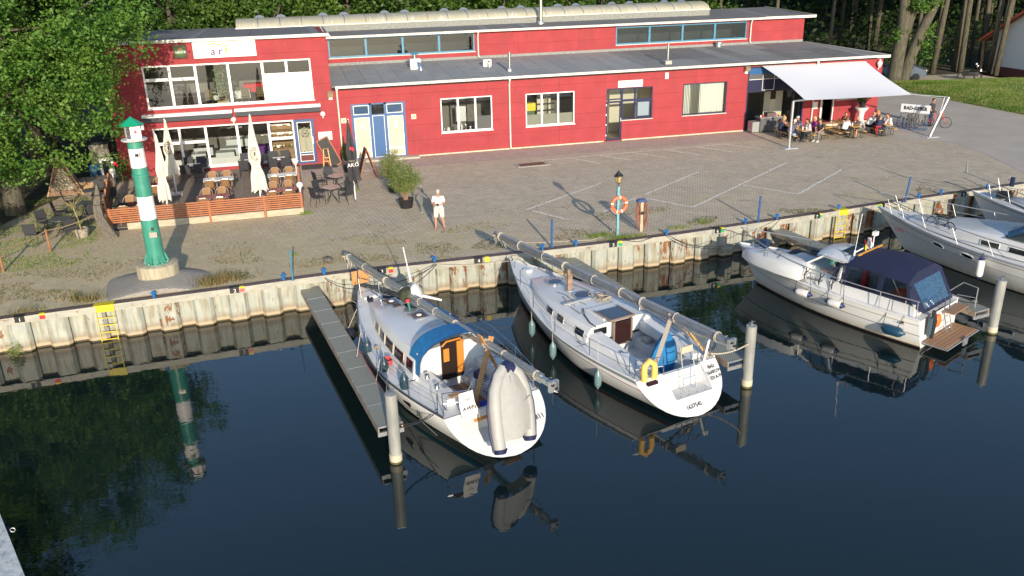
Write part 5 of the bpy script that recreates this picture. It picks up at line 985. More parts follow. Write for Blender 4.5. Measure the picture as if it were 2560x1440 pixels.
# ---- white stretch table with pot
t = thing('standing_table', 'white cloth covered standing table carrying a black plant pot', 'table', (36.05,48.3,0)); MB().lathe([(.33,.0),(.3,.03),(.17,.45),(.22,.85),(.42,1.1),(.42,1.14),(.3,1.15)],(0,0,0),24).build('stretch_cover', M_white, t, smooth=True); MB().lathe([(.41,1.15),(.41,1.16)],(0,0,0),20).build('top', M_white, t)
t = thing('table_plant', 'black pot with a bushy green plant on the white standing table', 'potted plant', (36.05,48.3,1.16)); MB().lathe([(.2,0),(.26,.42),(.24,.43)],(0,0,0),6).build('pot', M_black, t); leaves('foliage', rng.normal(size=(260,3))*(.2,.2,.16)+(0,0,.6), .16, M_leafp, t); MB().tube([(0,0,.4),(0,0,.7)],.02,5).build('stem', M_wood, t)
# ---- beer tables and benches
def beer(kind, l, x, y0, y1):
    h, w_ = (.76,.5) if kind == 't' else (.46,.25); t = thing('beer_table' if kind == 't' else 'beer_bench', l, 'table' if kind == 't' else 'bench', (x,(y0+y1)/2,0), group='folding beer tables' if kind == 't' else 'folding beer benches'); L_ = (y1-y0)/2
    MB().box(-w_/2,w_/2,-L_,L_,h-.03,h).build('top' if kind == 't' else 'seat', mat('varnished_board', (.55,.35,.13), .4, var=.15, vscale=3, stretch=(6,1,6)), t)
    mf = mat('dark_green_steel', (.02,.05,.03), .5)
    for s_ in (-1,1):
        yy = s_*(L_-.3); MB().tube([(-w_*.4,yy,0),(-w_*.36,yy,h-.03)],.014,5).tube([(w_*.4,yy,0),(w_*.36,yy,h-.03)],.014,5).tube([(-w_*.4,yy,.04),(w_*.4,yy,.04)],.012,5).tube([(-w_*.36,yy,h-.06),(w_*.36,yy,h-.06)],.012,5).build('leg_frame', mf, t); MB().tube([(0,yy,.06),(0,yy-s_*.35,h-.04)],.01,5).build('brace', mf, t)
BT = [(29.55,44.45,46.65,'nearest the grill counter'),(31.4,44.9,47.1,'second from the grill counter, empty'),(33.05,44.5,46.95,'third from the grill counter'),(35.15,44.25,46.4,'fourth, nearest the bicycle stand')]
for x, a, b, l in BT: beer('t','folding beer table '+l,x,a,b)
BB = [(29.0,44.6,46.9,'left of the first table'),(30.2,44.5,46.6,'right of the first table'),(30.85,44.6,46.7,'left of the second table'),(31.98,44.5,46.7,'right of the second table, empty'),(32.5,44.5,46.7,'left of the third table'),(33.6,44.4,46.6,'right of the third table'),(34.65,44.3,46.5,'left of the fourth table'),(35.75,44.4,46.5,'right of the fourth table')]
for x, a, b, l in BB: beer('b','folding beer bench '+l,x,a,b)
for i, (x, y, k, l) in enumerate(((29.6,44.9,0,'white paper cup near the front end of the first beer table, left'),(29.75,44.75,0,'white paper cup near the front end of the first beer table, right'),(29.5,45.3,1,'glass of beer in the middle of the first beer table'),(29.55,45.9,1,'glass of beer at the back of the first beer table'),(33.0,46.3,2,'brown bottle on the third beer table towards the wall'),(33.0,44.9,0,'tall white cup at the front of the third beer table'),(35.1,45.2,1,'glass of beer on the fourth beer table'),(35.2,44.7,0,'white cup on the fourth beer table'))):
    o = MB().lathe([(.035,0),(.042,.16 if k < 2 else .15),(.03 if k < 2 else .012,.17 if k < 2 else .24)],(0,0,0),9).build(('cup','beer_glass','bottle')[k], (M_white,mat('beer',(.6,.35,.05),.1),mat('bottle_brown',(.12,.05,.01),.1))[k], smooth=True); o.location = (x,y,.761); tag(o, l, ('cup','glass','bottle')[k])
o = MB().lathe([(.04,0),(.09,.012),(.095,.02),(.06,.015)],(0,0,0),14).build('paper_plate', M_white); o.location = G(2018,352,.002); tag(o, 'white paper plate dropped on the paving before the benches', 'plate')
# ---- bicycles
def bike(name, loc, rz, fc, l, grp=None, R_=.34, lean=0, small=False):
    t = thing(name, l, 'bicycle', loc, rz, grp); m_ = mat('bike_'+'%.2f%.2f%.2f' % fc, fc, .3, .2); t.rotation_euler = (lean,0,rz)
    wb = .52 if not small else .46
    for s_ in (-1,1):
        w_ = MB().tube([(s_*wb+R_*cos(2*pi*k/24),0,R_+R_*sin(2*pi*k/24)) for k in range(25)],.02,6,False).build('wheel', M_black, t, smooth=True)
        sp = MB()
        for k in range(12): a = pi*k/12; sp.tube([(s_*wb-R_*cos(a),0,R_-R_*sin(a)),(s_*wb+R_*cos(a),0,R_+R_*sin(a))],.002,3)
        sp.tube([(s_*wb,-.05,R_),(s_*wb,.05,R_)],.02,6).build('spokes', mat('dull_spokes',(.12,.12,.12),.5), w_)
    top = .82 if not small else .55
    MB().tube([(-wb,0,R_),(-.08,0,.28),(.36,0,top-.1)],.02,6).tube([(-wb,0,R_),(-.16,0,top)],.014,6).tube([(-.08,0,.28),(-.2,0,top+.08)],.018,6).tube([(-.17,0,top-.02),(.33,0,top+.02)],.018,6).build('frame', m_, t)
    MB().tube([(wb,0,R_),(.34,0,top-.12),(.28,0,top+.2)],.018,6).build('fork', m_, t); MB().tube([(.2,-.28,top+.24),(.3,0,top+.2),(.2,.28,top+.24)],.014,6).build('handlebar', M_black, t); MB().cbox((-.24,0,top+.14),(.26,.13,.05)).build('saddle', M_black, t)
    MB().tube([(-.08,-.09,.28),(.06,-.09,.2)],.01,5).tube([(-.08,.09,.28),(-.22,.09,.36)],.01,5).lathe([(.09,0),(.09,.01)],(0,0,0),12,Matrix.Translation((-.08,-.03,.28)) @ WALLT).build('crank', M_steel, t); return t
ra = math.atan2(45.55-46.75, 38.75-37.85)
for k, (q, c, l) in enumerate(((.2,(.35,.36,.38),'grey silver bicycle at the left of the blue stand'),(.5,(.1,.08,.08),'dark bicycle in the middle of the blue stand'),(.8,(.4,.38,.36),'pale bicycle at the right of the blue stand'))):
    p = Vector((37.85,46.75,0)).lerp(Vector((38.85,45.55,0)), q); bike('bicycle', (p.x+.3,p.y+.42,.03), .35+.1*k, c, l, 'bicycles in the blue stand')
bike('bicycle', (39.95,45.9,0), -.9, (.7,.06,.01), 'bright orange bicycle held beside the blue stand')
t = thing('bicycle_stand', 'blue bicycle stand with a white board reading RAD-GEBER', 'bicycle stand', (0,0,0)); a, b = Vector((37.75,46.6,0)), Vector((38.75,45.3,0)); d = (b-a).normalized(); nrm = Vector((d.y,-d.x,0)); bl_ = mat('stand_blue',(.02,.07,.22),.4)
for o_ in (-.25,.3): MB().beam(a+nrm*o_+Vector((0,0,.02)), b+nrm*o_+Vector((0,0,.02)), .04).build('floor_rail', bl_, t)
for k in range(6):
    q = a.lerp(b,(k+.5)/6); MB().tube([q-nrm*.25+Vector((0,0,.03)),q-nrm*.2+Vector((0,0,.35)),q+nrm*.2+Vector((0,0,.35)),q+nrm*.3+Vector((0,0,.03))],.014,5).build('wheel_hoop', bl_, t)
for q in (a,b): MB().tube([q+Vector((0,0,.02)),q+Vector((0,0,1.56))],.025,6).build('upright', bl_, t)
Mb = Matrix.Translation((a+b)/2+Vector((0,0,1.27))) @ Matrix.Rotation(math.atan2(d.y,d.x),4,'Z'); L_ = (b-a).length/2
MB().box(-L_-.05,L_+.05,-.055,-.03,-.24,.28,Mb).build('board', mat('stand_board',(.62,.66,.70),.4), t); text('lettering','RAD-GEBER',.30,mat('board_print',(.02,.02,.03),.5),t,Mb @ Matrix.Translation((0,-.064,.03)) @ WALLT, sx=.88, bold=.012)
# ============================================================ TREES AND GREEN
M_bark = NT('bark'); g = M_bark; g.base(g.ramp(g.noise(3, 6, g.mapping(scale=(3,3,.6))), (.3, (.05,.046,.033)), (.6, (.115,.105,.072)), (.8, (.09,.105,.055)))); g.p.inputs['Roughness'].default_value = .9; g.bump(g.noise(9, 5, g.mapping(scale=(3,3,.5))), .8, .05); M_bark = g.m
M_oak = leafmat('oak_leaf', (.035,.11,.015), (.11,.245,.035), (.16,.29,.05), tr=.35, vs=.8)
M_lf2 = leafmat('mixed_leaf', (.03,.08,.012), (.075,.155,.022), (.11,.19,.03), tr=.3, vs=.35)
M_lf3 = leafmat('shade_leaf', (.010,.028,.006), (.024,.05,.010), (.03,.06,.012), tr=.25, vs=.2)  # near-black greens: canopy shade of the forest interior put into the leaf colour
def crown_pts(ells, nb, per, leafper, br, cr, seed, flat=.6, hollow=.62):
    """boughs -> clumps -> leaves, with empty space between the boughs"""
    r = np.random.default_rng(seed); vol = np.array([e[1][0]*e[1][1]*e[1][2] for e in ells])**.72; vol /= vol.sum(); out = []
    ks = r.choice(len(ells), nb, p=vol)
    for k in ks:
        c, rad_ = np.array(ells[k][0]), np.array(ells[k][1]); d = r.normal(size=3); d /= np.linalg.norm(d)
        b = c+d*rad_*r.uniform(hollow, .98)
        cl = b+r.normal(size=(per,3))*br*(1,1,flat)
        for q in cl:
            out.append(q+r.normal(size=(leafper,3))*cr*(1,1,.7))
    return np.concatenate(out)
def tree_trunk(path, rads, limbs, m_=None, n=9):
    mb = MB().tube(path, rads, n)
    for l in limbs: mb.tube(l[0], l[1], 6)
    return mb
# the big oak at the left
OX, OY = -13.2, 43.6
t = thing('oak_tree', 'large leafy oak overhanging the round tables and covering the left end of the wing', 'tree', (OX,OY,0))
E_ = [((1.7,.0,8.2),(5.2,3.9,4.6)),((3.4,-1.7,6.3),(3.4,2.6,2.6)),((2.0,-3.6,5.0),(3.4,2.3,2.2)),((1.0,-3.9,3.5),(1.7,1.6,1.5)),((3.0,-3.6,3.6),(1.3,1.3,1.5)),((1.0,.5,12.2),(5.6,4.5,3.6)),((-3.5,-1.5,8),(4,4,5)),((5.0,-1.0,8.6),(2.4,2.2,2.6)),((-2.6,-3.8,4.5),(2,2,2.6))]
p = crown_pts(E_, 225, 7, 46, .62, .24, 5); o = leaves('crown', p, .17, M_oak, t, aspect=.6)
limbs = []
for k in range(22):
    c, r_ = E_[k % 9]; tip = Vector(c)+Vector([random.uniform(-.8,.8)*q for q in r_]); limbs.append(([(0,0,3+.2*k),tuple(Vector((0,0,4+.2*k)).lerp(tip,.5)+Vector((0,0,.5))),tuple(tip)],[.16,.08,.03]))
tree_trunk([(0,0,-.1),(.1,0,2),(.3,0,5),(.6,0,9),(.7,0,13)],[.48,.38,.32,.2,.06],limbs).build('trunk', M_bark, t, smooth=True)
t = thing('low_branch', 'low leafy oak twig reaching into the yard at the left edge', 'branch', (-13.6,38.3,0)); p = crown_pts([((0,0,1.2),(.75,.6,.9))], 14, 5, 40, .25, .16, 9); leaves('foliage', p, .16, M_oak, t); MB().tube([(-1.2,.4,0),(-.6,.2,.8),(0,0,1.6)],[.04,.03,.01],5).build('stem', M_bark, t)
# generic trees, some variants each shared
def variant(seed, ells, nb, per, lp, br, cr, ls, lm, trunk, rads, nl=9):
    p = crown_pts(ells, nb, per, lp, br, cr, seed); o = leaves('crown', p, ls, lm); me = o.data; bpy.data.objects.remove(o); rr_ = random.Random(seed); limbs = []
    for k in range(nl):
        c, r_ = ells[k % len(ells)]; tip = Vector(c)+Vector([rr_.uniform(-.8,.8)*q for q in r_]); b = Vector(trunk[-2]).lerp(Vector(trunk[-1]), rr_.uniform(0,.8)); limbs.append(([tuple(b),tuple(b.lerp(tip,.5)+Vector((0,0,.5))),tuple(tip)],[rads[-2]*.5,.08,.03]))
    return me, tree_trunk(trunk, rads, limbs).mesh('trunk', M_bark, True)
VA = [variant(21+i, [((0,0,7.2),(3.2,3.,3.6)),((1.6,-1.6,5.6),(2.4,2.2,2.4)),((-1.8,-1.2,6),(2.2,2.,2.8)),((.3,-.6,9.8),(2.4,2.4,2.2)),((0,-2.2,4.6),(2.6,1.6,2.2))], 95, 6, 26, .6, .27, .27, M_lf2, [(0,0,0),(0,.1,3),(.1,0,7),(0,0,10)], [.3,.24,.16,.05]) for i in range(3)]
def plant_tree(v, name, x, y, s, rz, l, grp, lean=(0,0)):
    t = thing(name, l, 'tree', (x,y,-.02), rz, grp); t.scale = (s,s,s); t.rotation_euler = (lean[0],lean[1],rz)
    for n_, me in (('crown', v[0]), ('trunk', v[1])):
        if me is None: continue
        o = bpy.data.objects.new(n_, me); COL.objects.link(o); o.parent = t
    return t
row = [(-16,66),(-11,69),(-7.5,66.5),(-3,69.5),(1.,67),(5.2,70),(9,67.5),(13.4,70),(17.2,67.6),(21,70.5),(25.4,68),(29.5,71),(34,69),(-20,60),(-14.5,58),(-19,52),(-3,76),(7,77),(17,78),(27,78)]
ORD = ['first','second','third','fourth','fifth','sixth','seventh','eighth','ninth','tenth','eleventh','twelfth','thirteenth','first','second','third','first','second','third','fourth']
for i, (x, y) in enumerate(row):
    s = random.uniform(.95,1.15); q = ORD[i]+(' from the left in the front row' if i < 13 else ' of the trees at the far left' if i < 16 else ' from the left in the rear row')
    plant_tree(VA[i%3], 'broadleaf_tree', x, y, s, random.uniform(0,6), 'leafy green tree behind the buildings, '+q, 'trees behind the hall roof')
for (x, y, s), lq in zip(((-19,49,1.9),(-24,44,1.8),(-27,38,1.7),(-15,56,1.7),(-31,50,2.0),(-22,36,1.35)), ('directly behind the oak','left of the oak','far left near the water','behind the left end of the wing','farthest left at the back','lowest one at the far left')): plant_tree(VA[(int(-x))%3], 'broadleaf_tree', x, y, s, random.uniform(0,6), 'tall leafy tree '+lq, 'tall trees left of the oak')
# tall forest trees on the right
VB = [variant(41+i, [((0,0,18),(3.6,3.6,5.2)),((1.5,1,13),(2.8,2.8,2.6)),((-1.6,-.8,10.8),(2.6,2.4,2.0))], 80, 6, 24, .8, .4, .44, M_lf2, [(0,0,0),(.15,.05,6),(.05*i,-.1,12),(.2,0,22)], [.27,.22,.17,.05]) for i in range(2)]  # crowns reach low, unseen above the view, shaped to shade the wood behind
spots = [(2095,115,1.15,'curved trunk just right of the roof corner'),(2130,122,.6,'thin pale trunk right of the roof corner'),(2168,126,.8,'yellowish lit trunk behind the hall end'),(2184,130,1.25,'thick grey trunk behind the hall end'),(2330,184,1.15,'grey trunk right of the silver car'),(2384,178,1.0,'straight trunk left of the motorcycle'),(2400,182,.95,'sloping trunk above the motorcycle'),(2452,176,.6,'slender yellow trunk left of the white house'),(2473,184,1.0,'darker trunk left of the white house'),(2488,188,.75,'thin dark trunk closest to the white house')]
for i, (px, py, s, l) in enumerate(spots):
    p = G(px, py); t = plant_tree(VB[i%2], 'forest_tree', p.x, p.y, 1.0, i*1.3, 'tall forest tree, '+l, 'tall forest trees on the right', lean=(random.uniform(-.03,.03), random.uniform(.0,.05)))
    t.scale = (.7+.3*s,.7+.3*s,1.05)
rr_ = random.Random(3)
for i in range(30):
    x = rr_.uniform(58,112); y = rr_.uniform(74,120)
    t = plant_tree(VB[i%2], 'forest_tree', x, y, 1, rr_.uniform(0,6), 'tall trunk among many deep in the dark forest on the right', 'trees deep in the right forest'); t.scale = (rr_.uniform(.6,1.1),)*2+(1.1,)
for i in range(18): x = (38,44,50,56)[i] if i < 4 else 60+(i-4)*3.6; t = plant_tree(VB[i%2], 'forest_tree', x, 68+x*.04+rr_.uniform(-2,5) if x < 60 else 68+rr_.uniform(0,8), 1, rr_.uniform(0,6), 'tall trunk among many deep in the dark forest on the right', 'trees deep in the right forest'); t.scale = (.7,.7,1.15)
# the forked old tree by the car
p = G(2250,208); t = thing('forked_tree', 'thick old tree with three splayed mossy trunks in front of the silver car', 'tree', p)
v = Vector((sin(R(39)),cos(R(39)),0)); u = Vector((cos(R(39)),-sin(R(39)),0))
def st(*a): return [u*x+v*y+Vector((0,0,z)) for x, y, z in a]
mb = MB().tube(st((-.45,0,-.2),(-.45,0,2.2),(-.35,0,5),(-.6,0,8),(-.5,0,12),(-.8,0,19)),[.72,.55,.5,.36,.3,.1],12).tube(st((-.3,.2,3.5),(.5,.3,7),(.9,.3,12),(1.2,0,19)),[.4,.3,.26,.08],10).tube(st((.15,-.1,-.2),(.38,0,1.6),(1.0,0,4.0),(1.8,.0,6.5),(2.6,0,10),(3.6,0,18)),[.5,.44,.42,.36,.28,.08],12).tube(st((0,.5,0),(-.1,.5,5),(.3,.5,11),(.5,.5,18)),[.3,.28,.22,.1],8)
mb.build('trunk', M_bark, t, smooth=True)
p = np.concatenate([crown_pts([((.5,.5,19),(5.5,5.5,5.5))], 90, 6, 24, .8, .35, 77), crown_pts([(tuple(st((.9,-.4,6.6))[0]),(1.2,1.,.55))], 22, 4, 14, .2, .16, 78), crown_pts([(tuple(st((1.6,-.1,3.6))[0]),(.3,.3,1.5))], 12, 4, 12, .2, .15, 79), crown_pts([(tuple(st((-.7,-.4,4.0))[0]),(.2,.2,.8))], 8, 4, 12, .15, .12, 80)])
leaves('crown', p, np.where(p[:,2] > 12, .36, .2), M_oak, t)
# understory masses
def mass(name, pts_, n, size, m_, l): o = leaves(name, pts_, size, m_); tag(o, l, 'undergrowth', kind='stuff'); return o
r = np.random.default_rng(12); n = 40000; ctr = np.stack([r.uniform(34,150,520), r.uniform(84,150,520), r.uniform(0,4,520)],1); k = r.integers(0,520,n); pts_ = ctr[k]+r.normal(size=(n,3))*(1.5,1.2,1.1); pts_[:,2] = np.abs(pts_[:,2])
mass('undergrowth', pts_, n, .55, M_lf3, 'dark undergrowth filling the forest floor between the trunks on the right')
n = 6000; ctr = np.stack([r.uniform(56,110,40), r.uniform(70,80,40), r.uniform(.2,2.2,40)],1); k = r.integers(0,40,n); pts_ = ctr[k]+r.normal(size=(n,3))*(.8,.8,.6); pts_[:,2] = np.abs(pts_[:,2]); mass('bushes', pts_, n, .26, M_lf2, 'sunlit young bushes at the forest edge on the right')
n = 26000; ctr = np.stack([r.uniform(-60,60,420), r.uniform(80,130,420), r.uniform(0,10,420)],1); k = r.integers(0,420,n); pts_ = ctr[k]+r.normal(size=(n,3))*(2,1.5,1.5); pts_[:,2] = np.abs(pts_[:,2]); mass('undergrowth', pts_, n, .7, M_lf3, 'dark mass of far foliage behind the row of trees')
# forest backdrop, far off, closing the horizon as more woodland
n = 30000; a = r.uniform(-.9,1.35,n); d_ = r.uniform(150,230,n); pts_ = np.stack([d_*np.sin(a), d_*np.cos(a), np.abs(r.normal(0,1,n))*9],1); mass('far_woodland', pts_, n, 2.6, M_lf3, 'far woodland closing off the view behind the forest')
# ---- grass blades
def blades(name, pts_, h, m_, l, w_=.012):
    n = len(pts_); a = r.uniform(0,2*pi,n); hh = h*r.uniform(.5,1.2,n); dx = np.stack([np.cos(a),np.sin(a),0*a],1); ln = np.stack([r.normal(0,.35,n),r.normal(0,.35,n),np.ones(n)],1)*hh[:,None]
    v = np.stack([pts_-dx*w_, pts_+dx*w_, pts_+ln], 1).reshape(-1,3); me = bpy.data.meshes.new(name); me.vertices.add(3*n); me.vertices.foreach_set('co', v.ravel().astype(np.float32)); me.loops.add(3*n); me.loops.foreach_set('vertex_index', np.arange(3*n,dtype=np.int32)); me.polygons.add(n); me.polygons.foreach_set('loop_start', np.arange(0,3*n,3,dtype=np.int32)); me.materials.append(m_); me.update(calc_edges=True)
    o = bpy.data.objects.new(name, me); COL.objects.link(o); tag(o, l, 'grass', kind='stuff'); return o
M_gr = leafmat('green_blade', (.13,.22,.03), (.22,.32,.06), (.30,.34,.10), vs=.8); M_grd = leafmat('dry_blade', (.22,.17,.07), (.36,.28,.13), (.12,.14,.04), vs=1.2)
bv = np.array(BANK[0]); c_ = bv[-1]; n_ = (len(bv)-1)//3; N = 60000; i_ = r.integers(0,n_,N); u1 = np.sqrt(r.uniform(0,1,N)); u2 = r.uniform(0,1,N); A_ = bv[i_]; B_ = bv[(i_+1)%n_]; e = (A_*(1-u2)[:,None]+B_*u2[:,None]); pts_ = c_+(e-c_)*u1[:,None]
pts_[:,2] = np.interp(u1,[0,.5,.88,1],[.55,.5,.28,.01]); blades('grass', pts_, .11, M_gr, 'rough green grass standing on the bank on the right', .022)
sel = []
def tuft(px, py, n, s=.12, h=1):
    p = G(px, py); sel.append(np.stack([r.normal(p.x,s*2.2,n), r.normal(p.y,s,n), np.zeros(n)],1))
for q in ((545,705,260,.16),(560,700,160,.2),(528,712,120,.12),(225,752,120,.12),(190,750,60,.12),(60,785,50,.12)): tuft(*q)
P_ = np.concatenate(sel); P_[:,1] = np.maximum(P_[:,1], [quay_y(x)+.36 for x in P_[:,0]]); blades('tall_dry_grass', P_, .34, M_grd, 'tall straw coloured grass growing at the quay edge beside the tower mound', .014)
n = 26000; x = r.uniform(-13,30,n); y = 30.8+np.abs(r.normal(0,2.6,n)); keep = np.array([noise.noise((a*.5,b*.8,3.)) > .08+.012*a for a, b in zip(x,y)]); x, y = x[keep], y[keep]; P_ = np.stack([x,np.maximum(y,[quay_y(a)+.36 for a in x]),0*x],1); dd = (P_[:,0]-TX)**2/5.+(P_[:,1]-TY)**2/7.; P_ = P_[dd > 1]
blades('yard_grass', P_, .06, M_grd, 'sparse dry grass and moss growing between the paving blocks near the quay', .02)
n = 9000; x = r.uniform(-13.5,-8.6,n); y = r.uniform(34.5,46,n); keep = np.array([noise.noise((a*.8,b*.8,7.)) > -.1 for a, b in zip(x,y)]); blades('yard_grass', np.stack([x[keep],y[keep],0*x[keep]],1), .07, M_gr, 'green grass growing under the oak around the grey tables', .02)
sel = []
for q in ((1500,590,260,.15),(1560,600,180,.12),(1600,600,80,.1),(1700,570,90,.12),(1760,556,90,.1),(765,535,160,.06),(883,478,160,.06),(520,553,160,.05),(735,640,40,.03),(37,880,10,.02)): tuft(*q)
P_ = np.concatenate(sel); P_[:,1] = np.maximum(P_[:,1], [quay_y(x)+.36 for x in P_[:,0]]); blades('weed_tufts', P_, .17, M_gr, 'fresh green weeds sprouting at the quay edge and beside the fence', .014)
# white house, car, motorcycle
t = thing('white_house', 'white rendered house with a red tiled roof at the right edge behind the bank', 'house', (0,0,0))
g = NT('white_render'); g.base(g.mix(g.noise(2,5),(.70,.72,.74),(.80,.81,.82))); g.p.inputs['Roughness'].default_value = .8
hx = 62.0; MB().add([(hx,66,.6),(hx+.35,55,.6),(hx+.35,55,3.3),(hx+.2,60.5,6.6),(hx,66,3.3),(72,66,.6),(72,66,3.3),(72,55,.6),(72,55,3.3)], [(0,1,2,3,4),(0,4,6,5),(1,7,8,2)]).build('wall', g.m, t); MB().box(hx-.02,72,54.9,66.04,-.2,.6).build('plinth', mat('brick_plinth',(.16,.05,.04),.8), t)
mr = mat('red_tiles', (.36,.07,.035), .7, var=.25, vscale=5)
rf = MB().add([(hx-.7,66.9,2.85),(hx-.45,60.5,6.85),(73,60.5,6.85),(73,66.9,2.85),(hx-.7,66.9,2.7),(hx-.45,60.5,6.7),(73,60.5,6.7),(73,66.9,2.7)],[(0,1,2,3),(7,6,5,4),(0,4,5,1)]).add([(hx-.45,60.5,6.85),(hx-.2,54,2.85),(73,54,2.85),(73,60.5,6.85),(hx-.45,60.5,6.7),(hx-.2,54,2.7)],[(0,1,2,3),(0,4,5,1)]).build('roof', mr, t)
MB().beam((hx-.5,66.8,2.65),(hx-.3,60.5,6.6),.12,.3).beam((hx-.3,60.5,6.6),(hx-.1,54.1,2.65),.12,.3).build('verge_board', mat('dark_verge',(.10,.045,.03),.7), t)
p = G(2246,197); t = thing('parked_car', 'silver blue hatchback parked under the trees behind the forked tree', 'car', p, R(-40)); cb = mat('car_paint', (.16,.19,.23), .25, .5)
prof = [(-2.15,.35),(-2.2,.7),(-2.05,.95),(-1.2,1.02),(-.55,1.42),(.5,1.46),(1.35,1.12),(2.05,.92),(2.18,.6),(2.12,.35)]
lo = lambda w_, k: [Vector((x,w_ if z < 1.0 else w_*(1-(z-1.0)*.45),z)) for x, z in prof]
MB().loft([[Vector((x,-.84+max(0,(z-.95))*.35,z)) for x,z in prof],[Vector((x,-.6,z+.02)) for x,z in prof],[Vector((x,.6,z+.02)) for x,z in prof],[Vector((x,.84-max(0,(z-.95))*.35,z)) for x,z in prof]]).build('body', cb, t, smooth=True, auto=30)
for a, b in (((-.95,1.04),(-.5,1.34)),((.02,1.04),(.0,1.38))): pass
MB().prism([(-1.0,1.03),(-.52,1.36),(-.04,1.38),(-.04,1.03)],.845,.85,WALLT).prism([(.03,1.03),(.03,1.38),(.52,1.38),(1.2,1.07)],.845,.85,WALLT).build('side_window', M_glassk, t)
wm = MB().lathe([(.18,-.1),(.31,-.09),(.31,.09),(.18,.1)],(0,0,0),18,WALLT).mesh('wheel', M_black)
for a in (-1.38,1.38):
    for b in (-.78,.78): w_ = share('wheel', wm, t, (a,b,.31)); MB().lathe([(.2,-.115),(.05,-.12)],(0,0,0),12,WALLT).build('rim', M_steel, w_)
MB().box(-2.22,-2.16,.45,.7,.68,.8).box(2.1,2.18,.4,.75,.62,.78).build('light_cluster', M_white, t)
for q_, n_ in ((.86,'door_handle'),): MB().box(-.6,-.45,-.87,-.84,.85,.89).build(n_, M_black, t)
p = G(2422,200); t = thing('motorcycle', 'dark motorcycle with white mirrors parked behind the grass bank', 'motorcycle', p, R(-35))
for a in (-.65,.65): MB().tube([(a+.28*cos(2*pi*k/16),0,.3+.28*sin(2*pi*k/16)) for k in range(17)],.06,6,False).build('wheel', M_black, t)
MB().loft([[Vector((x,y*w_,z)) for y,z in ((-.15,.35),(.15,.35),(.18,.7),(-.18,.7))] for x,w_ in ((-.6,.6),(-.1,1.1),(.4,1),(.65,.5))]).build('body', M_black, t); MB().cbox((-.35,0,.8),(.6,.25,.1)).build('seat', M_black, t); MB().tube([(.45,-.35,1.1),(.55,0,1.0),(.45,.35,1.1)],.02,6).build('handlebar', M_chrome, t)
MB().sphere((.45,-.45,1.25),.08,8,5).sphere((.45,.45,1.3),.08,8,5).build('mirror', M_white, t); MB().lathe([(.1,0),(.05,.2)],(.8,0,.75),8).build('headlight', M_white, t)

t = thing('wall_weed', 'small green weed growing from the waterline of the quay wall at the far left', 'weed', (-9.95,29.35,-1.25)); P_ = rng.normal(size=(140,3))*(.14,.08,.14)+(0,0,.1); leaves('foliage', P_, .16, M_gr, t, aspect=.12, up=2)
# ============================================================ BOATS
M_gel = NT('white_gelcoat'); g = M_gel; g.base(g.mix(g.ramp(g.noise(1.5, 6, g.mapping(scale=(1,1,3))), (.45, 0.), (.75, .35)), (.66,.67,.67), (.52,.51,.46))); g.p.inputs['Roughness'].default_value = .22; M_gel = g.m
M_hull = NT('hull_gelcoat'); g = M_hull; z = g.xyz()[2]; g.base(g.mix(g.math('MULTIPLY', g.ramp(z, (.0, 1.), (.35, 0.)), g.ramp(g.noise(2.5, 5, g.mapping(scale=(2,2,.6))), (.3, .3), (.7, 1.))), (.78,.78,.75), (.58,.50,.33))); g.p.inputs['Roughness'].default_value = .25; M_hull = g.m
M_anti = mat('dark_antifouling', (.012,.013,.018), .6); M_strb = mat('stripe_blue', (.04,.20,.36), .3); M_strr = mat('stripe_red', (.35,.02,.03), .3); M_toe = mat('toe_rail', (.06,.055,.05), .5); M_grey = mat('grey_stripe', (.2,.22,.22), .4)
M_teak = NT('teak'); g = M_teak; gn = g.n('ObjectInfo').outputs['Random']; g.base(g.mix(g.math('ADD', g.math('MULTIPLY', g.noise(6, 5, g.mapping(scale=(1,8,8))), .7), g.math('MULTIPLY', gn, .3)), (.20,.11,.06), (.42,.25,.15))); g.p.inputs['Roughness'].default_value = .7; M_teak = g.m
M_canb = mat('blue_canvas', (.012,.15,.36), .85, var=.15, vscale=6, bump=.4, bscale=6); M_cann = mat('navy_canvas', (.008,.014,.05), .85, var=.15, vscale=5, bump=.3, bscale=9)
M_brass = mat('bright_varnish', (.55,.22,.04), .25)
def clamp(v, a=0., b=1.): return max(a, min(b, v))
M_rl = mat('brushed_rail', (.34,.35,.37), .35, .35)
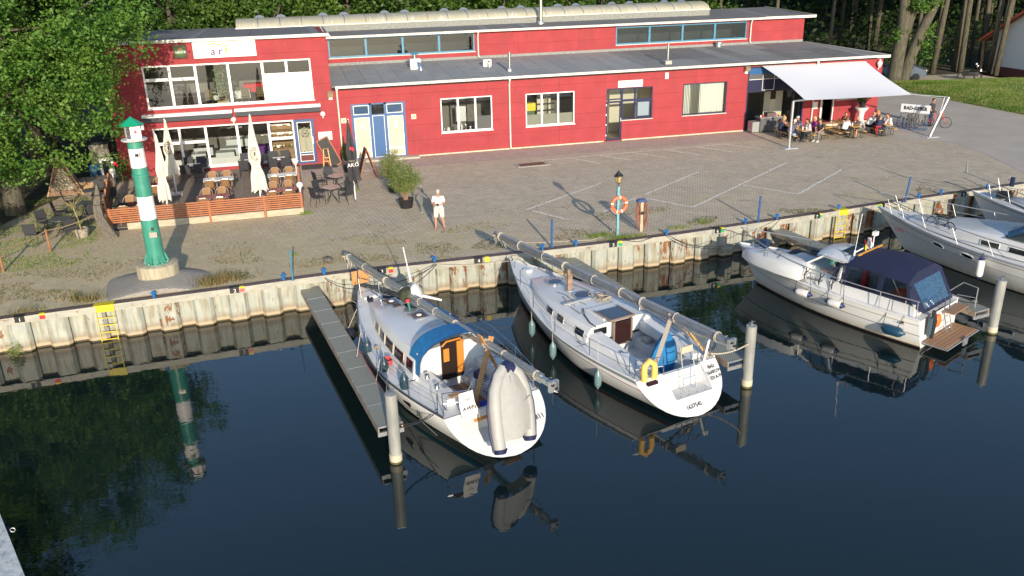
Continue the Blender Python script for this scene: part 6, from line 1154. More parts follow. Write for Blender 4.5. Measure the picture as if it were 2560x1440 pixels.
class Hull:
    def __init__(s, L, b0, bm, um, pw, s0, sb, rs, rb, wl=.82, fl=.62):
        s.__dict__.update(L=L, b0=b0, bm=bm, um=um, pw=pw, s0=s0, sb=sb, rs=rs, rb=rb, wl=wl, fl=fl)
    def B(s, u): return s.b0+(s.bm-s.b0)*sin(pi/2*u/s.um) if u < s.um else s.bm*max(0,(1-((u-s.um)/(1-s.um))**s.pw))
    def sh(s, u): return s.s0+(s.sb-s.s0)*u**1.7
    def P(s, u, z, side):
        zf = clamp(z/s.sh(u)); w_ = (s.wl+(s.fl-s.wl)*u); W_ = w_+(1-w_)*zf**.7
        if s.rs > .5:
            k = clamp(1-u/.42)**1.3; W_ = W_*(1-k)+k*sqrt(max(0,1-(1-max(zf,.0))**2.1)+.004)
        if z < 0: W_ *= max(.15, 1+z*1.1)
        ys = -s.rs*(1-clamp(z/s.s0)); yb = s.L-s.rb*(1-clamp(z/s.sb))-(.6*-z if z < 0 else 0)
        return Vector((side*s.B(u)*W_, ys+(yb-ys)*u, z))
    def u_at(s, y): return clamp(y/s.L)
    def gun(s, y, side, dz=0, inset=0):
        u = s.u_at(y); p = s.P(u, s.sh(u), side); p.x -= side*inset; p.z += dz; return p
    def build(s, t, bands, mats, n=30):
        """bands: list of (z level or callable of u, material index of the band above it)"""
        mb = MB(); lv = [(lambda u, q=q: q) if not callable(q) else q for q, _ in bands]+[s.sh]
        for side in (-1, 1):
            for k in range(len(lv)-1):
                mb.use(bands[k][1]); rings = [[s.P(i/n, lv[k](i/n), side), s.P(i/n, lv[k+1](i/n), side)] for i in range(n+1)]
                vs = [v for r_ in rings for v in r_]; fs = [(2*i, 2*i+2, 2*i+3, 2*i+1) if side > 0 else (2*i+1, 2*i+3, 2*i+2, 2*i) for i in range(n)]; mb.add(vs, fs)
        # weld the bands so that the sides shade smoothly
        o = mb.build('hull', mats, t, smooth=True, auto=None)
        import bmesh as _b
        bm = _b.new(); bm.from_mesh(o.data); _b.ops.remove_doubles(bm, verts=bm.verts, dist=.0005); bm.to_mesh(o.data); bm.free()
        o.data.set_sharp_from_angle(angle=R(50)); return o
    def deck(s, t, m_, cut=None, n=36, cam=.05, y0=0):
        mb = MB(); ys = sorted(set([y0+(s.L-y0)*i/n for i in range(n+1)]+([cut[2],cut[3]] if cut else [])))
        def row(y):
            u = s.u_at(y); z = s.sh(u)-.02; b = max(s.B(u)-.01, .0); return b, z
        for a, b in zip(ys, ys[1:]):
            (ba, za), (bb, zb) = row(a), row(b)
            incut = cut and a >= cut[2]-1e-6 and b <= cut[3]+1e-6
            if incut:
                for xs in ((-1, cut[0]), (cut[1], 1)):
                    la, lb = (-ba, -bb) if xs[0] == -1 else (xs[0], xs[0]); ra, rb_ = (ba, bb) if xs[1] == 1 else (xs[1], xs[1])
                    mb.add([(la,a,za),(ra,a,za),(rb_,b,zb),(lb,b,zb)], [(0,1,2,3)])
            else:
                mb.add([(-ba,a,za),(0,a,za+cam*ba),(0,b,zb+cam*bb),(-bb,b,zb)], [(0,1,2,3)]); mb.add([(0,a,za+cam*ba),(ba,a,za),(bb,b,zb),(0,b,zb+cam*bb)], [(0,1,2,3)])
        return mb.build('deck', m_, t)
    def rail(s, t, m_, r=.022, name='toe_rail', y0=0, dz=.01, inset=.01, sides=(-1,1)):
        for sd in sides: MB().tube([s.gun(y0+(s.L-y0)*i/26, sd, dz, inset) for i in range(27)], r, 6).build(name, m_, t, smooth=True)
    def lifeline(s, t, ys, sides=(-1,1), h=.58, wires=(1.,.5), m_=None, inset=.06):
        m_ = m_ or M_chrome
        for sd in sides:
            tops = []
            for y in ys: p = s.gun(y, sd, 0, inset); q = p+Vector((0,0,h)); MB().tube([p,q],.013,5).build('stanchion', m_, t); tops.append(q)
            for f in wires: MB().tube([q-Vector((0,0,h*(1-f))) for q in tops],.006 if len(wires) > 1 else .014,4).build('guard_wire' if len(wires) > 1 else 'guard_rail', m_, t)
def coach(t, st, m_, name='coachroof', face=True):
    """st: (y, half width, height, deck z) stations from aft to fore"""
    rings = []
    for y, w_, h, z in st: rings.append([Vector((a*w_, y, z+b*h)) for a, b in ((-1,0),(-.93,.72),(-.84,.93),(-.7,1.0),(-.35,1.04),(0,1.05),(.35,1.04),(.7,1.0),(.84,.93),(.93,.72),(1,0))])
    mb = MB().loft(rings, cap=False, closed=False)
    if face: mb.add(rings[0], [tuple(range(11))])
    mb.add(rings[-1], [tuple(range(10,-1,-1))]); return mb.build(name, m_, t, smooth=True, auto=28)
def side_pt(st, y, f, sd=-1, off=.012):
    for (ya, wa, ha, za), (yb, wb, hb, zb) in zip(st, st[1:]):
        if ya <= y <= yb:
            q = (y-ya)/(yb-ya); w_, h, z = wa+(wb-wa)*q, ha+(hb-ha)*q, za+(zb-za)*q; return Vector((sd*(w_*(1-.07*f)+off), y, z+.72*h*f))
def pane(t, st, y0, y1, f0, f1, m_, sd=-1, name='side_window', rim=None, par=None):
    n = 3; a = [side_pt(st, y0+(y1-y0)*k/n, f0, sd) for k in range(n+1)]; b = [side_pt(st, y0+(y1-y0)*k/n, f1, sd) for k in range(n+1)]
    w_ = MB().add(a+b, [(k,k+1,n+2+k,n+1+k) for k in range(n)]).build(name, m_, par or t)
    if rim: MB().tube(a+b[::-1]+[a[0]], .013, 5).build('window_rim', rim, w_, smooth=True)
    return w_
def hatch(t, x, y, z, w_, l, rz=0, dome=True, m_=None):
    M_ = Matrix.Translation((x,y,z)) @ Matrix.Rotation(rz,4,'Z'); o = MB().box(-w_/2,w_/2,-l/2,l/2,0,.035,M_).build('hatch_frame', M_chrome, t); MB().box(-w_/2+.04,w_/2-.04,-l/2+.04,l/2-.04,.035,.043,M_).build('hatch_glass', m_ or mat('hatch_glass',(.10,.06,.055),.15), o)
    if dome: MB().lathe([(.09,.043),(.08,.06),(.03,.075)],(0,0,0),12,M_).build('hatch_vent', M_white, o)
    return o
def winch(t, x, y, z): MB().lathe([(.075,0),(.06,.03),(.05,.1),(.07,.12),(.07,.14),(.02,.16)],(x,y,z),12).build('winch', M_chrome, t, smooth=True)
def cleat(t, x, y, z): MB().box(x-.015,x+.015,y-.1,y+.1,z+.03,z+.05).box(x-.012,x+.012,y-.03,y+.03,z,z+.03).build('cleat', M_chrome, t)
def world(t, *p): return Matrix.Translation(t.location) @ Matrix.Rotation(t.rotation_euler.z,4,'Z') @ Vector(p)
def fender(boat, x, y, z, c, l, r=.12, h=.5, top=None, rz=0, horiz=False, endc=None, grp=None, tk=.95):
    w_ = world(boat, x, y, z); t = thing('fender', l, 'fender', w_, boat.rotation_euler.z, grp)
    m_ = mat('fender_%.2f%.2f%.2f' % c, c, .3, var=.08); MM = Matrix.Rotation(pi/2,4,'X') if horiz else None
    if horiz: MM = Matrix.Rotation(pi/2,4,'X')
    prof = [(.02,-h/2-.05),(r*.35,-h/2),(r*.85,-h/2+.08),(r,-h/2+.16),(r,h/2-.16),(r*.85,h/2-.08),(r*.35,h/2),(.03,h/2+.06)]
    MB().lathe(prof,(0,0,0),16,MM).build('body', m_, t, smooth=True)
    if endc:
        for s_ in (-1,1): MB().lathe([(.03,s_*(h/2+.065)),(r*.45,s_*(h/2+.005)),(r*.9,s_*(h/2-.07))],(0,0,0),16,MM).build('end_cap', mat('end_%.2f' % endc[2], endc, .4), t, smooth=True)
    if top is not None:
        q = Vector(top)-Vector((x,y,z)); s_ = Vector((0,-h/2 if horiz else 0,0 if horiz else h/2)); MB().tube([s_,q],.01,4).build('lanyard', M_rope if not endc else M_ropeb, t)
        if horiz: MB().tube([-s_,q+Vector((0,.5,0))],.01,4).build('lanyard', M_ropeb, t)
    return t
def mast(name, a, b, r, m_, l, ties=9, furl=True, seed=1, flat=1.0):
    """an unstepped mast lying on its supports"""
    rn = random.Random(seed); a, b = Vector(a), Vector(b); t = thing(name, l, 'mast', a); d = b-a; dn = d.normalized(); up = Vector((0,0,1)); sd = dn.cross(up).normalized()
    rings = [[d*q+sd*(r*.72*cos(2*pi*k/14))+up*(r*sin(2*pi*k/14)) for k in range(14)] for q in (0,.25,.5,.75,1)]; MB().loft(rings).build('spar', m_, t, smooth=True)
    for off, rr in ((up*r*1.05+sd*.03,.028),(up*r*.95-sd*.06,.018),(-up*r*.9+sd*.05,.02)): MB().tube([off+d*.03,d*.5+off-up*.01,d*.97+off],rr,6).build('stay', M_steel, t, smooth=True)
    for k in range(3): MB().tube([d*q+up*(r*1.02)+sd*rn.uniform(-.12,.12)-up*(rn.uniform(.02,.35)*(q > .02 and q < .98)) for q in np.linspace(.02,.99,18)],.009,4).build('rigging_line', M_rope, t, smooth=True)
    for k in range(ties):
        q = (k+.5+rn.uniform(-.25,.25))/ties; c = d*q
        for j in range(rn.choice((1,2,3))): cc = c+dn*.04*j; MB().tube([cc+sd*(r*1.05*cos(a_))+up*(r*1.15*sin(a_)+.015) for a_ in np.linspace(0,2*pi,11)],.012,5,False).build('lashing', M_rope, t, smooth=True)
    mb = MB()
    for q in (0.005,.01,.03): mb.tube([d*q+sd*.16,d*q-sd*.16],.015,5)
    for k in range(14): p_ = d*rn.uniform(.0,.07)+sd*rn.uniform(-.13,.13); mb.tube([p_,p_+sd*rn.uniform(-.1,.1)-up*rn.uniform(.1,.4),p_+sd*rn.uniform(-.16,.16)-up*rn.uniform(.0,.2)],.008,4)
    mb.build('masthead_tangle', M_rope, t)['kind'] = 'stuff'; MB().tube([d,d+dn*.1],[r*.8,r*.9],10).cbox(d+dn*.1,(.28,.09,.3),math.atan2(dn.y,dn.x)+pi/2).build('mast_foot', M_steel, t)
    for k in (-1,1): MB().lathe([(.05,-.02),(.05,.02)],d+dn*.15+sd*.06*k+up*.06*k,10).build('sheave', M_black, t)
    MB().tube([d+dn*.12+up*.15,d+dn*.28+up*.2,d+dn*.3-up*.1,d+dn*.1-up*.14],.012,5).build('end_bow', M_chrome, t)
    return t
def lettering(t, s_, p, size, rz, tilt, m_=None, sx=1, name='lettering', sh=0, roll=0): return text(name, s_, size, m_ or mat('letter_dark',(.03,.03,.04),.5), t, Matrix.Translation(p) @ Matrix.Rotation(rz,4,'Z') @ Matrix.Rotation(tilt,4,'X') @ Matrix.Rotation(roll,4,'Z'), sx=sx, shear=sh)
def scoop(t, H, x0, x1, zp, yr, m_=M_gel, tm=None):
    """sloping transom with a bathing step cut into it"""
    mb = MB(); zs = [-.3,0,.04,.09,.16,.25,zp,zp+.1,zp+.22,(zp+H.s0)/2+.05,H.s0-.1,H.s0-.02]; L_ = [H.P(0,z,-1) for z in zs]; R_ = [H.P(0,z,1) for z in zs]
    for i in range(len(zs)-1):
        a, b, c, d = L_[i], R_[i], R_[i+1], L_[i+1]
        if zs[i+1] <= zp+1e-6: mb.add([a,b,c,d],[(0,1,2,3)])
        else: mb.add([a,(x0,a.y,a.z),(x0,d.y,d.z),d],[(0,1,2,3)]); mb.add([(x1,a.y,a.z),b,c,(x1,d.y,d.z)],[(0,1,2,3)])
    ys = H.P(0,zp,1).y; zt = H.s0-.02
    mb.add([(x0,ys,zp),(x1,ys,zp),(x1,yr,zp),(x0,yr,zp),(x0,yr,zt),(x1,yr,zt),(x0,0,zt),(x1,0,zt)],[(0,1,2,3),(3,2,5,4),(0,3,4,6),(2,1,7,5)]+([(4,5,7,6)] if yr < 0 else []))
    return mb.build('transom', m_, t)
def well(t, x0, x1, y0, y1, zt, zf, m_=M_gel, floor=M_gel, seat=.38, zs=None):
    mb = MB().add([(x0,y0,zt),(x1,y0,zt),(x1,y1,zt),(x0,y1,zt),(x0,y0,zf),(x1,y0,zf),(x1,y1,zf),(x0,y1,zf)],[(4,5,6,7),(0,4,7,3),(1,2,6,5),(0,1,5,4),(3,7,6,2)])
    zs = zs or (zt+zf)/2; mb.box(x0,x0+seat,y0,y1,zf,zs).box(x1-seat,x1,y0,y1,zf,zs); return mb.build('cockpit', m_, t)
# ---------------------------------------------------------------- left sailing yacht
t = S1 = thing('sailing_yacht', 'white sailing yacht with a blue sprayhood and a light dinghy hung over its stern', 'sailing yacht', (4.38,19.83,WL), R(17.13)); H = Hull(9.44,1.5,1.92,.35,1.6,.95,1.38,1.28,.75)
H.build(t, [(-.5,1),(.06,3),(.1,0),(lambda u: .16,2 if True else 0),(lambda u: .24-.05*u,0),(lambda u: H.sh(u)-.07,0)], [M_hull,M_anti,M_strb,M_white])
H.deck(t, M_gel, (-.75,.75,0,2.35)); H.rail(t, M_toe, .028); scoop(t, H, -.72, .75, .36, -.1)
well(t, -.75,.75,0,2.35,.93,.45,zs=.72); MB().box(-.37,.37,.05,2.3,.452,.47).build('cockpit_grating', M_teak, t)
for s_ in (-1,1): MB().box(s_*.93-.18,s_*.93+.18,.5,2.5,.94,1.18).build('coaming', M_gel, t)
st1 = [(2.35,1.24,.80,1.0),(3.6,1.22,.76,1.04),(4.8,1.1,.68,1.09),(6.0,.86,.54,1.14),(7.0,.58,.34,1.2),(7.9,.26,.08,1.26)]
coach(t, st1, M_gel)
MB().prism([(-1.17,.95),(-.34,.95),(-.34,1.84),(-1.07,1.8)],-2.36,-2.30,WALLT).build('cabin_bulkhead', M_gel, t); MB().prism([(.36,.95),(1.17,.95),(1.07,1.8),(.36,1.84)],-2.36,-2.30,WALLT).build('cabin_bulkhead', M_gel, t)
for s_ in (-1,1):
    for a, b in ((3.05,3.75),(3.85,4.55),(4.65,5.25),(5.35,5.9)): pane(t, st1, a, b, .28, .92, M_glassd, s_, rim=mat('beige_rim',(.55,.5,.42),.5))
    pane(t, st1, 2.42, 2.85, .3, .9, M_glassd, s_)
lettering(t,'346',(-1.27,2.97,1.3),.2,-pi/2+.03,1.45); lettering(t,'346',(-1.66,1.15,.55),.24,-pi/2,1.38); lettering(t,'811',(1.08,-.70,.52),.2,0,R(37))
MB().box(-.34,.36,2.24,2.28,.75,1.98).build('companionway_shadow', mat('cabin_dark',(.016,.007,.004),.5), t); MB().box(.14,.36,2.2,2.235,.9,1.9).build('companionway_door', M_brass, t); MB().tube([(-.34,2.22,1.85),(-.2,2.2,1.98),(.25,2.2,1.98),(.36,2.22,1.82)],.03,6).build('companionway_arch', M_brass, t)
MB().box(-.3,-.12,2.2,2.236,1.35,1.75).build('wood_locker', M_brass, t)
# sprayhood
n = 14; rg = []
for y, w_, h in ((2.05,1.16,1.12),(2.75,1.16,1.1),(3.3,1.0,.84),(3.8,.8,.55)):
    rg.append([Vector((-w_*cos(pi*k/n)*(1.0), y+.0, 1.2+h*sin(pi*k/n)**.62*.95)) for k in range(n+1)])
for k in range(n+1): rg[0][k].z = 1.2+1.12*sin(pi*k/n)**.62*.95; rg[0][k].y -= .15*sin(pi*k/n)
sh = MB().loft(rg[:2], cap=False, closed=False); [sh.add([v+Vector((0,0,-.03)) for v in rg[0]]+[v+Vector((0,0,-.03)) for v in rg[1]], [(k,k+1,n+2+k,n+1+k) for k in range(n)])]
sh.build('sprayhood', M_canb, t, smooth=True); MB().loft(rg[1:], cap=False, closed=False).build('sprayhood_front', M_gel if False else M_white, t, smooth=True)
MB().tube(rg[0],.018,6).build('hood_bow', M_chrome, t, smooth=True)
hatch(t,.05,6.6,1.66,.5,.5); hatch(t,.0,6.05,1.72,.3,.32,dome=False); hatch(t,.15,4.7,1.81,.55,.48); MB().box(.2,.75,5.5,6.0,1.735,1.75).build('solar_panel', mat('solar_cells',(.015,.02,.05),.15), t)
MB().lathe([(.22,1.74),(.2,1.77),(.1,1.78)],(.17,5.4,0),16).build('mast_step', M_steel, t); MB().tube([(.17,5.4,1.75),(.14,5.45,2.05)],.05,8).build('mast_support', mat('green_pole',(.02,.14,.10),.4), t); MB().tube([(.14,5.45,2.03),(.12,5.48,2.12)],.07,8).build('support_head', mat('red_cloth',(.6,.03,.05),.7), t)
MB().box(-.3,.25,8.1,8.6,1.3,1.4).build('anchor_locker', M_gel, t); MB().tube([(-.2,8.0,1.42),(-.28,7.8,1.4),(-.2,7.6,1.38)],.05,6).tube([(-.1,7.9,1.4),(-.3,7.7,1.38)],.05,6).build('black_line_coil', M_ropeb, t); MB().tube([(.3,7.9,1.38),(.55,7.6,1.34),(.8,7.5,1.3)],.045,6).build('windlass_line', M_ropeb, t)
MB().tube([(-.35,8.3,1.35),(-.34,8.4,2.0),(0,9.3,2.02),(.34,8.4,2.0),(.35,8.3,1.35)],.016,6).tube([(-.1,9.1,1.4),(-.1,9.1,2.02)],.014,5).tube([(-.35,8.35,1.7),(0,9.2,1.72),(.35,8.35,1.7)],.012,5).build('pulpit', M_chrome, t)
H.lifeline(t, [.3,1.6,3.2,5.0,6.6,8.3])
MB().tube([(-1.42,.1,.95),(-1.42,.15,1.6),(-.75,-.12,1.62),(-.7,-.1,.95)],.018,6).tube([(-1.42,.12,1.3),(-.75,-.11,1.3)],.014,5).build('pushpit', M_chrome, t); MB().tube([(1.42,.1,.95),(1.42,.15,1.6),(.75,-.12,1.62),(.7,-.1,.95)],.018,6).build('pushpit', M_chrome, t)
MB().box(-1.3,-.82,-.14,.05,1.55,1.58).build('pushpit_seat', M_wood, t)
winch(t,-1.0,1.9,1.18); winch(t,-1.05,1.2,1.18); winch(t,1.0,1.6,1.18); cleat(t,-1.25,.35,.96); cleat(t,1.25,.35,.96)
MB().tube([(.1+.42*cos(2*pi*k/20),1.2,1.05+.42*sin(2*pi*k/20)) for k in range(21)],.016,6).tube([(.1,1.2,1.05),(.5,1.2,1.05)],.01,4).tube([(.1,1.2,1.05),(-.15,1.2,1.35)],.01,4).tube([(.1,1.2,1.05),(-.15,1.2,.75)],.01,4).build('steering_wheel', M_chrome, t); MB().tube([(.1,1.28,.47),(.1,1.24,1.1)],.07,8).build('wheel_pedestal', M_white, t)
MB().box(-.2,.32,-1.05,-.55,.362,.38).build('step_board', M_teak, t); 
for x in (-.1,.18): MB().tube([(x,-.62,.4),(x,-.62,.62),(x,-.55,.75)],.014,5).build('ladder_rail', M_chrome, t)
MB().tube([(-.1,-.62,.5),(.18,-.62,.5)],.014,5).tube([(-.1,-.62,.64),(.18,-.62,.64)],.014,5).build('ladder_rung', M_chrome, t)
MB().box(-.72,.75,-.14,-.08,.62,.7).build('wood_trim', M_brass, t)
MB().tube([(-.95,3.3,1.58),(-1.0,2.9,1.6),(-.98,2.6,1.62)],.03,6).tube([(-.6,4.6,1.6),(-.85,3.4,1.62)],.02,6).build('grab_rail', mat('grey_rail',(.22,.22,.23),.5), t); MB().lathe([(.08,0),(.05,.06),(.0,.08)],(-1.35,4.7,1.12),8).build('line_pile', mat('tan_pile',(.35,.25,.15),.9), t)
MB().tube([(-1.7,.0,.5),(-1.73,1.0,.52)],.01,3).build('rub_line', M_grey, t); MB().box(-1.725,-1.69,1.6,2.05,.6,.78).build('hull_window', M_glassd, t)
for s_, x0, x1 in ((1,-.72,-.42),(-1,.42,.72)):
    mcs = NT('striped_cushion') if 'striped_cushion' not in MATS else None
    if mcs:
        g = mcs; wv = g.n('TexWave', wave_type='BANDS', bands_direction='Y'); wv.inputs['Scale'].default_value = 3.2; g.L(g.tc, wv.inputs[0]); cc = g.mix(g.ramp(wv.outputs['Fac'], (.48, 0.), (.52, 1.)), (.65,.66,.7), (.012,.02,.09)); g.base(cc); g.p.inputs['Roughness'].default_value = .9; MATS['striped_cushion'] = g.m
    tt = thing('cushion', 'navy and white striped cushion on the %s cockpit bench of the left yacht' % ('left' if s_ > 0 else 'right'), 'cushion', world(S1,(x0+x1)/2,1.25,.78), S1.rotation_euler.z, 'striped cockpit cushions'); MB().cbox((0,0,0),(.46,.95,.1),0,.0,.22*s_).build('pad', MATS['striped_cushion'], tt)
tt = thing('cushion', 'plain royal blue cushion at the stern bench of the left yacht', 'cushion', world(S1,.12,.25,.72), S1.rotation_euler.z); MB().cbox((0,0,.08),(.6,.3,.1)).build('pad', mat('royal_blue',(.02,.03,.3),.8), tt)
tt = thing('banner', 'white cloth banner with dark lettering tied to the stern rail of the left yacht', 'banner', world(S1,-.86,-.14,1.05), S1.rotation_euler.z)
MB().add([(-.22,0,.56),(.2,0,.56),(.34,-.1,-.12),(-.2,-.12,-.16),(-.22,-.02,.2),(.24,-.02,.2)],[(0,4,5,1),(4,3,2,5)]).build('cloth', M_white, tt); lettering(tt,'AWN',(.03,-.085,.1),.15,0,R(80),sx=1.1,sh=.3)
MB().tube([(-.07,-.04,.38),(0,-.05,.33),(.09,-.04,.38)],.008,4).build('smile_mark', M_black, tt)
# wooden crutch, mast, radar, boom
tt = thing('mast_crutch', 'crossed orange wooden boards carrying the mast over the left yacht cockpit', 'crutch', world(S1,0,0,0), S1.rotation_euler.z)
MB().beam((-.17,.66,.75),(.72,1.18,2.3),.16,.035).build('board', M_brass if False else mat('fresh_board',(.50,.25,.09),.55,var=.15,vscale=5), tt); MB().beam((1.15,1.3,.75),(.32,1.15,2.45),.16,.035).build('board', mat('fresh_board',(.50,.25,.09),.55), tt)
A_ = world(S1,.17,10.9,2.05); B_ = world(S1,.68,-1.85,2.12); ms = mast('lowered_mast', A_, B_, .105, mat('brushed_aluminium',(.44,.48,.53),.3,.75,var=.12,vscale=4), 'silver mast lying lengthwise above the left yacht, foot over the stern', 10, seed=2)
p = A_.lerp(B_,.4); tt = thing('radar_dome', 'white round radar dome beside the green cloth on the left yacht mast', 'radar', p+Vector((.25,.1,.05))); M_ = Matrix.Rotation(1.15,4,'Y') @ Matrix.Rotation(.35,4,'X'); MB().lathe([(.02,-.1),(.27,-.09),(.31,-.02),(.3,.06),(.2,.11),(.02,.12)],(0,0,0),24,M_).build('dome', M_white, tt, smooth=True); MB().tube([(.15,-.1,-.1),(.75,-.3,-.25)],[.05,.035],8).build('bracket', M_white, tt)
tt = thing('cloth_bundle', 'dark green cloth wrapped round the middle of the left yacht mast', 'cloth', A_.lerp(B_,.385)); MB().sphere((0,0,-.03),.3,14,9,(.95,1.2,.8)).build('wrap', mat('army_green',(.05,.06,.03),.85,var=.5,vscale=5,bump=1,bscale=5), tt, smooth=True)
tt = thing('wooden_support', 'orange wooden board under the mast tip at the bow of the left yacht', 'board', world(S1,.08,9.35,1.45), S1.rotation_euler.z); MB().box(-.32,.32,-.02,.02,.0,.5).build('board', mat('fresh_board',(.50,.25,.09),.55), tt)
tt = thing('furled_sail', 'blue covered boom lying along the deck of the left yacht', 'boom', world(S1,0,0,0), S1.rotation_euler.z); MB().tube([(.42,6.2,1.9),(.62,5.6,1.85),(.95,4.2,1.72),(1.02,3.2,1.68)],[.1,.17,.14,.08],10).build('cover', M_canb, tt, smooth=True); MB().tube([(.62,5.6,2.04),(.62,5.58,1.67)],.04,6).tube([(.98,4.2,1.87),(.98,4.2,1.56)],.03,6).build('strap', M_rope, tt)
tt = thing('flag_staff', 'thin white flag staff with a furled flag standing on the foredeck of the left yacht', 'flag staff', world(S1,.95,6.6,1.2)); MB().tube([(0,0,0),(-.3,.1,2.2)],.018,5).build('staff', M_white, tt); MB().tube([(-.1,.03,.75),(-.2,.07,1.5)],[.05,.03],6).build('furled_flag', M_white, tt)
tt = thing('red_rope_coil', 'coil of red and white rope on the side deck of the left yacht', 'rope', world(S1,-1.5,3.5,1.08)); MB().tube([((.11+.02*(k%3))*cos(k*.7),(.16+.02*(k%2))*sin(k*.7),.02+.003*k) for k in range(60)],.013,4).build('coil', mat('red_rope',(.65,.07,.07),.8,var=.5,vscale=40), tt)
# dinghy hung over the stern
tt = thing('dinghy', 'upturned light grey inflatable dinghy leaning over the stern of the left yacht', 'dinghy', world(S1,.0,-.35,.0), S1.rotation_euler.z+.0)
M_dg = mat('dinghy_fabric',(.36,.36,.345),.55,var=.05,bump=.1); M_dn = mat('dinghy_navy',(.015,.02,.07),.5)
U = Vector((.13,.38,.91)).normalized(); Xd = Vector((.93,.20,-.15)); Xd = (Xd-U*Xd.dot(U)).normalized(); Nn = Xd.cross(U); O_ = Vector((-.28,-1.28,.46))
def dp(x, h, n_=0): return O_+Xd*x*1.04+U*(h*.90+(.16 if x > 0 and h < .6 else 0))+Nn*n_
for s_ in (-1,1):
    path = [dp(s_*.53,.08),dp(s_*.54,.5),dp(s_*.54,1.2),dp(s_*.49,1.7),dp(s_*.34,2.1),dp(s_*.13,2.32)]
    MB().tube(path,[.165,.178,.18,.175,.165,.15],14).build('side_tube', M_dg, tt, smooth=True); MB().tube([dp(s_*.52,-.04),dp(s_*.52,.09)],[.15,.2],14).build('end_cone', M_dn, tt, smooth=True)
    MB().tube([dp(s_*.73,.05),dp(s_*.78,.6),dp(s_*.78,1.2),dp(s_*.68,1.8),dp(s_*.45,2.2),dp(s_*.2,2.42)],.03,6).build('rubbing_strake', M_dn, tt, smooth=True)
MB().tube([dp(-.14,2.26),dp(0,2.36),dp(.14,2.26)],.17,12).build('bow_cover', M_dn, tt, smooth=True)
ve = []; 
for h, w_, n_ in ((.3,.5,-.2),(1.0,.54,-.22),(1.6,.46,-.22),(2.0,.30,-.16),(2.25,.12,-.12)): ve.append([dp(-w_,h,-n_*.7),dp(-w_*.5,h,-n_),dp(0,h,-n_*1.25),dp(w_*.5,h,-n_),dp(w_,h,-n_*.7)])
MB().loft(ve, cap=False, closed=False).build('bottom_sheet', M_dg, tt, smooth=True); MB().add([dp(-.42,.3,.1),dp(.42,.3,.1),dp(.42,.3,-.15),dp(-.42,.3,-.15)],[(0,1,2,3)]).build('transom_board', M_dg, tt)
MB().tube([dp(-.1,2.1,.18),dp(-.05,1.5,.22),dp(.15,1.25,.2),dp(.5,1.45,.22)],.01,4).build('painter', M_grey, tt, smooth=True)
fb_ = (.01,.05,.15); fg_ = (.02,.05,.07)
tt = thing('ball_fender', 'large dark round ball fender hanging at the bow of the left yacht', 'fender', world(S1,-1.15,7.6,.42)); MB().sphere((0,0,0),.25,20,12).build('ball', mat('ball_black',(.02,.022,.035),.25), tt, smooth=True); MB().tube([(0,0,.25),(.32,-.15,.95)],.012,4).build('lanyard', M_rope, tt)
for x, y, z, c, l, tp in ((-1.95,4.9,.55,fb_,'blue fender hanging over the left yacht side nearest its bow',(-1.7,5.0,1.6)),(-2.1,3.1,.5,fb_,'blue fender hanging over the left yacht side, the middle one',(-1.85,3.2,1.5)),(-2.12,2.3,.55,fb_,'blue fender hanging over the left yacht side nearest its cockpit',(-1.9,2.5,1.5)),(-1.62,4.75,1.15,fg_,'dark green fender lying on the left yacht side deck nearest its bow',(-1.6,4.9,1.6)),(-1.68,3.35,1.1,fg_,'dark green fender lying on the left yacht side deck by the red rope',(-1.6,3.5,1.55)),(-1.62,2.1,1.12,fg_,'dark green fender lying on the left yacht side deck by the cockpit',(-1.7,2.4,1.5))): fender(S1,x,y,z,c,l,.13,.55,tp,grp='fenders of the left yacht')
# ---------------------------------------------------------------- right sailing yacht
t = S2 = thing('sailing_yacht', 'white sailing yacht with thin red stripes and a blue tarpaulin in its open cockpit', 'sailing yacht', (9.95,20.2,WL), R(14.74)); H = Hull(9.82,1.47,1.82,.35,1.65,.98,1.42,1.15,.8)
H.build(t, [(-.5,1),(.12,2),(.16,3),(.21,0),(lambda u: H.sh(u)-.24,3),(lambda u: H.sh(u)-.215,0),(lambda u: H.sh(u)-.1,4)], [M_hull,mat('navy_antifouling',(.012,.018,.035),.6),M_strb,M_strr,M_grey])
H.deck(t, M_gel, (-.72,.95,0,2.7)); H.rail(t, M_gel, .03); scoop(t, H, -.5, .85, .4, -.12)
well(t,-.72,.95,0,2.7,.96,.42,zs=.78,seat=.42)
for s_ in (-1,1): MB().add([(s_*.78,.2,.97),(s_*1.2,.2,.97),(s_*1.28,2.75,.99),(s_*.74,2.75,.99),(s_*.80,.25,1.12),(s_*1.1,.25,1.1),(s_*1.18,2.75,1.32),(s_*.76,2.75,1.32)],[(0,1,5,4),(1,2,6,5),(4,5,6,7),(3,0,4,7)]).build('coaming', M_gel, t)
st2 = [(2.72,1.3,.5,1.02),(3.6,1.36,.5,1.05),(5,1.24,.44,1.1),(6.2,1.0,.34,1.16),(7.0,.72,.22,1.22),(7.7,.3,.06,1.28)]
coach(t, st2, M_gel)
for s_ in (-1,1):
    for a, b in ((4.05,4.45),(4.8,5.2),(2.3+.6,3.35)): pane(t, st2, a, b, .35, .9, M_glassk, s_, rim=M_chrome)
MB().box(-.52,.52,2.9,3.85,1.53,1.6).build('hatch_garage', M_gel, t); MB().box(-.42,.42,2.62,3.45,1.6,1.63).build('sliding_hatch', mat('tinted_hatch',(.05,.07,.10),.12), t); MB().box(-.47,-.42,2.6,3.5,1.58,1.65).box(.42,.47,2.6,3.5,1.58,1.65).box(-.42,.42,2.6,2.64,1.58,1.65).build('hatch_frame', mat('taupe_frame',(.22,.17,.14),.4), t)
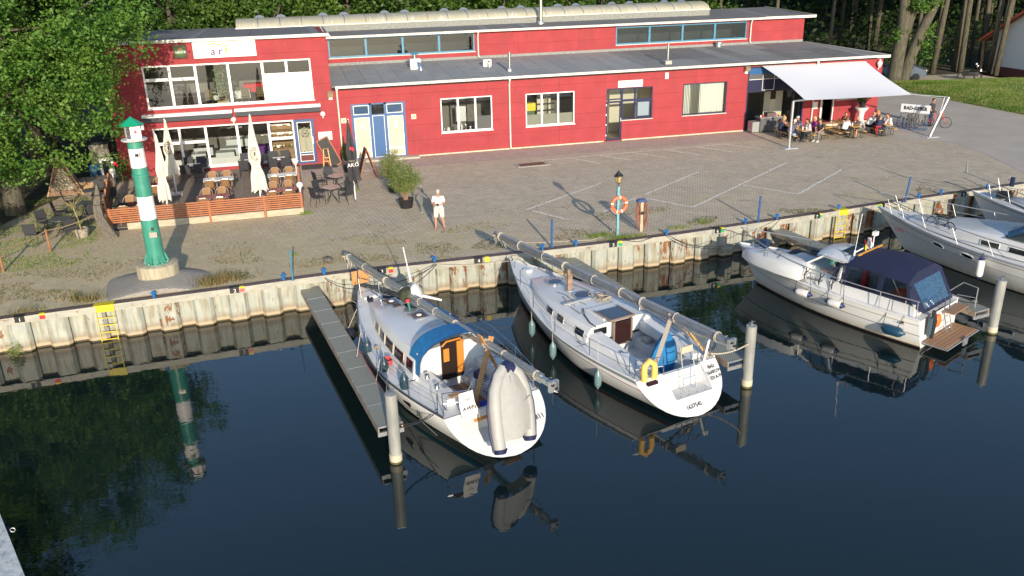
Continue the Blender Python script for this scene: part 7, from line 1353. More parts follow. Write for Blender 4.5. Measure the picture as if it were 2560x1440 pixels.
MB().box(-.30,.32,2.6,2.66,.78,1.52).build('washboard', M_glassd, t); MB().box(-.36,-.30,2.58,2.67,.75,1.55).box(.32,.38,2.58,2.67,.75,1.55).box(-.3,.32,2.58,2.67,.74,.78).build('companionway_frame', mat('taupe_frame',(.22,.17,.14),.4), t)
MB().box(-1.02,-.55,2.68,2.715,1.2,1.42).build('bulkhead_window', M_glassk, t)
def oval_hatch(x, y, z, w_, l): MB().lathe([(1,0),(1,.03),(.86,.035)],(0,0,0),22,Matrix.Translation((x,y,z)) @ Matrix.Diagonal((w_,l,1,1))).build('deck_hatch', M_chrome, t, smooth=True); MB().lathe([(.84,.04),(.0,.041)],(0,0,0),22,Matrix.Translation((x,y,z)) @ Matrix.Diagonal((w_,l,1,1))).build('hatch_glass', M_glassd, t)
oval_hatch(-.0,6.6,1.52,.3,.24); oval_hatch(.08,4.95,1.575,.36,.3)
MB().box(-.09,.09,5.60,5.70,1.55,2.3).build('mast_prop', mat('old_prop_wood',(.28,.19,.13),.7,var=.3,vscale=6), t); MB().lathe([(.18,1.54),(.16,1.57)],(.0,5.66,0),16).build('mast_step', M_steel, t)
MB().tube([(-.55,5.2,1.57),(-.85,4.2,1.58),(-.9,3.6,1.6)],.02,6).tube([(.95,5.2,1.5),(1.05,4.0,1.52)],.02,6).build('grab_rail', M_steel, t); MB().tube([(-.6,3.9,1.6),(-.85,3.5,1.62),(-.98,3.0,1.55),(-.95,2.7,1.5)],.02,6).build('hood_bow', M_black, t)
MB().box(-.95,.1,4.5,4.62,1.58,1.63).build('traveller', mat('pale_alloy',(.5,.53,.55),.3,.5), t); MB().box(-.12,.12,8.35,8.6,1.33,1.43).build('anchor_box', M_gel, t)
MB().tube([(.25,4.3,1.6),(.45,4.1,1.66),(.6,4.4,1.62),(.35,4.5,1.68),(.3,4.1,1.64),(.65,4.15,1.68),(.5,4.6,1.62),(.8,4.7,1.6)],.035,5).build('line_heap', mat('heap_rope',(.38,.32,.25),.9), t)
for i in range(26): a = random.uniform(0,6.3); c = Vector((.45+random.uniform(-.25,.3),4.35+random.uniform(-.3,.5),1.6)); MB().tube([c+Vector((.15*cos(a+q),.12*sin(a*1.3+q*1.2),.03*abs(sin(q)))) for q in np.linspace(0,3.4,8)],.009,3).build('tangled_line', M_rope, t)
winch(t,-1.0,1.3,1.1); winch(t,1.02,1.4,1.1); winch(t,.95,3.0,1.55); cleat(t,-1.3,.3,.99); cleat(t,-1.5,2.8,1.02)
H.lifeline(t, [.3,2.0,3.9,5.8,7.6], sides=(-1,), wires=(1.,.5)); H.lifeline(t, [.3,2.0], sides=(1,))
MB().tube([(-1.4,.1,.97),(-1.38,.12,1.55),(-.6,-.15,1.57),(-.55,-.12,.97)],.018,6).tube([(-1.39,.12,1.25),(-.6,-.14,1.27)],.014,5).build('pushpit', M_chrome, t); MB().tube([(1.4,.1,.97),(1.38,.12,1.55),(.7,-.15,1.57),(.68,-.12,.97)],.018,6).build('pushpit', M_chrome, t)
MB().tube([(.0,9.6,1.42),(0,9.75,1.6),(.1,9.5,1.65)],.016,5).tube([(-.3,8.9,1.4),(-.2,9.1,1.55),(.05,9.3,1.6),(.25,8.9,1.4)],.014,5).build('bow_fitting', M_chrome, t)
for x in (-.05,.38): MB().tube([(x,-.5,.45),(x,-.2,1.75)],.017,6).build('ladder_rail', M_chrome, t)
for q in np.linspace(.08,.95,5): MB().tube([(-.05,-.5+.3*q,.45+1.3*q),(.38,-.5+.3*q,.45+1.3*q)],.015,5).build('ladder_rung', M_chrome, t)
MB().box(-.02,.36,-.24,-.2,1.55,1.75).build('ladder_pad', mat('beige_pad',(.5,.42,.32),.7), t)
MB().prism([(-.19+.02,-.06),(.17,-.06),(.21,-.02),(.21,.04),(.17,.08),(-.17,.08),(-.21,.04),(-.21,-.02)],-.01,.012,Matrix.Translation((-.98,-.16,.83)) @ Matrix.Rotation(R(40),4,'X')).build('stern_window', M_glassd, t)
MB().box(-.45,.8,-.72,-.2,.402,.412).build('bathing_step', mat('step_grey',(.55,.56,.56),.6), t)
for i in range(8): MB().lathe([(.018,.413),(.018,.416)],(-.3+.15*i,-.45 if i%2 else -.62,0),6).build('step_bolt', M_black, t)
lettering(t,'163754S',(-.05,-.94,.215),.17,.06,R(40)); 
for i, s_ in enumerate(('BAD','SAAROW','SSV.A.W.')): lettering(t,s_,(1.16,-.22-.13*i,.83-.11*i),.15,.1,R(42),sx=.9)
tt = thing('tarpaulin', 'bright blue tarpaulin bundled over the steering wheel of the right yacht', 'tarpaulin', world(S2,.22,.9,.45), S2.rotation_euler.z)
vs = []; rg = []
for q, (w_, d_) in zip((0,.25,.55,.8,1.0,1.22,1.3),((.42,.2),(.5,.24),(.46,.2),(.42,.15),(.3,.1),(.1,.05),(.02,.02))): rg.append([Vector((w_*cos(2*pi*k/20)*(1+.12*sin(5*k+q*4))+.12*q,d_*sin(2*pi*k/20)*(1+.2*cos(7*k+q)),q*1.0+.04*sin(3*k))) for k in range(20)])
MB().loft(rg).build('cover', M_canb, tt, smooth=True, auto=60)
tt = thing('horseshoe_buoy', 'yellow horseshoe lifebuoy on the stern rail of the right yacht', 'lifebuoy', world(S2,-1.05,-.08,1.28), S2.rotation_euler.z); MB().tube([(.17,-.03,-.32),(.19,-.02,-.05),(.17,0,.12),(0,0,.25),(-.17,0,.12),(-.19,-.02,-.05),(-.17,-.03,-.32)],.095,10).build('buoy', mat('buoy_yellow',(.78,.5,.12),.5), tt, smooth=True)
tt = thing('mast_crutch', 'crossed grey weathered boards carrying the mast foot of the right yacht', 'crutch', world(S2,0,0,0), S2.rotation_euler.z); mw = mat('weathered_board',(.30,.22,.15),.75,var=.25,vscale=5)
MB().beam((-.72,.15,.98),(.62,1.0,2.2),.12,.04).build('board', mat('paler_board',(.45,.38,.30),.7), tt); MB().beam((1.45,.25,.98),(.42,.95,2.3),.12,.04).build('board', mw, tt); MB().beam((1.32,.12,.99),(.9,.5,1.75),.15,.04).build('board', mat('yellow_board',(.52,.32,.12),.6), tt)
A_ = world(S2,-.35,10.3,2.35); B_ = world(S2,.72,-1.3,2.15); ms2 = mast('lowered_mast', A_, B_, .135, mat('grey_anodised_mast',(.26,.28,.32),.3,.6,var=.12,vscale=3), 'dark grey mast lying lengthwise above the right yacht, foot near the round pile', 9, seed=5)
tt = thing('outboard_bracket', 'white antenna bracket angled on the right stern quarter of the right yacht', 'bracket', world(S2,1.3,.05,1.0), S2.rotation_euler.z); MB().tube([(-.35,-.12,-.2),(.1,.1,.7)],.035,8).build('arm', M_white, tt); MB().sphere((.12,.1,.72),.06,8,6).sphere((.2,.1,.68),.05,8,6).build('head', M_white, tt)
fs_ = (.12,.2,.22)
for y, l in ((5.75,'grey green fender hanging over the right yacht side nearest its bow'),(3.9,'grey green fender hanging over the right yacht side, the middle one'),(1.5,'grey green fender hanging over the right yacht side nearest its stern')): p_ = H.P(H.u_at(y), .5, -1); fender(S2, p_.x-.17, y, .42, fs_, l, .115, .55, (H.gun(y,-1).x+.05-0, y+.1, 1.6), grp='grey green fenders of the right yacht')
# ---------------------------------------------------------------- motor cruiser
t = MC = thing('motor_cruiser', 'white motor cruiser with a navy canvas cockpit tent and teak bathing platform', 'motor cruiser', (20.0,21.5,WL), R(25.8)); H = Hull(7.95,1.4,1.55,.35,2.3,1.02,1.45,.08,1.0,.84,.45)
H.build(t, [(-.5,1),(.03,2),(.08,0),(lambda u: .45+.25*u,4),(lambda u: .48+.25*u,0),(lambda u: H.sh(u)-.2,3),(lambda u: H.sh(u)-.16,0)], [M_hull,M_anti,mat('waterline_brown',(.15,.07,.05),.6),mat('beige_rub_rail',(.45,.42,.33),.5),M_grey])
H.deck(t, M_gel, (-1.0,1.0,.35,3.3)); H.rail(t, M_gel, .035)
mb = MB(); zs = [-.3,0,.3,.7,1.0]; mb.add([H.P(0,z,-1) for z in zs]+[H.P(0,z,1) for z in zs],[(i,5+i,6+i,1+i) for i in range(4)]); mb.build('transom', M_gel, t)
well(t,-1.0,1.0,.35,3.3,1.0,.35,seat=.3,floor=M_teak)
for s_ in (-1,1): MB().box(s_*1.08-.1,s_*1.08+.1,.3,3.3,1.0,1.42).build('coaming', M_gel, t)
MB().box(-1.0,1.0,.25,.4,1.0,1.35).build('aft_coaming', M_gel, t)
st3 = [(3.2,1.2,.45,1.06),(4.4,1.1,.45,1.12),(5.4,.92,.38,1.18),(6.2,.62,.2,1.25),(6.8,.35,.05,1.3)]
coach(t, st3, M_gel, 'fore_cabin')
# wheelhouse: slanted windows and curved roof
wh = [(-1.12,3.05,1.42),(1.12,3.05,1.42),(1.0,4.75,1.5),(-1.0,4.75,1.5),(-.95,3.0,2.15),(.95,3.0,2.15),(.82,3.75,2.2),(-.82,3.75,2.2)]
MB().beam(wh[0],wh[4],.09).beam(wh[1],wh[5],.09).beam(wh[2],wh[6],.07).beam(wh[3],wh[7],.07).beam(wh[0],wh[3],.09).beam(wh[1],wh[2],.09).beam(wh[2],wh[3],.07).beam((0,4.75,1.52),(0,3.75,2.2),.06).build('windscreen_frame', M_gel, t)
for q in ((0,3,7,4),(1,2,6,5)): MB().add([wh[i] for i in q],[(0,1,2,3)]).build('side_window', M_glass, t)
MB().add([wh[i] for i in (2,3,7,6)],[(0,1,2,3)]).build('windscreen', M_glassk, t)
MB().box(-.88,.88,3.3,4.5,.95,1.42).build('helm_console', mat('mahogany',(.22,.07,.03),.35), t); MB().box(-.75,-.2,3.4,3.9,1.25,1.6).build('helm_seat', mat('tan_seat',(.45,.18,.07),.6), t)
rg = [[Vector((x*w_, y, z+.16*(1-x*x))) for x in np.linspace(-1,1,11)] for y, w_, z in ((2.75,1.02,2.16),(3.4,1.0,2.2),(3.9,.88,2.18),(4.15,.75,2.1))]; mb = MB().loft(rg, cap=False, closed=False); mb.add([v-Vector((0,0,.06)) for r_ in rg for v in r_],[(i*11+k,i*11+k+1,i*11+k+12,i*11+k+11) for i in range(3) for k in range(10)]); mb.build('hard_top', M_gel, t, smooth=True)
MB().add([(-.5,2.85,2.33),(.75,2.85,2.33),(.7,3.35,2.37),(-.5,3.35,2.37)],[(0,1,2,3)]).build('roof_window', mat('roof_glass',(.03,.05,.09),.1), t)
MB().tube([(-.95,2.72,2.3),(-.9,2.7,2.42),(.9,2.7,2.42),(.95,2.72,2.3)],.018,6).build('roof_rail', M_chrome, t); MB().beam((-.75,2.62,2.44),(.85,2.62,2.44),.05).build('boat_hook', mat('orange_pole',(.6,.28,.03),.4), t)
# canvas tent
MC_fr = [(-1.14,2.85,1.42),(-1.05,2.8,2.18),(-.5,2.78,2.42),(.5,2.78,2.42),(1.05,2.8,2.18),(1.14,2.85,1.42)]
MC_md = [(-1.2,1.55,1.42),(-1.18,1.5,2.2),(-.6,1.45,2.5),(.6,1.45,2.5),(1.18,1.5,2.2),(1.2,1.55,1.42)]
MC_af = [(-1.22,.45,1.40),(-1.14,.62,2.1),(-.6,.62,2.35),(.6,.62,2.35),(1.14,.62,2.1),(1.22,.45,1.40)]
ba = [(-1.05,.05,1.15),(1.05,.05,1.15)]
cn = MB(); cn.add(MC_fr+MC_md+MC_af,[(1,2,8,7),(2,3,9,8),(3,4,10,9),(7,8,14,13),(8,9,15,14),(9,10,16,15)]); cn.build('canvas_top', M_cann, t, smooth=True, auto=50)
def quad_frame(P, fr, name, m_, gl, par, ex=.0):
    P = [Vector(p) for p in P]; c = sum(P, Vector())/4; Q = [p.lerp(c, fr) for p in P]; mb = MB().add(P+Q,[(0,1,5,4),(1,2,6,5),(2,3,7,6),(3,0,4,7)]); o = mb.build(name, m_, par); MB().add(Q,[(0,1,2,3)]).build('clear_panel', gl, o); return o
M_pvcw = mat('clear_vinyl', (.12,.14,.17), .08, spec=1)
for s_ in (0,1):
    i0, i1 = (0,1) if s_ == 0 else (5,4)
    quad_frame([MC_fr[i0],MC_md[i0],MC_md[i1],MC_fr[i1]],.16,'canvas_side',M_cann,M_glass,t); quad_frame([MC_md[i0],MC_af[i0],MC_af[i1],MC_md[i1]],.2,'canvas_side',M_cann,M_glass,t)
quad_frame([MC_af[1],MC_af[4],ba[1],ba[0]],.2,'canvas_back',M_cann,mat('blue_vinyl',(.02,.06,.13),.12,var=.7,vscale=6,spec=1,stretch=(5,5,.6)),t)
MB().add([MC_af[1],MC_af[2],MC_af[3],MC_af[4]],[(0,1,2,3)]).add([MC_af[0],MC_af[1],ba[0]],[(0,1,2)]).add([MC_af[5],MC_af[4],ba[1]],[(0,1,2)]).build('canvas_back_wing', M_cann, t); quad_frame([(-1.14,2.85,1.42),(-1.12,3.35,1.5),(-1.0,3.1,2.1),(-1.05,2.8,2.18)],.22,'canvas_wing',M_cann,M_glass,t)
MB().tube([(-1.15,1.2,2.15),(-1.15,.75,1.45),(-1.15,.5,2.0)],.015,5).build('tent_strut', M_chrome, t)
tt = thing('deck_towel', 'bright red cloth hanging inside the navy canvas tent of the motor cruiser', 'cloth', world(MC,-.7,2.3,0), MC.rotation_euler.z); MB().box(-.12,.2,-.06,.06,1.0,2.1).build('cloth', mat('bright_red',(.65,.02,.02),.7), tt)
tt = thing('orange_bag', 'orange red bag standing inside the aft canvas window of the motor cruiser', 'bag', world(MC,-.72,.95,0), MC.rotation_euler.z); MB().sphere((0,0,1.35),.32,12,8,(.8,1.1,1.15)).build('bag', mat('orange_red',(.7,.08,.02),.6,bump=.5,bscale=6), tt, smooth=True)
MB().box(-.6,.6,.5,.8,.35,1.0).build('aft_seat', mat('orange_brown_seat',(.5,.2,.05),.7), t)
MB().box(-1.13,-1.1,.5,1.3,1.15,1.3).build('side_vent', M_cann, t)
for a, b in ((.0,.34),(.36,.7)): pass
# deck dinghy upturned on the foredeck
tt = thing('deck_dinghy', 'upturned white dinghy lying on the port foredeck of the motor cruiser', 'dinghy', world(MC,-.95,5.55,1.30), MC.rotation_euler.z-.12)
rg = []
for y, w_, h in ((-1.35,.5,.42),(-1.25,.56,.46),(-.4,.6,.52),(.6,.52,.5),(1.2,.36,.42),(1.6,.14,.24),(1.7,.02,.1)): rg.append([Vector((w_*a,y,h*b)) for a, b in ((-1,0),(-.97,.5),(-.75,.85),(-.35,1),(0,1.02),(.35,1),(.75,.85),(.97,.5),(1,0))])
mb = MB().loft(rg, cap=False, closed=False).add(rg[0],[tuple(range(9))]); mb.build('shell', M_gel, tt, smooth=True, auto=35)
MB().tube([(-.5,.1,.48),(-.3,.25,.55),(-.38,.5,.53),(-.1,.4,.56)],.014,4).tube([(-.35,-.3,.52),(-.05,-.15,.56),(-.12,.1,.56),(.15,0,.56)],.014,4).build('drawn_scroll', M_grey, tt)
ru = MB().tube([H.gun(y,-1,.62,.05) for y in (7.4,7.0,6,5,4,3,2,1,.1)],.02,6).tube([H.gun(y,1,.62,.05) for y in (7.4,7.0,6,5,4,3.2)],.02,6).tube([H.gun(7.4,-1,.62,.05),H.gun(7.9,-1,.65,.05),H.gun(7.4,1,.62,.05)],.02,6); ru.build('guard_rail', M_rl, t, smooth=True)
for y in (.15,1.4,2.8,4.2,5.6,7.0):
    for s_ in (-1,1):
        if s_ < 0 or y > 3: MB().tube([H.gun(y,s_,0,.08),H.gun(y,s_,.62,.05)],.014,5).build('stanchion', M_rl, t)
MB().tube([(1.2,.5,1.02),(1.35,-.1,1.65),(1.3,-.6,1.6),(1.25,-.62,.9)],.018,6).tube([(1.28,.0,1.2),(1.28,-.6,1.25)],.014,5).build('stern_rail', M_rl, t)
MB().tube([(.0,6.9,1.35),(.05,6.85,1.75)],.02,5).build('outboard_bracket', M_chrome, t); MB().box(-.1,.15,6.65,6.95,1.55,1.85).tube([(.02,6.8,1.55),(.02,6.7,1.2)],.05,6).build('small_outboard', mat('outboard_blue',(.02,.04,.09),.4), t)
for x, y, w_ in ((.35,5.55,.6),(.6,4.95,.5)): MB().box(x-w_/2,x+w_/2,y-.25,y+.25,1.62 if y < 5.3 else 1.55,1.64 if y < 5.3 else 1.57).build('solar_panel', mat('solar_cells',(.015,.02,.05),.15), t)
hatch(t,-.1,5.9,1.46,.45,.4,dome=False)
MB().tube([(-.82,2.75,2.4),(-.78,2.75,2.6)],.03,6).tube([(-.8,2.75,2.5),(-.72,2.7,3.9)],.012,5).tube([(-.8,2.75,2.52),(-.2,2.75,2.55)],.025,6).build('aerial', M_white, t); MB().tube([(.25,2.8,2.4),(.25,2.8,2.8)],.07,8).tube([(.55,2.8,2.4),(.55,2.8,2.85)],.02,6).cbox((.62,2.8,2.88),(.2,.14,.14)).build('signal_mast', M_white, t)
for x, c1_, c2_, l in ((-.3,(.55,.02,.02),(.7,.5,.02),'small red and gold flag on the motor cruiser roof'),(.08,(.6,.02,.03),(.75,.75,.75),'small red and white flag on the motor cruiser roof')):
    tt = thing('flag', l, 'flag', world(MC,x,2.7,2.42), MC.rotation_euler.z, 'small flags on the cruiser roof'); MB().tube([(0,0,0),(0,0,.5)],.008,4).build('staff', M_chrome, tt); MB().add([(.0,0,.48),(.03,-.04,.3),(.16,-.05,.2),(.1,.0,.33)],[(0,1,2,3)]).build('upper_cloth', mat('flag%.1f'%x,c1_,.8), tt); MB().add([(.03,-.04,.3),(.02,-.04,.1),(.15,-.02,.02),(.16,-.05,.2)],[(0,1,2,3)]).build('lower_cloth', mat('flagb%.1f'%x,c2_,.8), tt)
# bathing platform: teak slats in a frame, ladder, aft step
for k in range(6): MB().box(-1.12,1.12,-.86+k*.128,-.75+k*.128,.22,.25).build('platform_slat', M_teak, t)
MB().tube([(-1.15,-.05,.2),(-1.15,-.9,.2),(1.15,-.9,.2),(1.15,-.05,.2)],.025,6).tube([(-.6,-.85,.17),(-.6,0,.0)],.02,5).tube([(.6,-.85,.17),(.6,0,.0)],.02,5).build('platform_frame', M_steel, t); MB().box(.1,1.2,-.45,-.1,.92,.95).build('upper_step', M_teak, t)
for x in (-.05,.3): MB().tube([(x,-.4,.25),(x,-.2,.95),(x,-.15,1.5),(x,.05,1.52)],.017,6).build('ladder_rail', M_chrome, t)
for z in (.4,.62,.84,1.06): MB().tube([(-.05,-.36+(z-.25)*.25,z),(.3,-.36+(z-.25)*.25,z)],.015,5).build('ladder_rung', M_chrome, t)
MB().box(-.1,.2,-.98,-.93,.05,.3).build('trim_bracket', M_steel, t)
tt = thing('dan_buoy', 'orange buoyancy float and black bag hanging on the motor cruiser stern', 'float', world(MC,-.42,-.16,.85), MC.rotation_euler.z); MB().sphere((0,0,-.05),.22,12,8,(.85,.5,1.05)).build('float', mat('float_orange',(.8,.17,.03),.5), tt, smooth=True)
tt = thing('stern_bag', 'long black bag hanging on the motor cruiser stern beside the orange float', 'bag', world(MC,-.78,-.16,.8), MC.rotation_euler.z); MB().tube([(0,0,.45),(.02,-.03,.1),(0,-.03,-.5)],[.06,.11,.07],8).build('bag', M_black, tt, smooth=True); MB().box(-.25,-.08,-.04,.04,-.35,.25).build('grey_box', mat('slate_box',(.06,.1,.13),.4), tt)
lettering(t,'Mistral 28' if False else 'Nidelv 28',(-1.175,3.9,1.33),.15,-pi/2+.06,R(82),sh=.3); lettering(t,'BRB-N 108',(-1.405,.85,.80),.17,-pi/2-.06,R(82)); 
for y in (.62,.05): pass
for y, l in ((4.1,'white fender with blue ends lying along the cruiser hull nearer its bow'),(2.8,'white fender with blue ends lying along the cruiser hull amidships')): p_ = H.P(H.u_at(y), .85, -1); fender(MC, p_.x-.14, y, .85, (.75,.74,.70), l, .13, .62, (H.gun(y,-1).x, y-.2, 1.68), horiz=True, endc=(.02,.03,.12), grp='white fenders of the motor cruiser')
p_ = H.P(H.u_at(.75), .5, -1); fender(MC, p_.x-.16, .75, .48, (.015,.06,.11), 'fat dark blue fender slung low at the motor cruiser stern quarter', .17, .72, (H.gun(.6,-1).x,.5,1.6), horiz=True)
for y in (4.2,3.6,3.1): MB().tube([H.gun(y,-1,.62,.02),H.gun(y,-1,.2,-.05),H.gun(y,-1,.35,-.03)+Vector((0,.05,0)),H.gun(y-.15,-1,.62,.02)],.018,4).build('hanging_line', M_ropeb, t)
# ---------------------------------------------------------------- white sports yacht behind
t = MY = thing('motor_yacht', 'large white motor yacht carrying a folding bicycle on its foredeck', 'motor yacht', (28.1,20.9,WL), R(20.4)); H = Hull(10.5,1.7,1.85,.35,2.1,1.18,1.58,.1,1.5,.78,.42)
H.build(t, [(-.5,1),(.04,0),(lambda u: .55+.5*u,2),(lambda u: .57+.5*u,0),(lambda u: H.sh(u)-.16,2),(lambda u: H.sh(u)-.12,0)], [M_hull,M_anti,M_grey])
H.deck(t, M_gel); H.rail(t, mat('grey_rub_rail',(.3,.33,.36),.4), .04)
mb = MB(); mb.add([H.P(0,z,-1) for z in (-.3,.4,1.18)]+[H.P(0,z,1) for z in (-.3,.4,1.18)],[(i,3+i,4+i,1+i) for i in range(2)]); mb.build('transom', M_gel, t)
st4 = [(1.0,1.35,.75,1.2),(4.6,1.4,.72,1.32),(6.0,1.22,.52,1.38),(7.6,.9,.3,1.44),(8.8,.45,.08,1.5)]
coach(t, st4, M_gel, 'cabin_trunk')
for y, l_ in ((4.6,.75),(3.5,.75)): pane(t, st4, y, y+l_, .35, .75, M_glassk, -1, rim=M_white)
for y in (7.35,5.95):
    n = 10; pts = [H.P(H.u_at(y+.3*cos(2*pi*k/n)), 1.0+.10*sin(2*pi*k/n)+.02*(y-6), -1)+Vector((-.015,0,0)) for k in range(n)]; o = MB().add(pts,[tuple(range(n))]).build('portlight', M_glassk, t); MB().tube(pts+[pts[0]],.02,5).build('window_rim', M_white, o, smooth=True)
rg = [[Vector((x*w_,y-.5*x*x,z)) for x in np.linspace(-1,1,11)] for y, w_, z in ((4.9,1.3,2.0),(3.9,1.15,2.65))]; ws = MB().loft(rg, cap=False, closed=False).build('windscreen', mat('blue_windscreen',(.10,.22,.38),.05,spec=1), t, smooth=True); MB().tube(rg[0],.03,6).tube(rg[1],.03,6).build('windscreen_frame', M_black, ws, smooth=True)
for s_ in (-1,1): MB().add([rg[0][0 if s_ < 0 else 10],rg[1][0 if s_ < 0 else 10],Vector((s_*1.2,2.2,2.7)),Vector((s_*1.35,2.0,1.95))],[(0,1,2,3)]).build('side_screen', M_glassk, ws)
MB().box(-1.2,1.2,1.2,3.6,1.9,1.98).build('cockpit_floor', M_gel, t); hatch(t,.25,7.6,1.75,.6,.6,dome=False,m_=M_glassk)
for s_ in (-1,1):
    ys = [2.0,3.5,5.0,6.5,8.0,9.2,10.0]; tops = [H.gun(y,s_,.66,-.02) for y in ys]; MB().tube(tops+[Vector((0,10.65,2.25))],.02,6).build('guard_rail', M_rl, t, smooth=True); MB().tube([p-Vector((0,0,.3)) for p in tops[3:]],.012,5).build('guard_rail', M_rl, t, smooth=True)
    for y, q in zip(ys, tops): MB().tube([H.gun(y-.3,s_,0,.1),q],.010,5).build('stanchion', M_rl, t)
cleat(t,-.9,8.9,1.52); cleat(t,-1.45,4.2,1.25); lettering(t,'NORA II' if False else 'SARINA',(-1.12,8.75,1.2),.16,-pi/2-.32,R(70),mat('maroon_letter',(.25,.03,.05),.5))
for y in (8.0,5.0,3.6): pass
p_ = H.P(H.u_at(4.9),1.1,-1); fender(MY, p_.x-.16, 4.9, .8, (.76,.76,.72), 'large white fender with navy ends hanging on the motor yacht side', .14, .8, (H.gun(4.9,-1).x,4.9,1.4), endc=(.02,.03,.12))
q = world(MY,-.85,7.2,1.43); bike('folding_bicycle', q, MY.rotation_euler.z-pi/2-.25, (.03,.035,.04), 'small black folding bicycle standing on the motor yacht foredeck', R_=.27, small=True)
# ---------------------------------------------------------------- boat at the far right
t = FB = thing('motor_boat', 'white motor boat bow with tall steel rails cut off by the right picture edge', 'motor boat', (33.3,22.6,WL), R(22)); H = Hull(9.4,1.5,1.65,.35,2.1,1.3,1.7,.1,1.2,.8,.35)
H.build(t, [(-.5,1),(.04,0),(lambda u: H.sh(u)-.14,2),(lambda u: H.sh(u)-.1,0)], [M_hull,M_anti,M_grey]); H.deck(t, M_gel); H.rail(t, M_gel, .04); st5 = [(.8,1.2,.8,1.35),(5.0,1.2,.7,1.5),(6.5,.8,.3,1.6),(7.6,.3,.05,1.66)]; coach(t, st5, M_gel, 'cabin_trunk'); pane(t, st5, 3.2, 4.9, .4, .85, M_glassk, -1)
MB().add([(-1.1,5.0,2.2),(1.1,5.0,2.2),(1.0,4.2,2.9),(-1.0,4.2,2.9)],[(0,1,2,3)]).build('windscreen', M_glassk, t)
for s_ in (-1,1):
    ys = [3.0,4.6,6.2,7.6,8.6]; tops = [H.gun(y,s_,.75,-.02) for y in ys]
    for f in (1.,.5): MB().tube([p-Vector((0,0,.75*(1-f))) for p in tops]+[Vector((0,9.9,2.0+.5*f))],.018,6).build('guard_rail', M_rl, t, smooth=True)
    for y, q in zip(ys, tops): MB().tube([H.gun(y-.25,s_,0,.1),q],.011,5).build('stanchion', M_rl, t)
MB().tube([(0,9.8,2.5),(.0,9.85,3.15)],[.06,.02],6).build('jack_staff', M_chrome, t); MB().box(-.3,.2,7.7,8.2,1.72,1.95).build('anchor_winch', M_black, t); MB().tube([(.6,8.0,2.1),(.6,8.0,2.5)],.1,8).build('blue_fender_rack', M_navy, t)
# ---------------------------------------------------------------- walkways, piles, mooring lines
g = NT('grating'); ck = g.n('TexChecker'); ck.inputs['Scale'].default_value = 26; g.L(g.tc, ck.inputs[0]); g.base(g.mix(ck.outputs['Fac'], (.34,.345,.28), (.15,.16,.135))); g.p.inputs['Roughness'].default_value = .5; g.bump(ck.outputs['Fac'], .5); M_grat = g.m
M_rail = mat('weathered_steel_side', (.28,.23,.18), .6, var=.35, vscale=5)
def walkway(a, b, w_, l, z=-.45, n=9, pile=True):
    a, b = Vector((*a,0)), Vector((*b,0)); d = (b-a); L_ = d.length; t = thing('walkway', l, 'walkway', (a.x,a.y,0), math.atan2(-d.x,d.y), 'narrow steel walkways between the boats')
    for k in range(n): MB().box(-w_/2+.02,w_/2-.02,k*L_/n+.012,(k+1)*L_/n-.012,z-.02,z).build('grating_panel', M_grat, t)
    for s_ in (-1,1): MB().box(s_*w_/2-.02,s_*w_/2+.02,0,L_,z-.2,z-.0).build('side_beam', M_rail, t)
    for k in range(n): MB().box(-w_/2,w_/2,k*L_/n-.006,k*L_/n+.006,z-.05,z+.006).build('cross_bar', M_steel, t)
    MB().box(-w_/2-.03,w_/2+.03,L_-.03,L_+.03,z-.28,z-.16).box(-w_/2+.02,w_/2-.02,L_-.01,L_+.02,z-.04,z+.01).build('end_beam', M_steel, t)
    if pile: MB().tube([(-.28,L_*.46,z-.22),(-.28,L_*.46,WL-1)],.13,12).build('support_pile', mat('rusty_pile',(.22,.10,.06),.7,var=.4,vscale=5), t)
walkway((-.1,30.5),(1.58,19.6),.64,'grey grating walkway left of the left yacht'); walkway((9.97,30.85),(12.0,20.35),.64,'grey grating walkway right of the right yacht'); walkway((19.85,31.3),(21.55,21.3),.64,'grey grating walkway right of the motor cruiser')
g = NT('zinc_pile'); c = g.mix(g.ramp(g.noise(2, 6, g.mapping(scale=(2,2,.5))), (.35, 0.), (.65, 1.)), (.25,.26,.245), (.37,.375,.35)); z = g.xyz()[2]; c = g.mix(g.ramp(z, (.24, 1.), (.27, 0.)), c, (.58,.52,.38)); c = g.mix(g.ramp(z, (.05, 1.), (.08, 0.)), c, (.10,.09,.03)); g.base(c); g.p.inputs['Roughness'].default_value = .55; g.p.inputs['Metallic'].default_value = .15; M_zinc = g.m
for (x, y, h, l) in ((1.62,19.2,2.0,'round steel pile at the end of the left walkway'),(12.33,20.25,2.0,'round steel pile at the end of the middle walkway by the right yacht mast'),(22.05,21.25,1.92,'round steel pile at the end of the right walkway behind the motor cruiser')):
    t = thing('mooring_pile', l, 'pile', (x,y,WL), 0, 'round steel mooring piles'); MB().tube([(0,0,-2),(0,0,h)],.155,24).build('tube', M_zinc, t, smooth=True); MB().tube([(0,0,-.3),(0,0,.25)],.168,24).build('collar', M_zinc, t, smooth=True); MB().tube([(0,0,h),(0,0,h+.16)],.018,6).tube([(-.1,0,h+.1),(.1,0,h+.12)],.014,6).build('cross_pin', M_chrome, t)
def line(a, b, m_, l, sag=.15, r=.014): tag(rope('mooring_line', [a,b], r, m_, sag=sag), l, 'rope', 'mooring lines')
b4 = G(1090,661,.12); line(b4, world(S1,.15,9.2,1.4), M_ropeb, 'black mooring line from the blue bollard to the left yacht bow', .25); line(b4+Vector((.03,0,0)), world(S1,.5,8.3,1.35), M_ropeb, 'second black mooring line from the same bollard to the left yacht bow', .3)
line(G(812,696,.12), world(S1,-.2,9.2,1.35), M_ropeb, 'black mooring line from the bollard left of the left yacht bow', .12); line(b4, world(S2,-.1,9.7,1.4), M_rope, 'pale mooring line running along the wall to the right yacht bow', .1, .01)
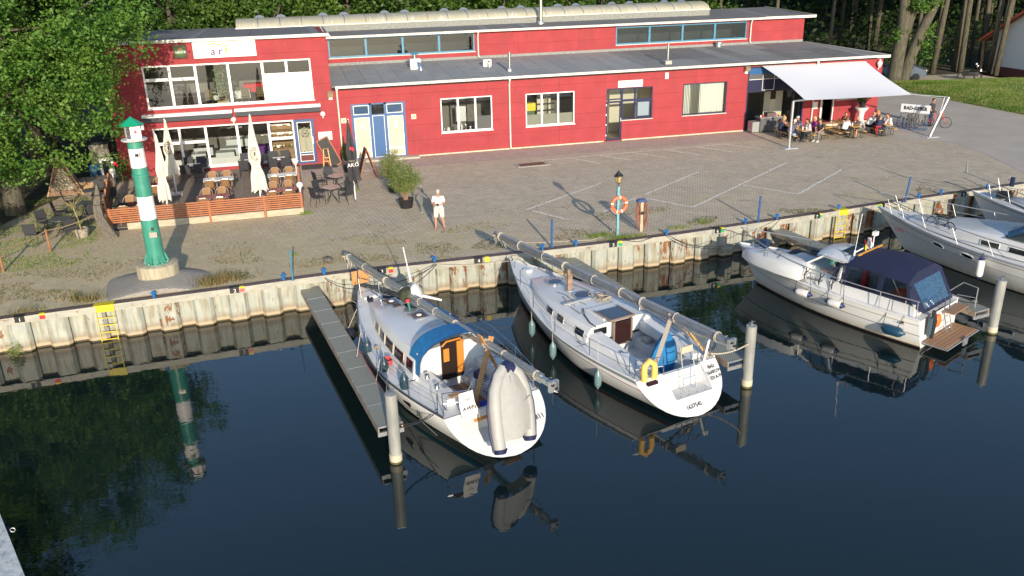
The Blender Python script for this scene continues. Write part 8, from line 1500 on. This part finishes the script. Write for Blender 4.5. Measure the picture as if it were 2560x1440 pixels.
line(G(1673,590,.1), world(MC,-.2,7.9,1.5), M_ropeb, 'black mooring line from the bollard by the hose post to the cruiser bow', .3); line(G(1673,590,.1)+Vector((0,.05,0)), world(MC,.1,7.8,1.5), M_ropeb, 'second black mooring line to the cruiser bow', .42)
line(Vector((12.2,20.1,WL+1.5)), world(S2,1.35,.2,1.05), M_rope, 'thick pale rope sagging from the pile to the right yacht stern', .14, .022); line(Vector((1.75,19.2,WL+1.0)), world(S1,-1.45,.4,.95), M_ropeb, 'black line from the left pile to the left yacht stern', .1); line(Vector((1.75,19.2,WL+1.1)), world(S1,-1.4,.55,.95), M_ropeb, 'second black line from the left pile to the left yacht stern', .16)
line(world(S1,-1.75,5.1,1.0), Vector((1.65,19.2,WL+1.7)), mat('pink_rope',(.55,.12,.16),.8), 'pink line from the left yacht side to the left pile', .15, .012); line(Vector((21.95,21.25,WL+1.1)), world(MC,1.35,.3,1.0), M_ropeb, 'dark line from the right pile to the cruiser stern', .1); line(G(1950,548,.1), world(MC,.4,7.6,1.5), M_ropeb, 'thin dark line from the bollard by the tall pipe to the cruiser bow', .1)
# corner of a pontoon at the lower left picture edge
a_ = [G(*p,-.6) for p in ((-14,1250),(62,1440),(100,1530),(-160,1530),(-80,1250))]
t = thing('pontoon', 'pale weathered pontoon edge at the lower left corner', 'pontoon', (0,0,0)); g = NT('chalky_pontoon'); c = g.mix(g.ramp(g.noise(5, 6), (.4, 0.), (.6, 1.)), (.42,.48,.50), (.60,.62,.60)); c = g.mix(g.ramp(g.noise(3, 6, g.mapping(scale=(3,1,1)), rough=.7), (.58, 0.), (.64, 1.)), c, (.33,.2,.16)); g.base(c); g.p.inputs['Roughness'].default_value = .7; g.bump(g.noise(15, 5), .5)
MB().prism([(p.x,p.y) for p in a_][::-1],-.78,-.6).build('deck_slab', g.m, t); MB().prism([(p.x-.06,p.y) for p in a_][::-1],WL-.4,-.785).build('float', M_dark, t); p = G(24,1330,-.6); MB().tube([p+Vector((.07+.05*cos(q),.0,.04+.05*sin(q))) for q in np.linspace(0,2*pi,11)],.01,5,False).build('mooring_ring', M_steel, t)

# loose lines and small gear that lie about on the two sailing yachts
rn = random.Random(11)
for bt, ys, zf in ((S1, (2.6, 8.4), lambda x, y: 1.0+.045*y+(.72-.06*y if abs(x) < 1.0-.09*y else .0)), (S2, (2.9, 8.6), lambda x, y: 1.02+.04*y+(.5-.035*y if abs(x) < 1.2-.12*y else .0))):
    for k in range(9):
        x = rn.uniform(-.9,.9); y0_ = rn.uniform(*ys); y1_ = min(ys[1], y0_+rn.uniform(.8,3)); x1_ = x*.7+rn.uniform(-.3,.3); pts = []
        for q in np.linspace(0,1,10): xx_ = x+(x1_-x)*q+.05*sin(9*q+k); yy_ = y0_+(y1_-y0_)*q; pts.append((xx_, yy_, zf(xx_, yy_)+.03))
        MB().tube(pts, .009, 4).build('deck_line', (M_rope, M_ropeb, M_grey)[k%3], bt, smooth=True)
for bt, x, y, z, s_, c_, n_, l in ((S1,.5,.9,.8,(.3,.25,.25),(.5,.5,.48),'bag','pale grey bag in the cockpit of the left yacht'),(S1,-.45,1.9,.8,(.2,.2,.12),(.6,.6,.58),'instrument_box','white instrument box at the cabin end of the left yacht cockpit'),(S1,.6,1.75,.8,(.26,.3,.2),(.03,.04,.12),'bag','navy bag on the right cockpit bench of the left yacht'),(S2,.65,2.2,.79,(.25,.3,.14),(.45,.42,.36),'bag','beige bag on the right cockpit bench of the right yacht')):
    tt = thing(n_, l, n_.replace('_',' '), world(bt,x,y,z), bt.rotation_euler.z+.3); a_, b_, h_ = (q/2 for q in s_)
    MB().loft([[Vector((u*a_*k_, v*b_*k_, zz)) for u, v in ((-1,-.7),(-.7,-1),(.7,-1),(1,-.7),(1,.7),(.7,1),(-.7,1),(-1,.7))] for k_, zz in ((.9,0),(1,.03),(1,h_*1.4),(.85,h_*2))]).build('body', mat('gear_%.2f' % c_[0], c_, .7, var=.15), tt)
# ============================================================ PEOPLE
_dg = None
def remesh(mb, name, m_, parent, vox=.018, smooth=2):
    """one continuous skin over overlapping tapered limbs"""
    o = mb.build('tmp', m_); md = o.modifiers.new('r', 'REMESH'); md.mode = 'VOXEL'; md.voxel_size = vox; md.use_smooth_shade = True
    if smooth: sm = o.modifiers.new('s', 'SMOOTH'); sm.factor = .5; sm.iterations = smooth
    dg = bpy.context.evaluated_depsgraph_get(); dg.update(); me = bpy.data.meshes.new_from_object(o.evaluated_get(dg)); old = o.data; bpy.data.objects.remove(o); bpy.data.meshes.remove(old)
    me.name = name; q = bpy.data.objects.new(name, me); COL.objects.link(q); q.parent = parent; return q
M_skin = mat('skin', (.52,.25,.16), .5, var=.05); M_skin2 = mat('tanned_skin', (.42,.19,.11), .5, var=.05)
def hand(mb, wr, d, side, up, s=1.0):
    """palm with four unequal curled fingers and a thumb off its side"""
    d = Vector(d).normalized(); up = Vector(up); sd = d.cross(up).normalized(); up = sd.cross(d)
    mb.loft([[wr+d*q*s+sd*(a*w_*s)+up*(b*.014*s) for a, b in ((-1,-.8),(-1,.8),(0,1.15),(1,.8),(1,-.8),(0,-1.15))] for q, w_ in ((-.01,.026),(.03,.038),(.085,.041))])
    for k, (o_, L) in enumerate(((-.031,.062),(-.011,.072),(.011,.068),(.031,.052))):
        b = wr+d*.08*s+sd*o_*s; mb.tube([b,b+d*L*.5*s-up*.008*s,b+d*L*.85*s-up*.03*s,b+d*L*.9*s-up*.048*s],[.0095*s,.009*s,.008*s,.0065*s],6)
    b = wr+d*.025*s+sd*(.03*side*s); mb.tube([b,b+d*.03*s+sd*.03*side*s-up*.008*s,b+d*.06*s+sd*.035*side*s-up*.02*s],[.012*s,.011*s,.008*s],6)
def person(l, loc, rz, J, shirt=None, trousers=None, hair=(.05,.03,.02), skin=None, short_sleeve=True, shorts=False, hat=None, hairlen=0, vox=.018, head_turn=0, look=(0,1,-.25), shoes=(.03,.03,.03), bald=False, fat=1.0, shirt2=None, sleeveless=False, collar=None, grp=None):
    t = thing('person', l, 'person', loc, rz, grp); sk = skin or M_skin; V = {k: Vector(v) for k, v in J.items()}
    b = MB(); f = fat
    hd = V['head']; lk = Vector(look).normalized(); sdv = lk.cross(Vector((0,0,1))).normalized(); upv = sdv.cross(lk)
    def H_(x, y, z): return hd+sdv*x+lk*y+upv*z
    b.tube([V['pelvis'],V['waist'],V['chest'],V['neck'].lerp(V['chest'],.35)],[.15*f,.14*f,.155*f,.09],12)
    b.tube([V['neck'].lerp(V['chest'],.2),V['neck'],hd-upv*.04],[.065,.052,.055],10)
    b.loft([b.ring(H_(0,y_,z_),upv,1,14,ref=lk,sx=rx,sy=ry) for z_, rx, ry, y_ in ((-.115,.03,.035,.03),(-.09,.05,.055,.02),(-.04,.068,.083,.006),(.02,.075,.096,0),(.07,.07,.09,-.005),(.105,.045,.06,-.008),(.12,.015,.02,-.01))])
    b.tube([H_(0,.085,.02),H_(0,.108,-.02),H_(0,.088,-.035)],[.01,.015,.012],6)
    for s_ in (-1,1): b.sphere(H_(s_*.076,-.01,-.01),.02,6,4,(.5,1,1.3))
    for s_ in ('L','R'):
        x = -1 if s_ == 'L' else 1; sh, el, wr = V['sh'+s_], V['el'+s_], V['wr'+s_]
        b.tube([V['chest'].lerp(sh,.55),sh,sh.lerp(el,.4),el,el.lerp(wr,.35),wr],[.075*f,.06,.048,.04,.04,.027],10); hand(b, wr, V.get('hd'+s_, (wr-el).normalized()), x, V.get('hu'+s_, (0,0,1)))
        hp, kn, an, to = V['hp'+s_], V['kn'+s_], V['an'+s_], V['to'+s_]
        b.tube([V['pelvis'].lerp(hp,.7),hp,hp.lerp(kn,.5),kn,kn.lerp(an,.35),an],[.11*f,.098*f,.08*f,.055,.056,.036],10); b.tube([an-Vector((0,.0,.0))-(to-an).normalized()*.05,an.lerp(to,.5)-Vector((0,0,.02)),to],[.036,.036,.026],8)
    body = remesh(b, 'body', sk, t, vox)
    for s_ in (-1,1): MB().sphere(H_(s_*.03,.082,.018),.011,6,4).build('eye', M_black, body)
    MB().tube([H_(-.024,.078,-.055),H_(0,.088,-.057),H_(.024,.078,-.055)],.006,5).build('mouth', mat('lips',(.35,.09,.07),.5), body)
    if shirt:
        c = MB(); k = 1.12*f
        c.tube([V['pelvis']+(V['waist']-V['pelvis'])*.1,V['waist'],V['chest'],V['neck'].lerp(V['chest'],.45)],[.165*k,.152*k,.165*k,.10],14)
        if not sleeveless:
            for s_ in ('L','R'):
                sh, el, wr = V['sh'+s_], V['el'+s_], V['wr'+s_]; pth = [V['chest'].lerp(sh,.5),sh,sh.lerp(el,.75)]; rr = [.09*k,.077,.066]
                if not short_sleeve: pth = [V['chest'].lerp(sh,.5),sh,el,wr.lerp(el,.12)]; rr = [.09*k,.075,.056,.042]
                c.tube(pth, rr, 10)
        remesh(c, 'shirt', shirt, t, vox)
    if trousers:
        c = MB(); k = 1.12*f; c.tube([V['pelvis']-(V['waist']-V['pelvis'])*.2,V['pelvis'].lerp(V['waist'],.45)],[.16*k,.158*k],12)
        for s_ in ('L','R'):
            hp, kn, an = V['hp'+s_], V['kn'+s_], V['an'+s_]; pth = [V['pelvis'].lerp(hp,.6),hp,hp.lerp(kn,.5),kn]; rr = [.12*k,.115*k,.10*k,.078]
            if shorts: pth[-1] = hp.lerp(kn,.92); rr[-1] = .095
            else: pth += [kn.lerp(an,.5),an.lerp(kn,.06)]; rr += [.068,.055]
            c.tube(pth, rr, 10)
        remesh(c, 'trousers', trousers, t, vox)
    if shoes:
        for s_ in ('L','R'): an, to = V['an'+s_], V['to'+s_]; d = (to-an); d.z = 0; d.normalize(); z0 = to.z-.035; MB().loft([[Vector((q.x,q.y,z0))+Vector((-d.y,d.x,0))*a*w_+Vector((0,0,h*e)) for a, e in ((-1,0),(-1,.6),(-.5,1),(.5,1),(1,.6),(1,0))] for q, w_, h in ((an-d*.08,.035,.09),(an,.042,.11),(an+d*.1,.046,.075),(to+d*.03,.035,.05))]).build('shoe', mat('shoe_%.2f' % shoes[0], shoes, .5), t, smooth=True)
    mh = mat('hair_%.2f_%.2f' % hair[:2], hair, .8, var=.25, vscale=60, bump=.5)
    if not bald and not hat:
        c = MB(); c.sphere(H_(0,-.018,.045),.098,14,9,(.88,1.0,.9)).sphere(H_(0,-.05,-.0),.075,10,7)
        if hairlen: c.sphere(H_(0,-.06,-.06),.085,10,7,(1.1,.8,1.2))
        remesh(c, 'hair', mh, t, vox*.8, 1)
    elif bald: c = MB(); c.sphere(H_(0,-.06,-.01),.068,10,7,(1.15,.7,.8)); remesh(c, 'hair', mh, t, vox*.8, 1)
    if hat:
        c = MB().sphere(H_(0,-.01,.065),.102,16,9,(.92,1.05,.75)); c.build('cap', mat('cap_%.2f_%.2f' % hat[:2], hat, .8, var=.2, vscale=30), t, smooth=True)
        MB().loft([[H_(x,.07,.065),H_(x*1.15,.17-abs(x),.05),H_(x*1.15,.17-abs(x),.044),H_(x,.07,.055)] for x in (-.06,-.03,0,.03,.06)]).build('cap_peak', mat('cap_%.2f_%.2f' % hat[:2], hat, .8), t)
        MB().sphere(H_(0,-.06,-.02),.068,10,7,(1.1,.8,.9)).build('hair', mh, t, smooth=True)
    return t
def fab(n, c, v=.06): return mat('fabric_'+n, c, .85, var=v, vscale=12, bump=.15, bscale=20)
# the man with the remote control, facing slightly left of the camera
ST = dict(pelvis=(0,0,.97),waist=(0,.0,1.12),chest=(0,.01,1.34),neck=(0,.015,1.50),head=(-.0,.045,1.64),shL=(-.185,0,1.425),shR=(.185,0,1.425),elL=(-.25,-.02,1.15),elR=(.27,.0,1.15),wrL=(-.10,.22,1.13),wrR=(.07,.24,1.12),
  hdL=(.55,.8,.05),hdR=(-.6,.75,.05),hpL=(-.1,0,.92),hpR=(.1,0,.92),knL=(-.14,.02,.5),knR=(.15,.01,.5),anL=(-.2,-.0,.08),anR=(.17,-.02,.08),toL=(-.25,.15,.035),toR=(.2,.15,.035))
t = person('barefoot man in a white T-shirt and cream shorts standing on the yard', (5.62,34.68,0), pi-.25, ST, fab('white',(.72,.72,.72)), fab('cream',(.68,.62,.52)), hair=(.42,.40,.36), shorts=True, hat=(.45,.42,.36), shoes=None, vox=.0115, look=(-.05,1,-.55), skin=M_skin)
tt = thing('controller', 'small dark remote controller held in both hands of the standing man', 'controller', (5.62,34.68,0), pi-.25); MB().cbox((-.01,.335,1.15),(.15,.07,.025),.1,.35).build('case', M_black, tt); MB().cbox((-.01,.40,1.19),(.08,.012,.1),.1,-.3).build('phone', M_black, tt)
MB().tube([(.045+.034*cos(q),.215,1.122+.034*sin(q)) for q in np.linspace(0,2*pi,9)],.008,5,False).build('wristband', M_black, t)
MB().cbox((0,.12,1.71),(.13,.03,.03),0,.3).build('sunglasses', M_black, t)
# the man with the bicycle
SB = dict(ST); SB.update(wrL=(-.28,.18,.98),wrR=(.30,.1,.92),elL=(-.29,0,1.16),elR=(.3,-.03,1.16),hdL=(-.1,.8,-.5),hdR=(.1,.6,-.7))
person('dark bearded man in a black T-shirt and jeans standing with the orange bicycle', (39.95,46.5,0), -2.5, SB, fab('black',(.035,.035,.04)), fab('jeans',(.03,.05,.11)), hair=(.03,.02,.015), skin=M_skin2, look=(.1,1,-.1))
def seated(lean=.08, reach=.34, hz=.82, spread=.1, tw=0, legs=.42, drop=0):
    l = lean
    return dict(pelvis=(0,0,.56),waist=(0,l*.3,.70),chest=(tw*.3,l,.93),neck=(tw*.4,l*1.25,1.08),head=(tw*.5,l*1.5+.03,1.22-drop),shL=(-.19,l*1.05,1.01),shR=(.19,l*1.05,1.01),elL=(-.27,l+.12,.78),elR=(.27,l+.12,.78),wrL=(-spread,reach+l*.5,hz),wrR=(spread,reach+l*.5,hz+.02),hdL=(.35,.9,.05),hdR=(-.35,.9,.05),
      hpL=(-.1,.03,.53),hpR=(.1,.03,.53),knL=(-.13,legs,.52),knR=(.13,legs,.52),anL=(-.14,legs+.02,.08),anR=(.14,legs+.0,.08),toL=(-.15,legs+.17,.035),toR=(.15,legs+.15,.035))
E_, W_ = -pi/2, pi/2      # facing +x, facing -x
PP = [
 ('blond woman in a dark navy sleeveless top on the leftmost bench', (29.0,46.35), E_, seated(.14,.36,.9), fab('navy',(.02,.03,.07)), fab('darkblue',(.015,.02,.05)), dict(hair=(.5,.33,.14), hairlen=1, sleeveless=True)),
 ('stout white-haired man in a slate blue polo shirt beside the steel sail post', (29.0,45.3), E_, seated(.18,.34), fab('slate',(.10,.11,.17)), fab('darkblue',(.015,.02,.05)), dict(hair=(.6,.58,.55), fat=1.2)),
 ('man in a pale blue cap and light blue shirt behind the first beer table', (30.2,46.1), W_, seated(.12,.36), fab('lightblue',(.22,.30,.42)), fab('grey',(.12,.12,.13)), dict(hat=(.42,.52,.60))),
 ('dark haired woman in a pale patterned shirt at the front of the first table', (30.2,45.15), W_, seated(.1,.34,.85), fab('pattern',(.42,.40,.44),.35), fab('darkblue',(.015,.02,.05)), dict(hair=(.04,.02,.015), hairlen=1)),
 ('curly blond woman in a bright purple top leaning back', (30.85,45.65), W_-.5, seated(-.02,.30,.62), fab('purple',(.33,.03,.28)), fab('blacktr',(.02,.02,.022)), dict(hair=(.5,.38,.2), hairlen=1)),
 ('dark haired man in a black T-shirt and grey trousers at the bench end', (30.85,44.85), W_+.35, seated(.1,.38,.56,.06), fab('black',(.022,.022,.025)), fab('greytr',(.18,.18,.18)), dict(hair=(.06,.035,.02), shoes=(.5,.5,.5))),
 ('red-haired person in a dark shirt with folded hands behind the third table', (33.6,46.35), W_+.7, seated(.12,.26,.98,.03), fab('darkred',(.03,.02,.022)), fab('blacktr',(.02,.02,.022)), dict(hair=(.16,.05,.02))),
 ('brown haired woman in a white blouse seen from behind at the third table', (32.5,44.95), E_+.25, seated(.1,.36), fab('white',(.72,.72,.72)), fab('blacktr',(.02,.02,.022)), dict(hair=(.14,.05,.025), hairlen=1, fat=1.1)),
 ('bald man in a black and white striped shirt and shorts at the third table', (33.6,44.75), W_-.1, seated(.2,.30,.84), None, fab('olive',(.10,.10,.07)), dict(bald=True, hair=(.35,.32,.3), shorts=True, fat=1.1)),
 ('balding man in a white shirt bending over the fourth table', (34.65,45.6), E_, seated(.22,.34,.86), fab('white',(.72,.72,.72)), fab('blacktr',(.02,.02,.022)), dict(bald=True, hair=(.2,.12,.07), fat=1.08)),
 ('orange-haired woman in a patterned top at the back of the fourth table', (35.75,46.0), W_, seated(.1,.34,.86), fab('patternb',(.35,.28,.25),.6), fab('blacktr',(.02,.02,.022)), dict(hair=(.5,.22,.06), hairlen=1)),
 ('grey-haired man in a navy T-shirt with a red band at his waist, seen from behind', (34.65,44.65), E_+.5, seated(.12,.34), fab('navyb',(.02,.03,.075)), fab('darkblue',(.015,.02,.05)), dict(hair=(.18,.15,.12))),
 ('brown haired man in a bright white T-shirt on the rightmost bench', (35.75,45.0), W_+.1, seated(.16,.34), fab('white',(.72,.72,.72)), fab('grey',(.12,.12,.13)), dict(hair=(.12,.05,.03))),
 ('dark haired person in black half hidden behind the steel sail post', (29.55,47.15), pi, seated(.08,.3), fab('black',(.022,.022,.025)), fab('blacktr',(.02,.02,.022)), dict(hair=(.03,.02,.02)))]
g = NT('striped_shirt'); wv = g.n('TexWave', wave_type='BANDS', bands_direction='X'); wv.inputs['Scale'].default_value = 7; wv.inputs['Distortion'].default_value = .6; g.L(g.tc, wv.inputs[0]); g.base(g.ramp(wv.outputs['Fac'], (.45,(.03,.03,.03)), (.55,(.6,.6,.58)))); MS = g.m
for l, (x, y), rz, J, sh, tr, kw in PP: person(l, (x,y,0), rz, J, sh or MS, tr, vox=.02, grp='people at the beer tables', **kw)
tt = thing('waist_band', 'bright red band tied round the waist of the man in navy at the fourth table', 'band', (34.65,44.65,0), E_+.5); MB().tube([(.185*cos(q),.01+.175*sin(q),.66) for q in np.linspace(0,2*pi,17)],.022,6,False).tube([(.05,-.18,.66),(.08,-.2,.45),(.06,-.2,.2)],.02,5).tube([(-.02,-.18,.66),(-.05,-.22,.4)],.02,5).build('band', mat('band_red',(.75,.02,.03),.7), tt)
o = MB().lathe([(.1,0),(.13,.02),(.12,.1),(.03,.13)],(0,0,0),14).build('sun_hat', mat('cap_pale_blue',(.35,.42,.52),.8)); o.location = (29.0,44.85,.461); tag(o, 'pale blue cap lying on the front end of the leftmost bench', 'cap')
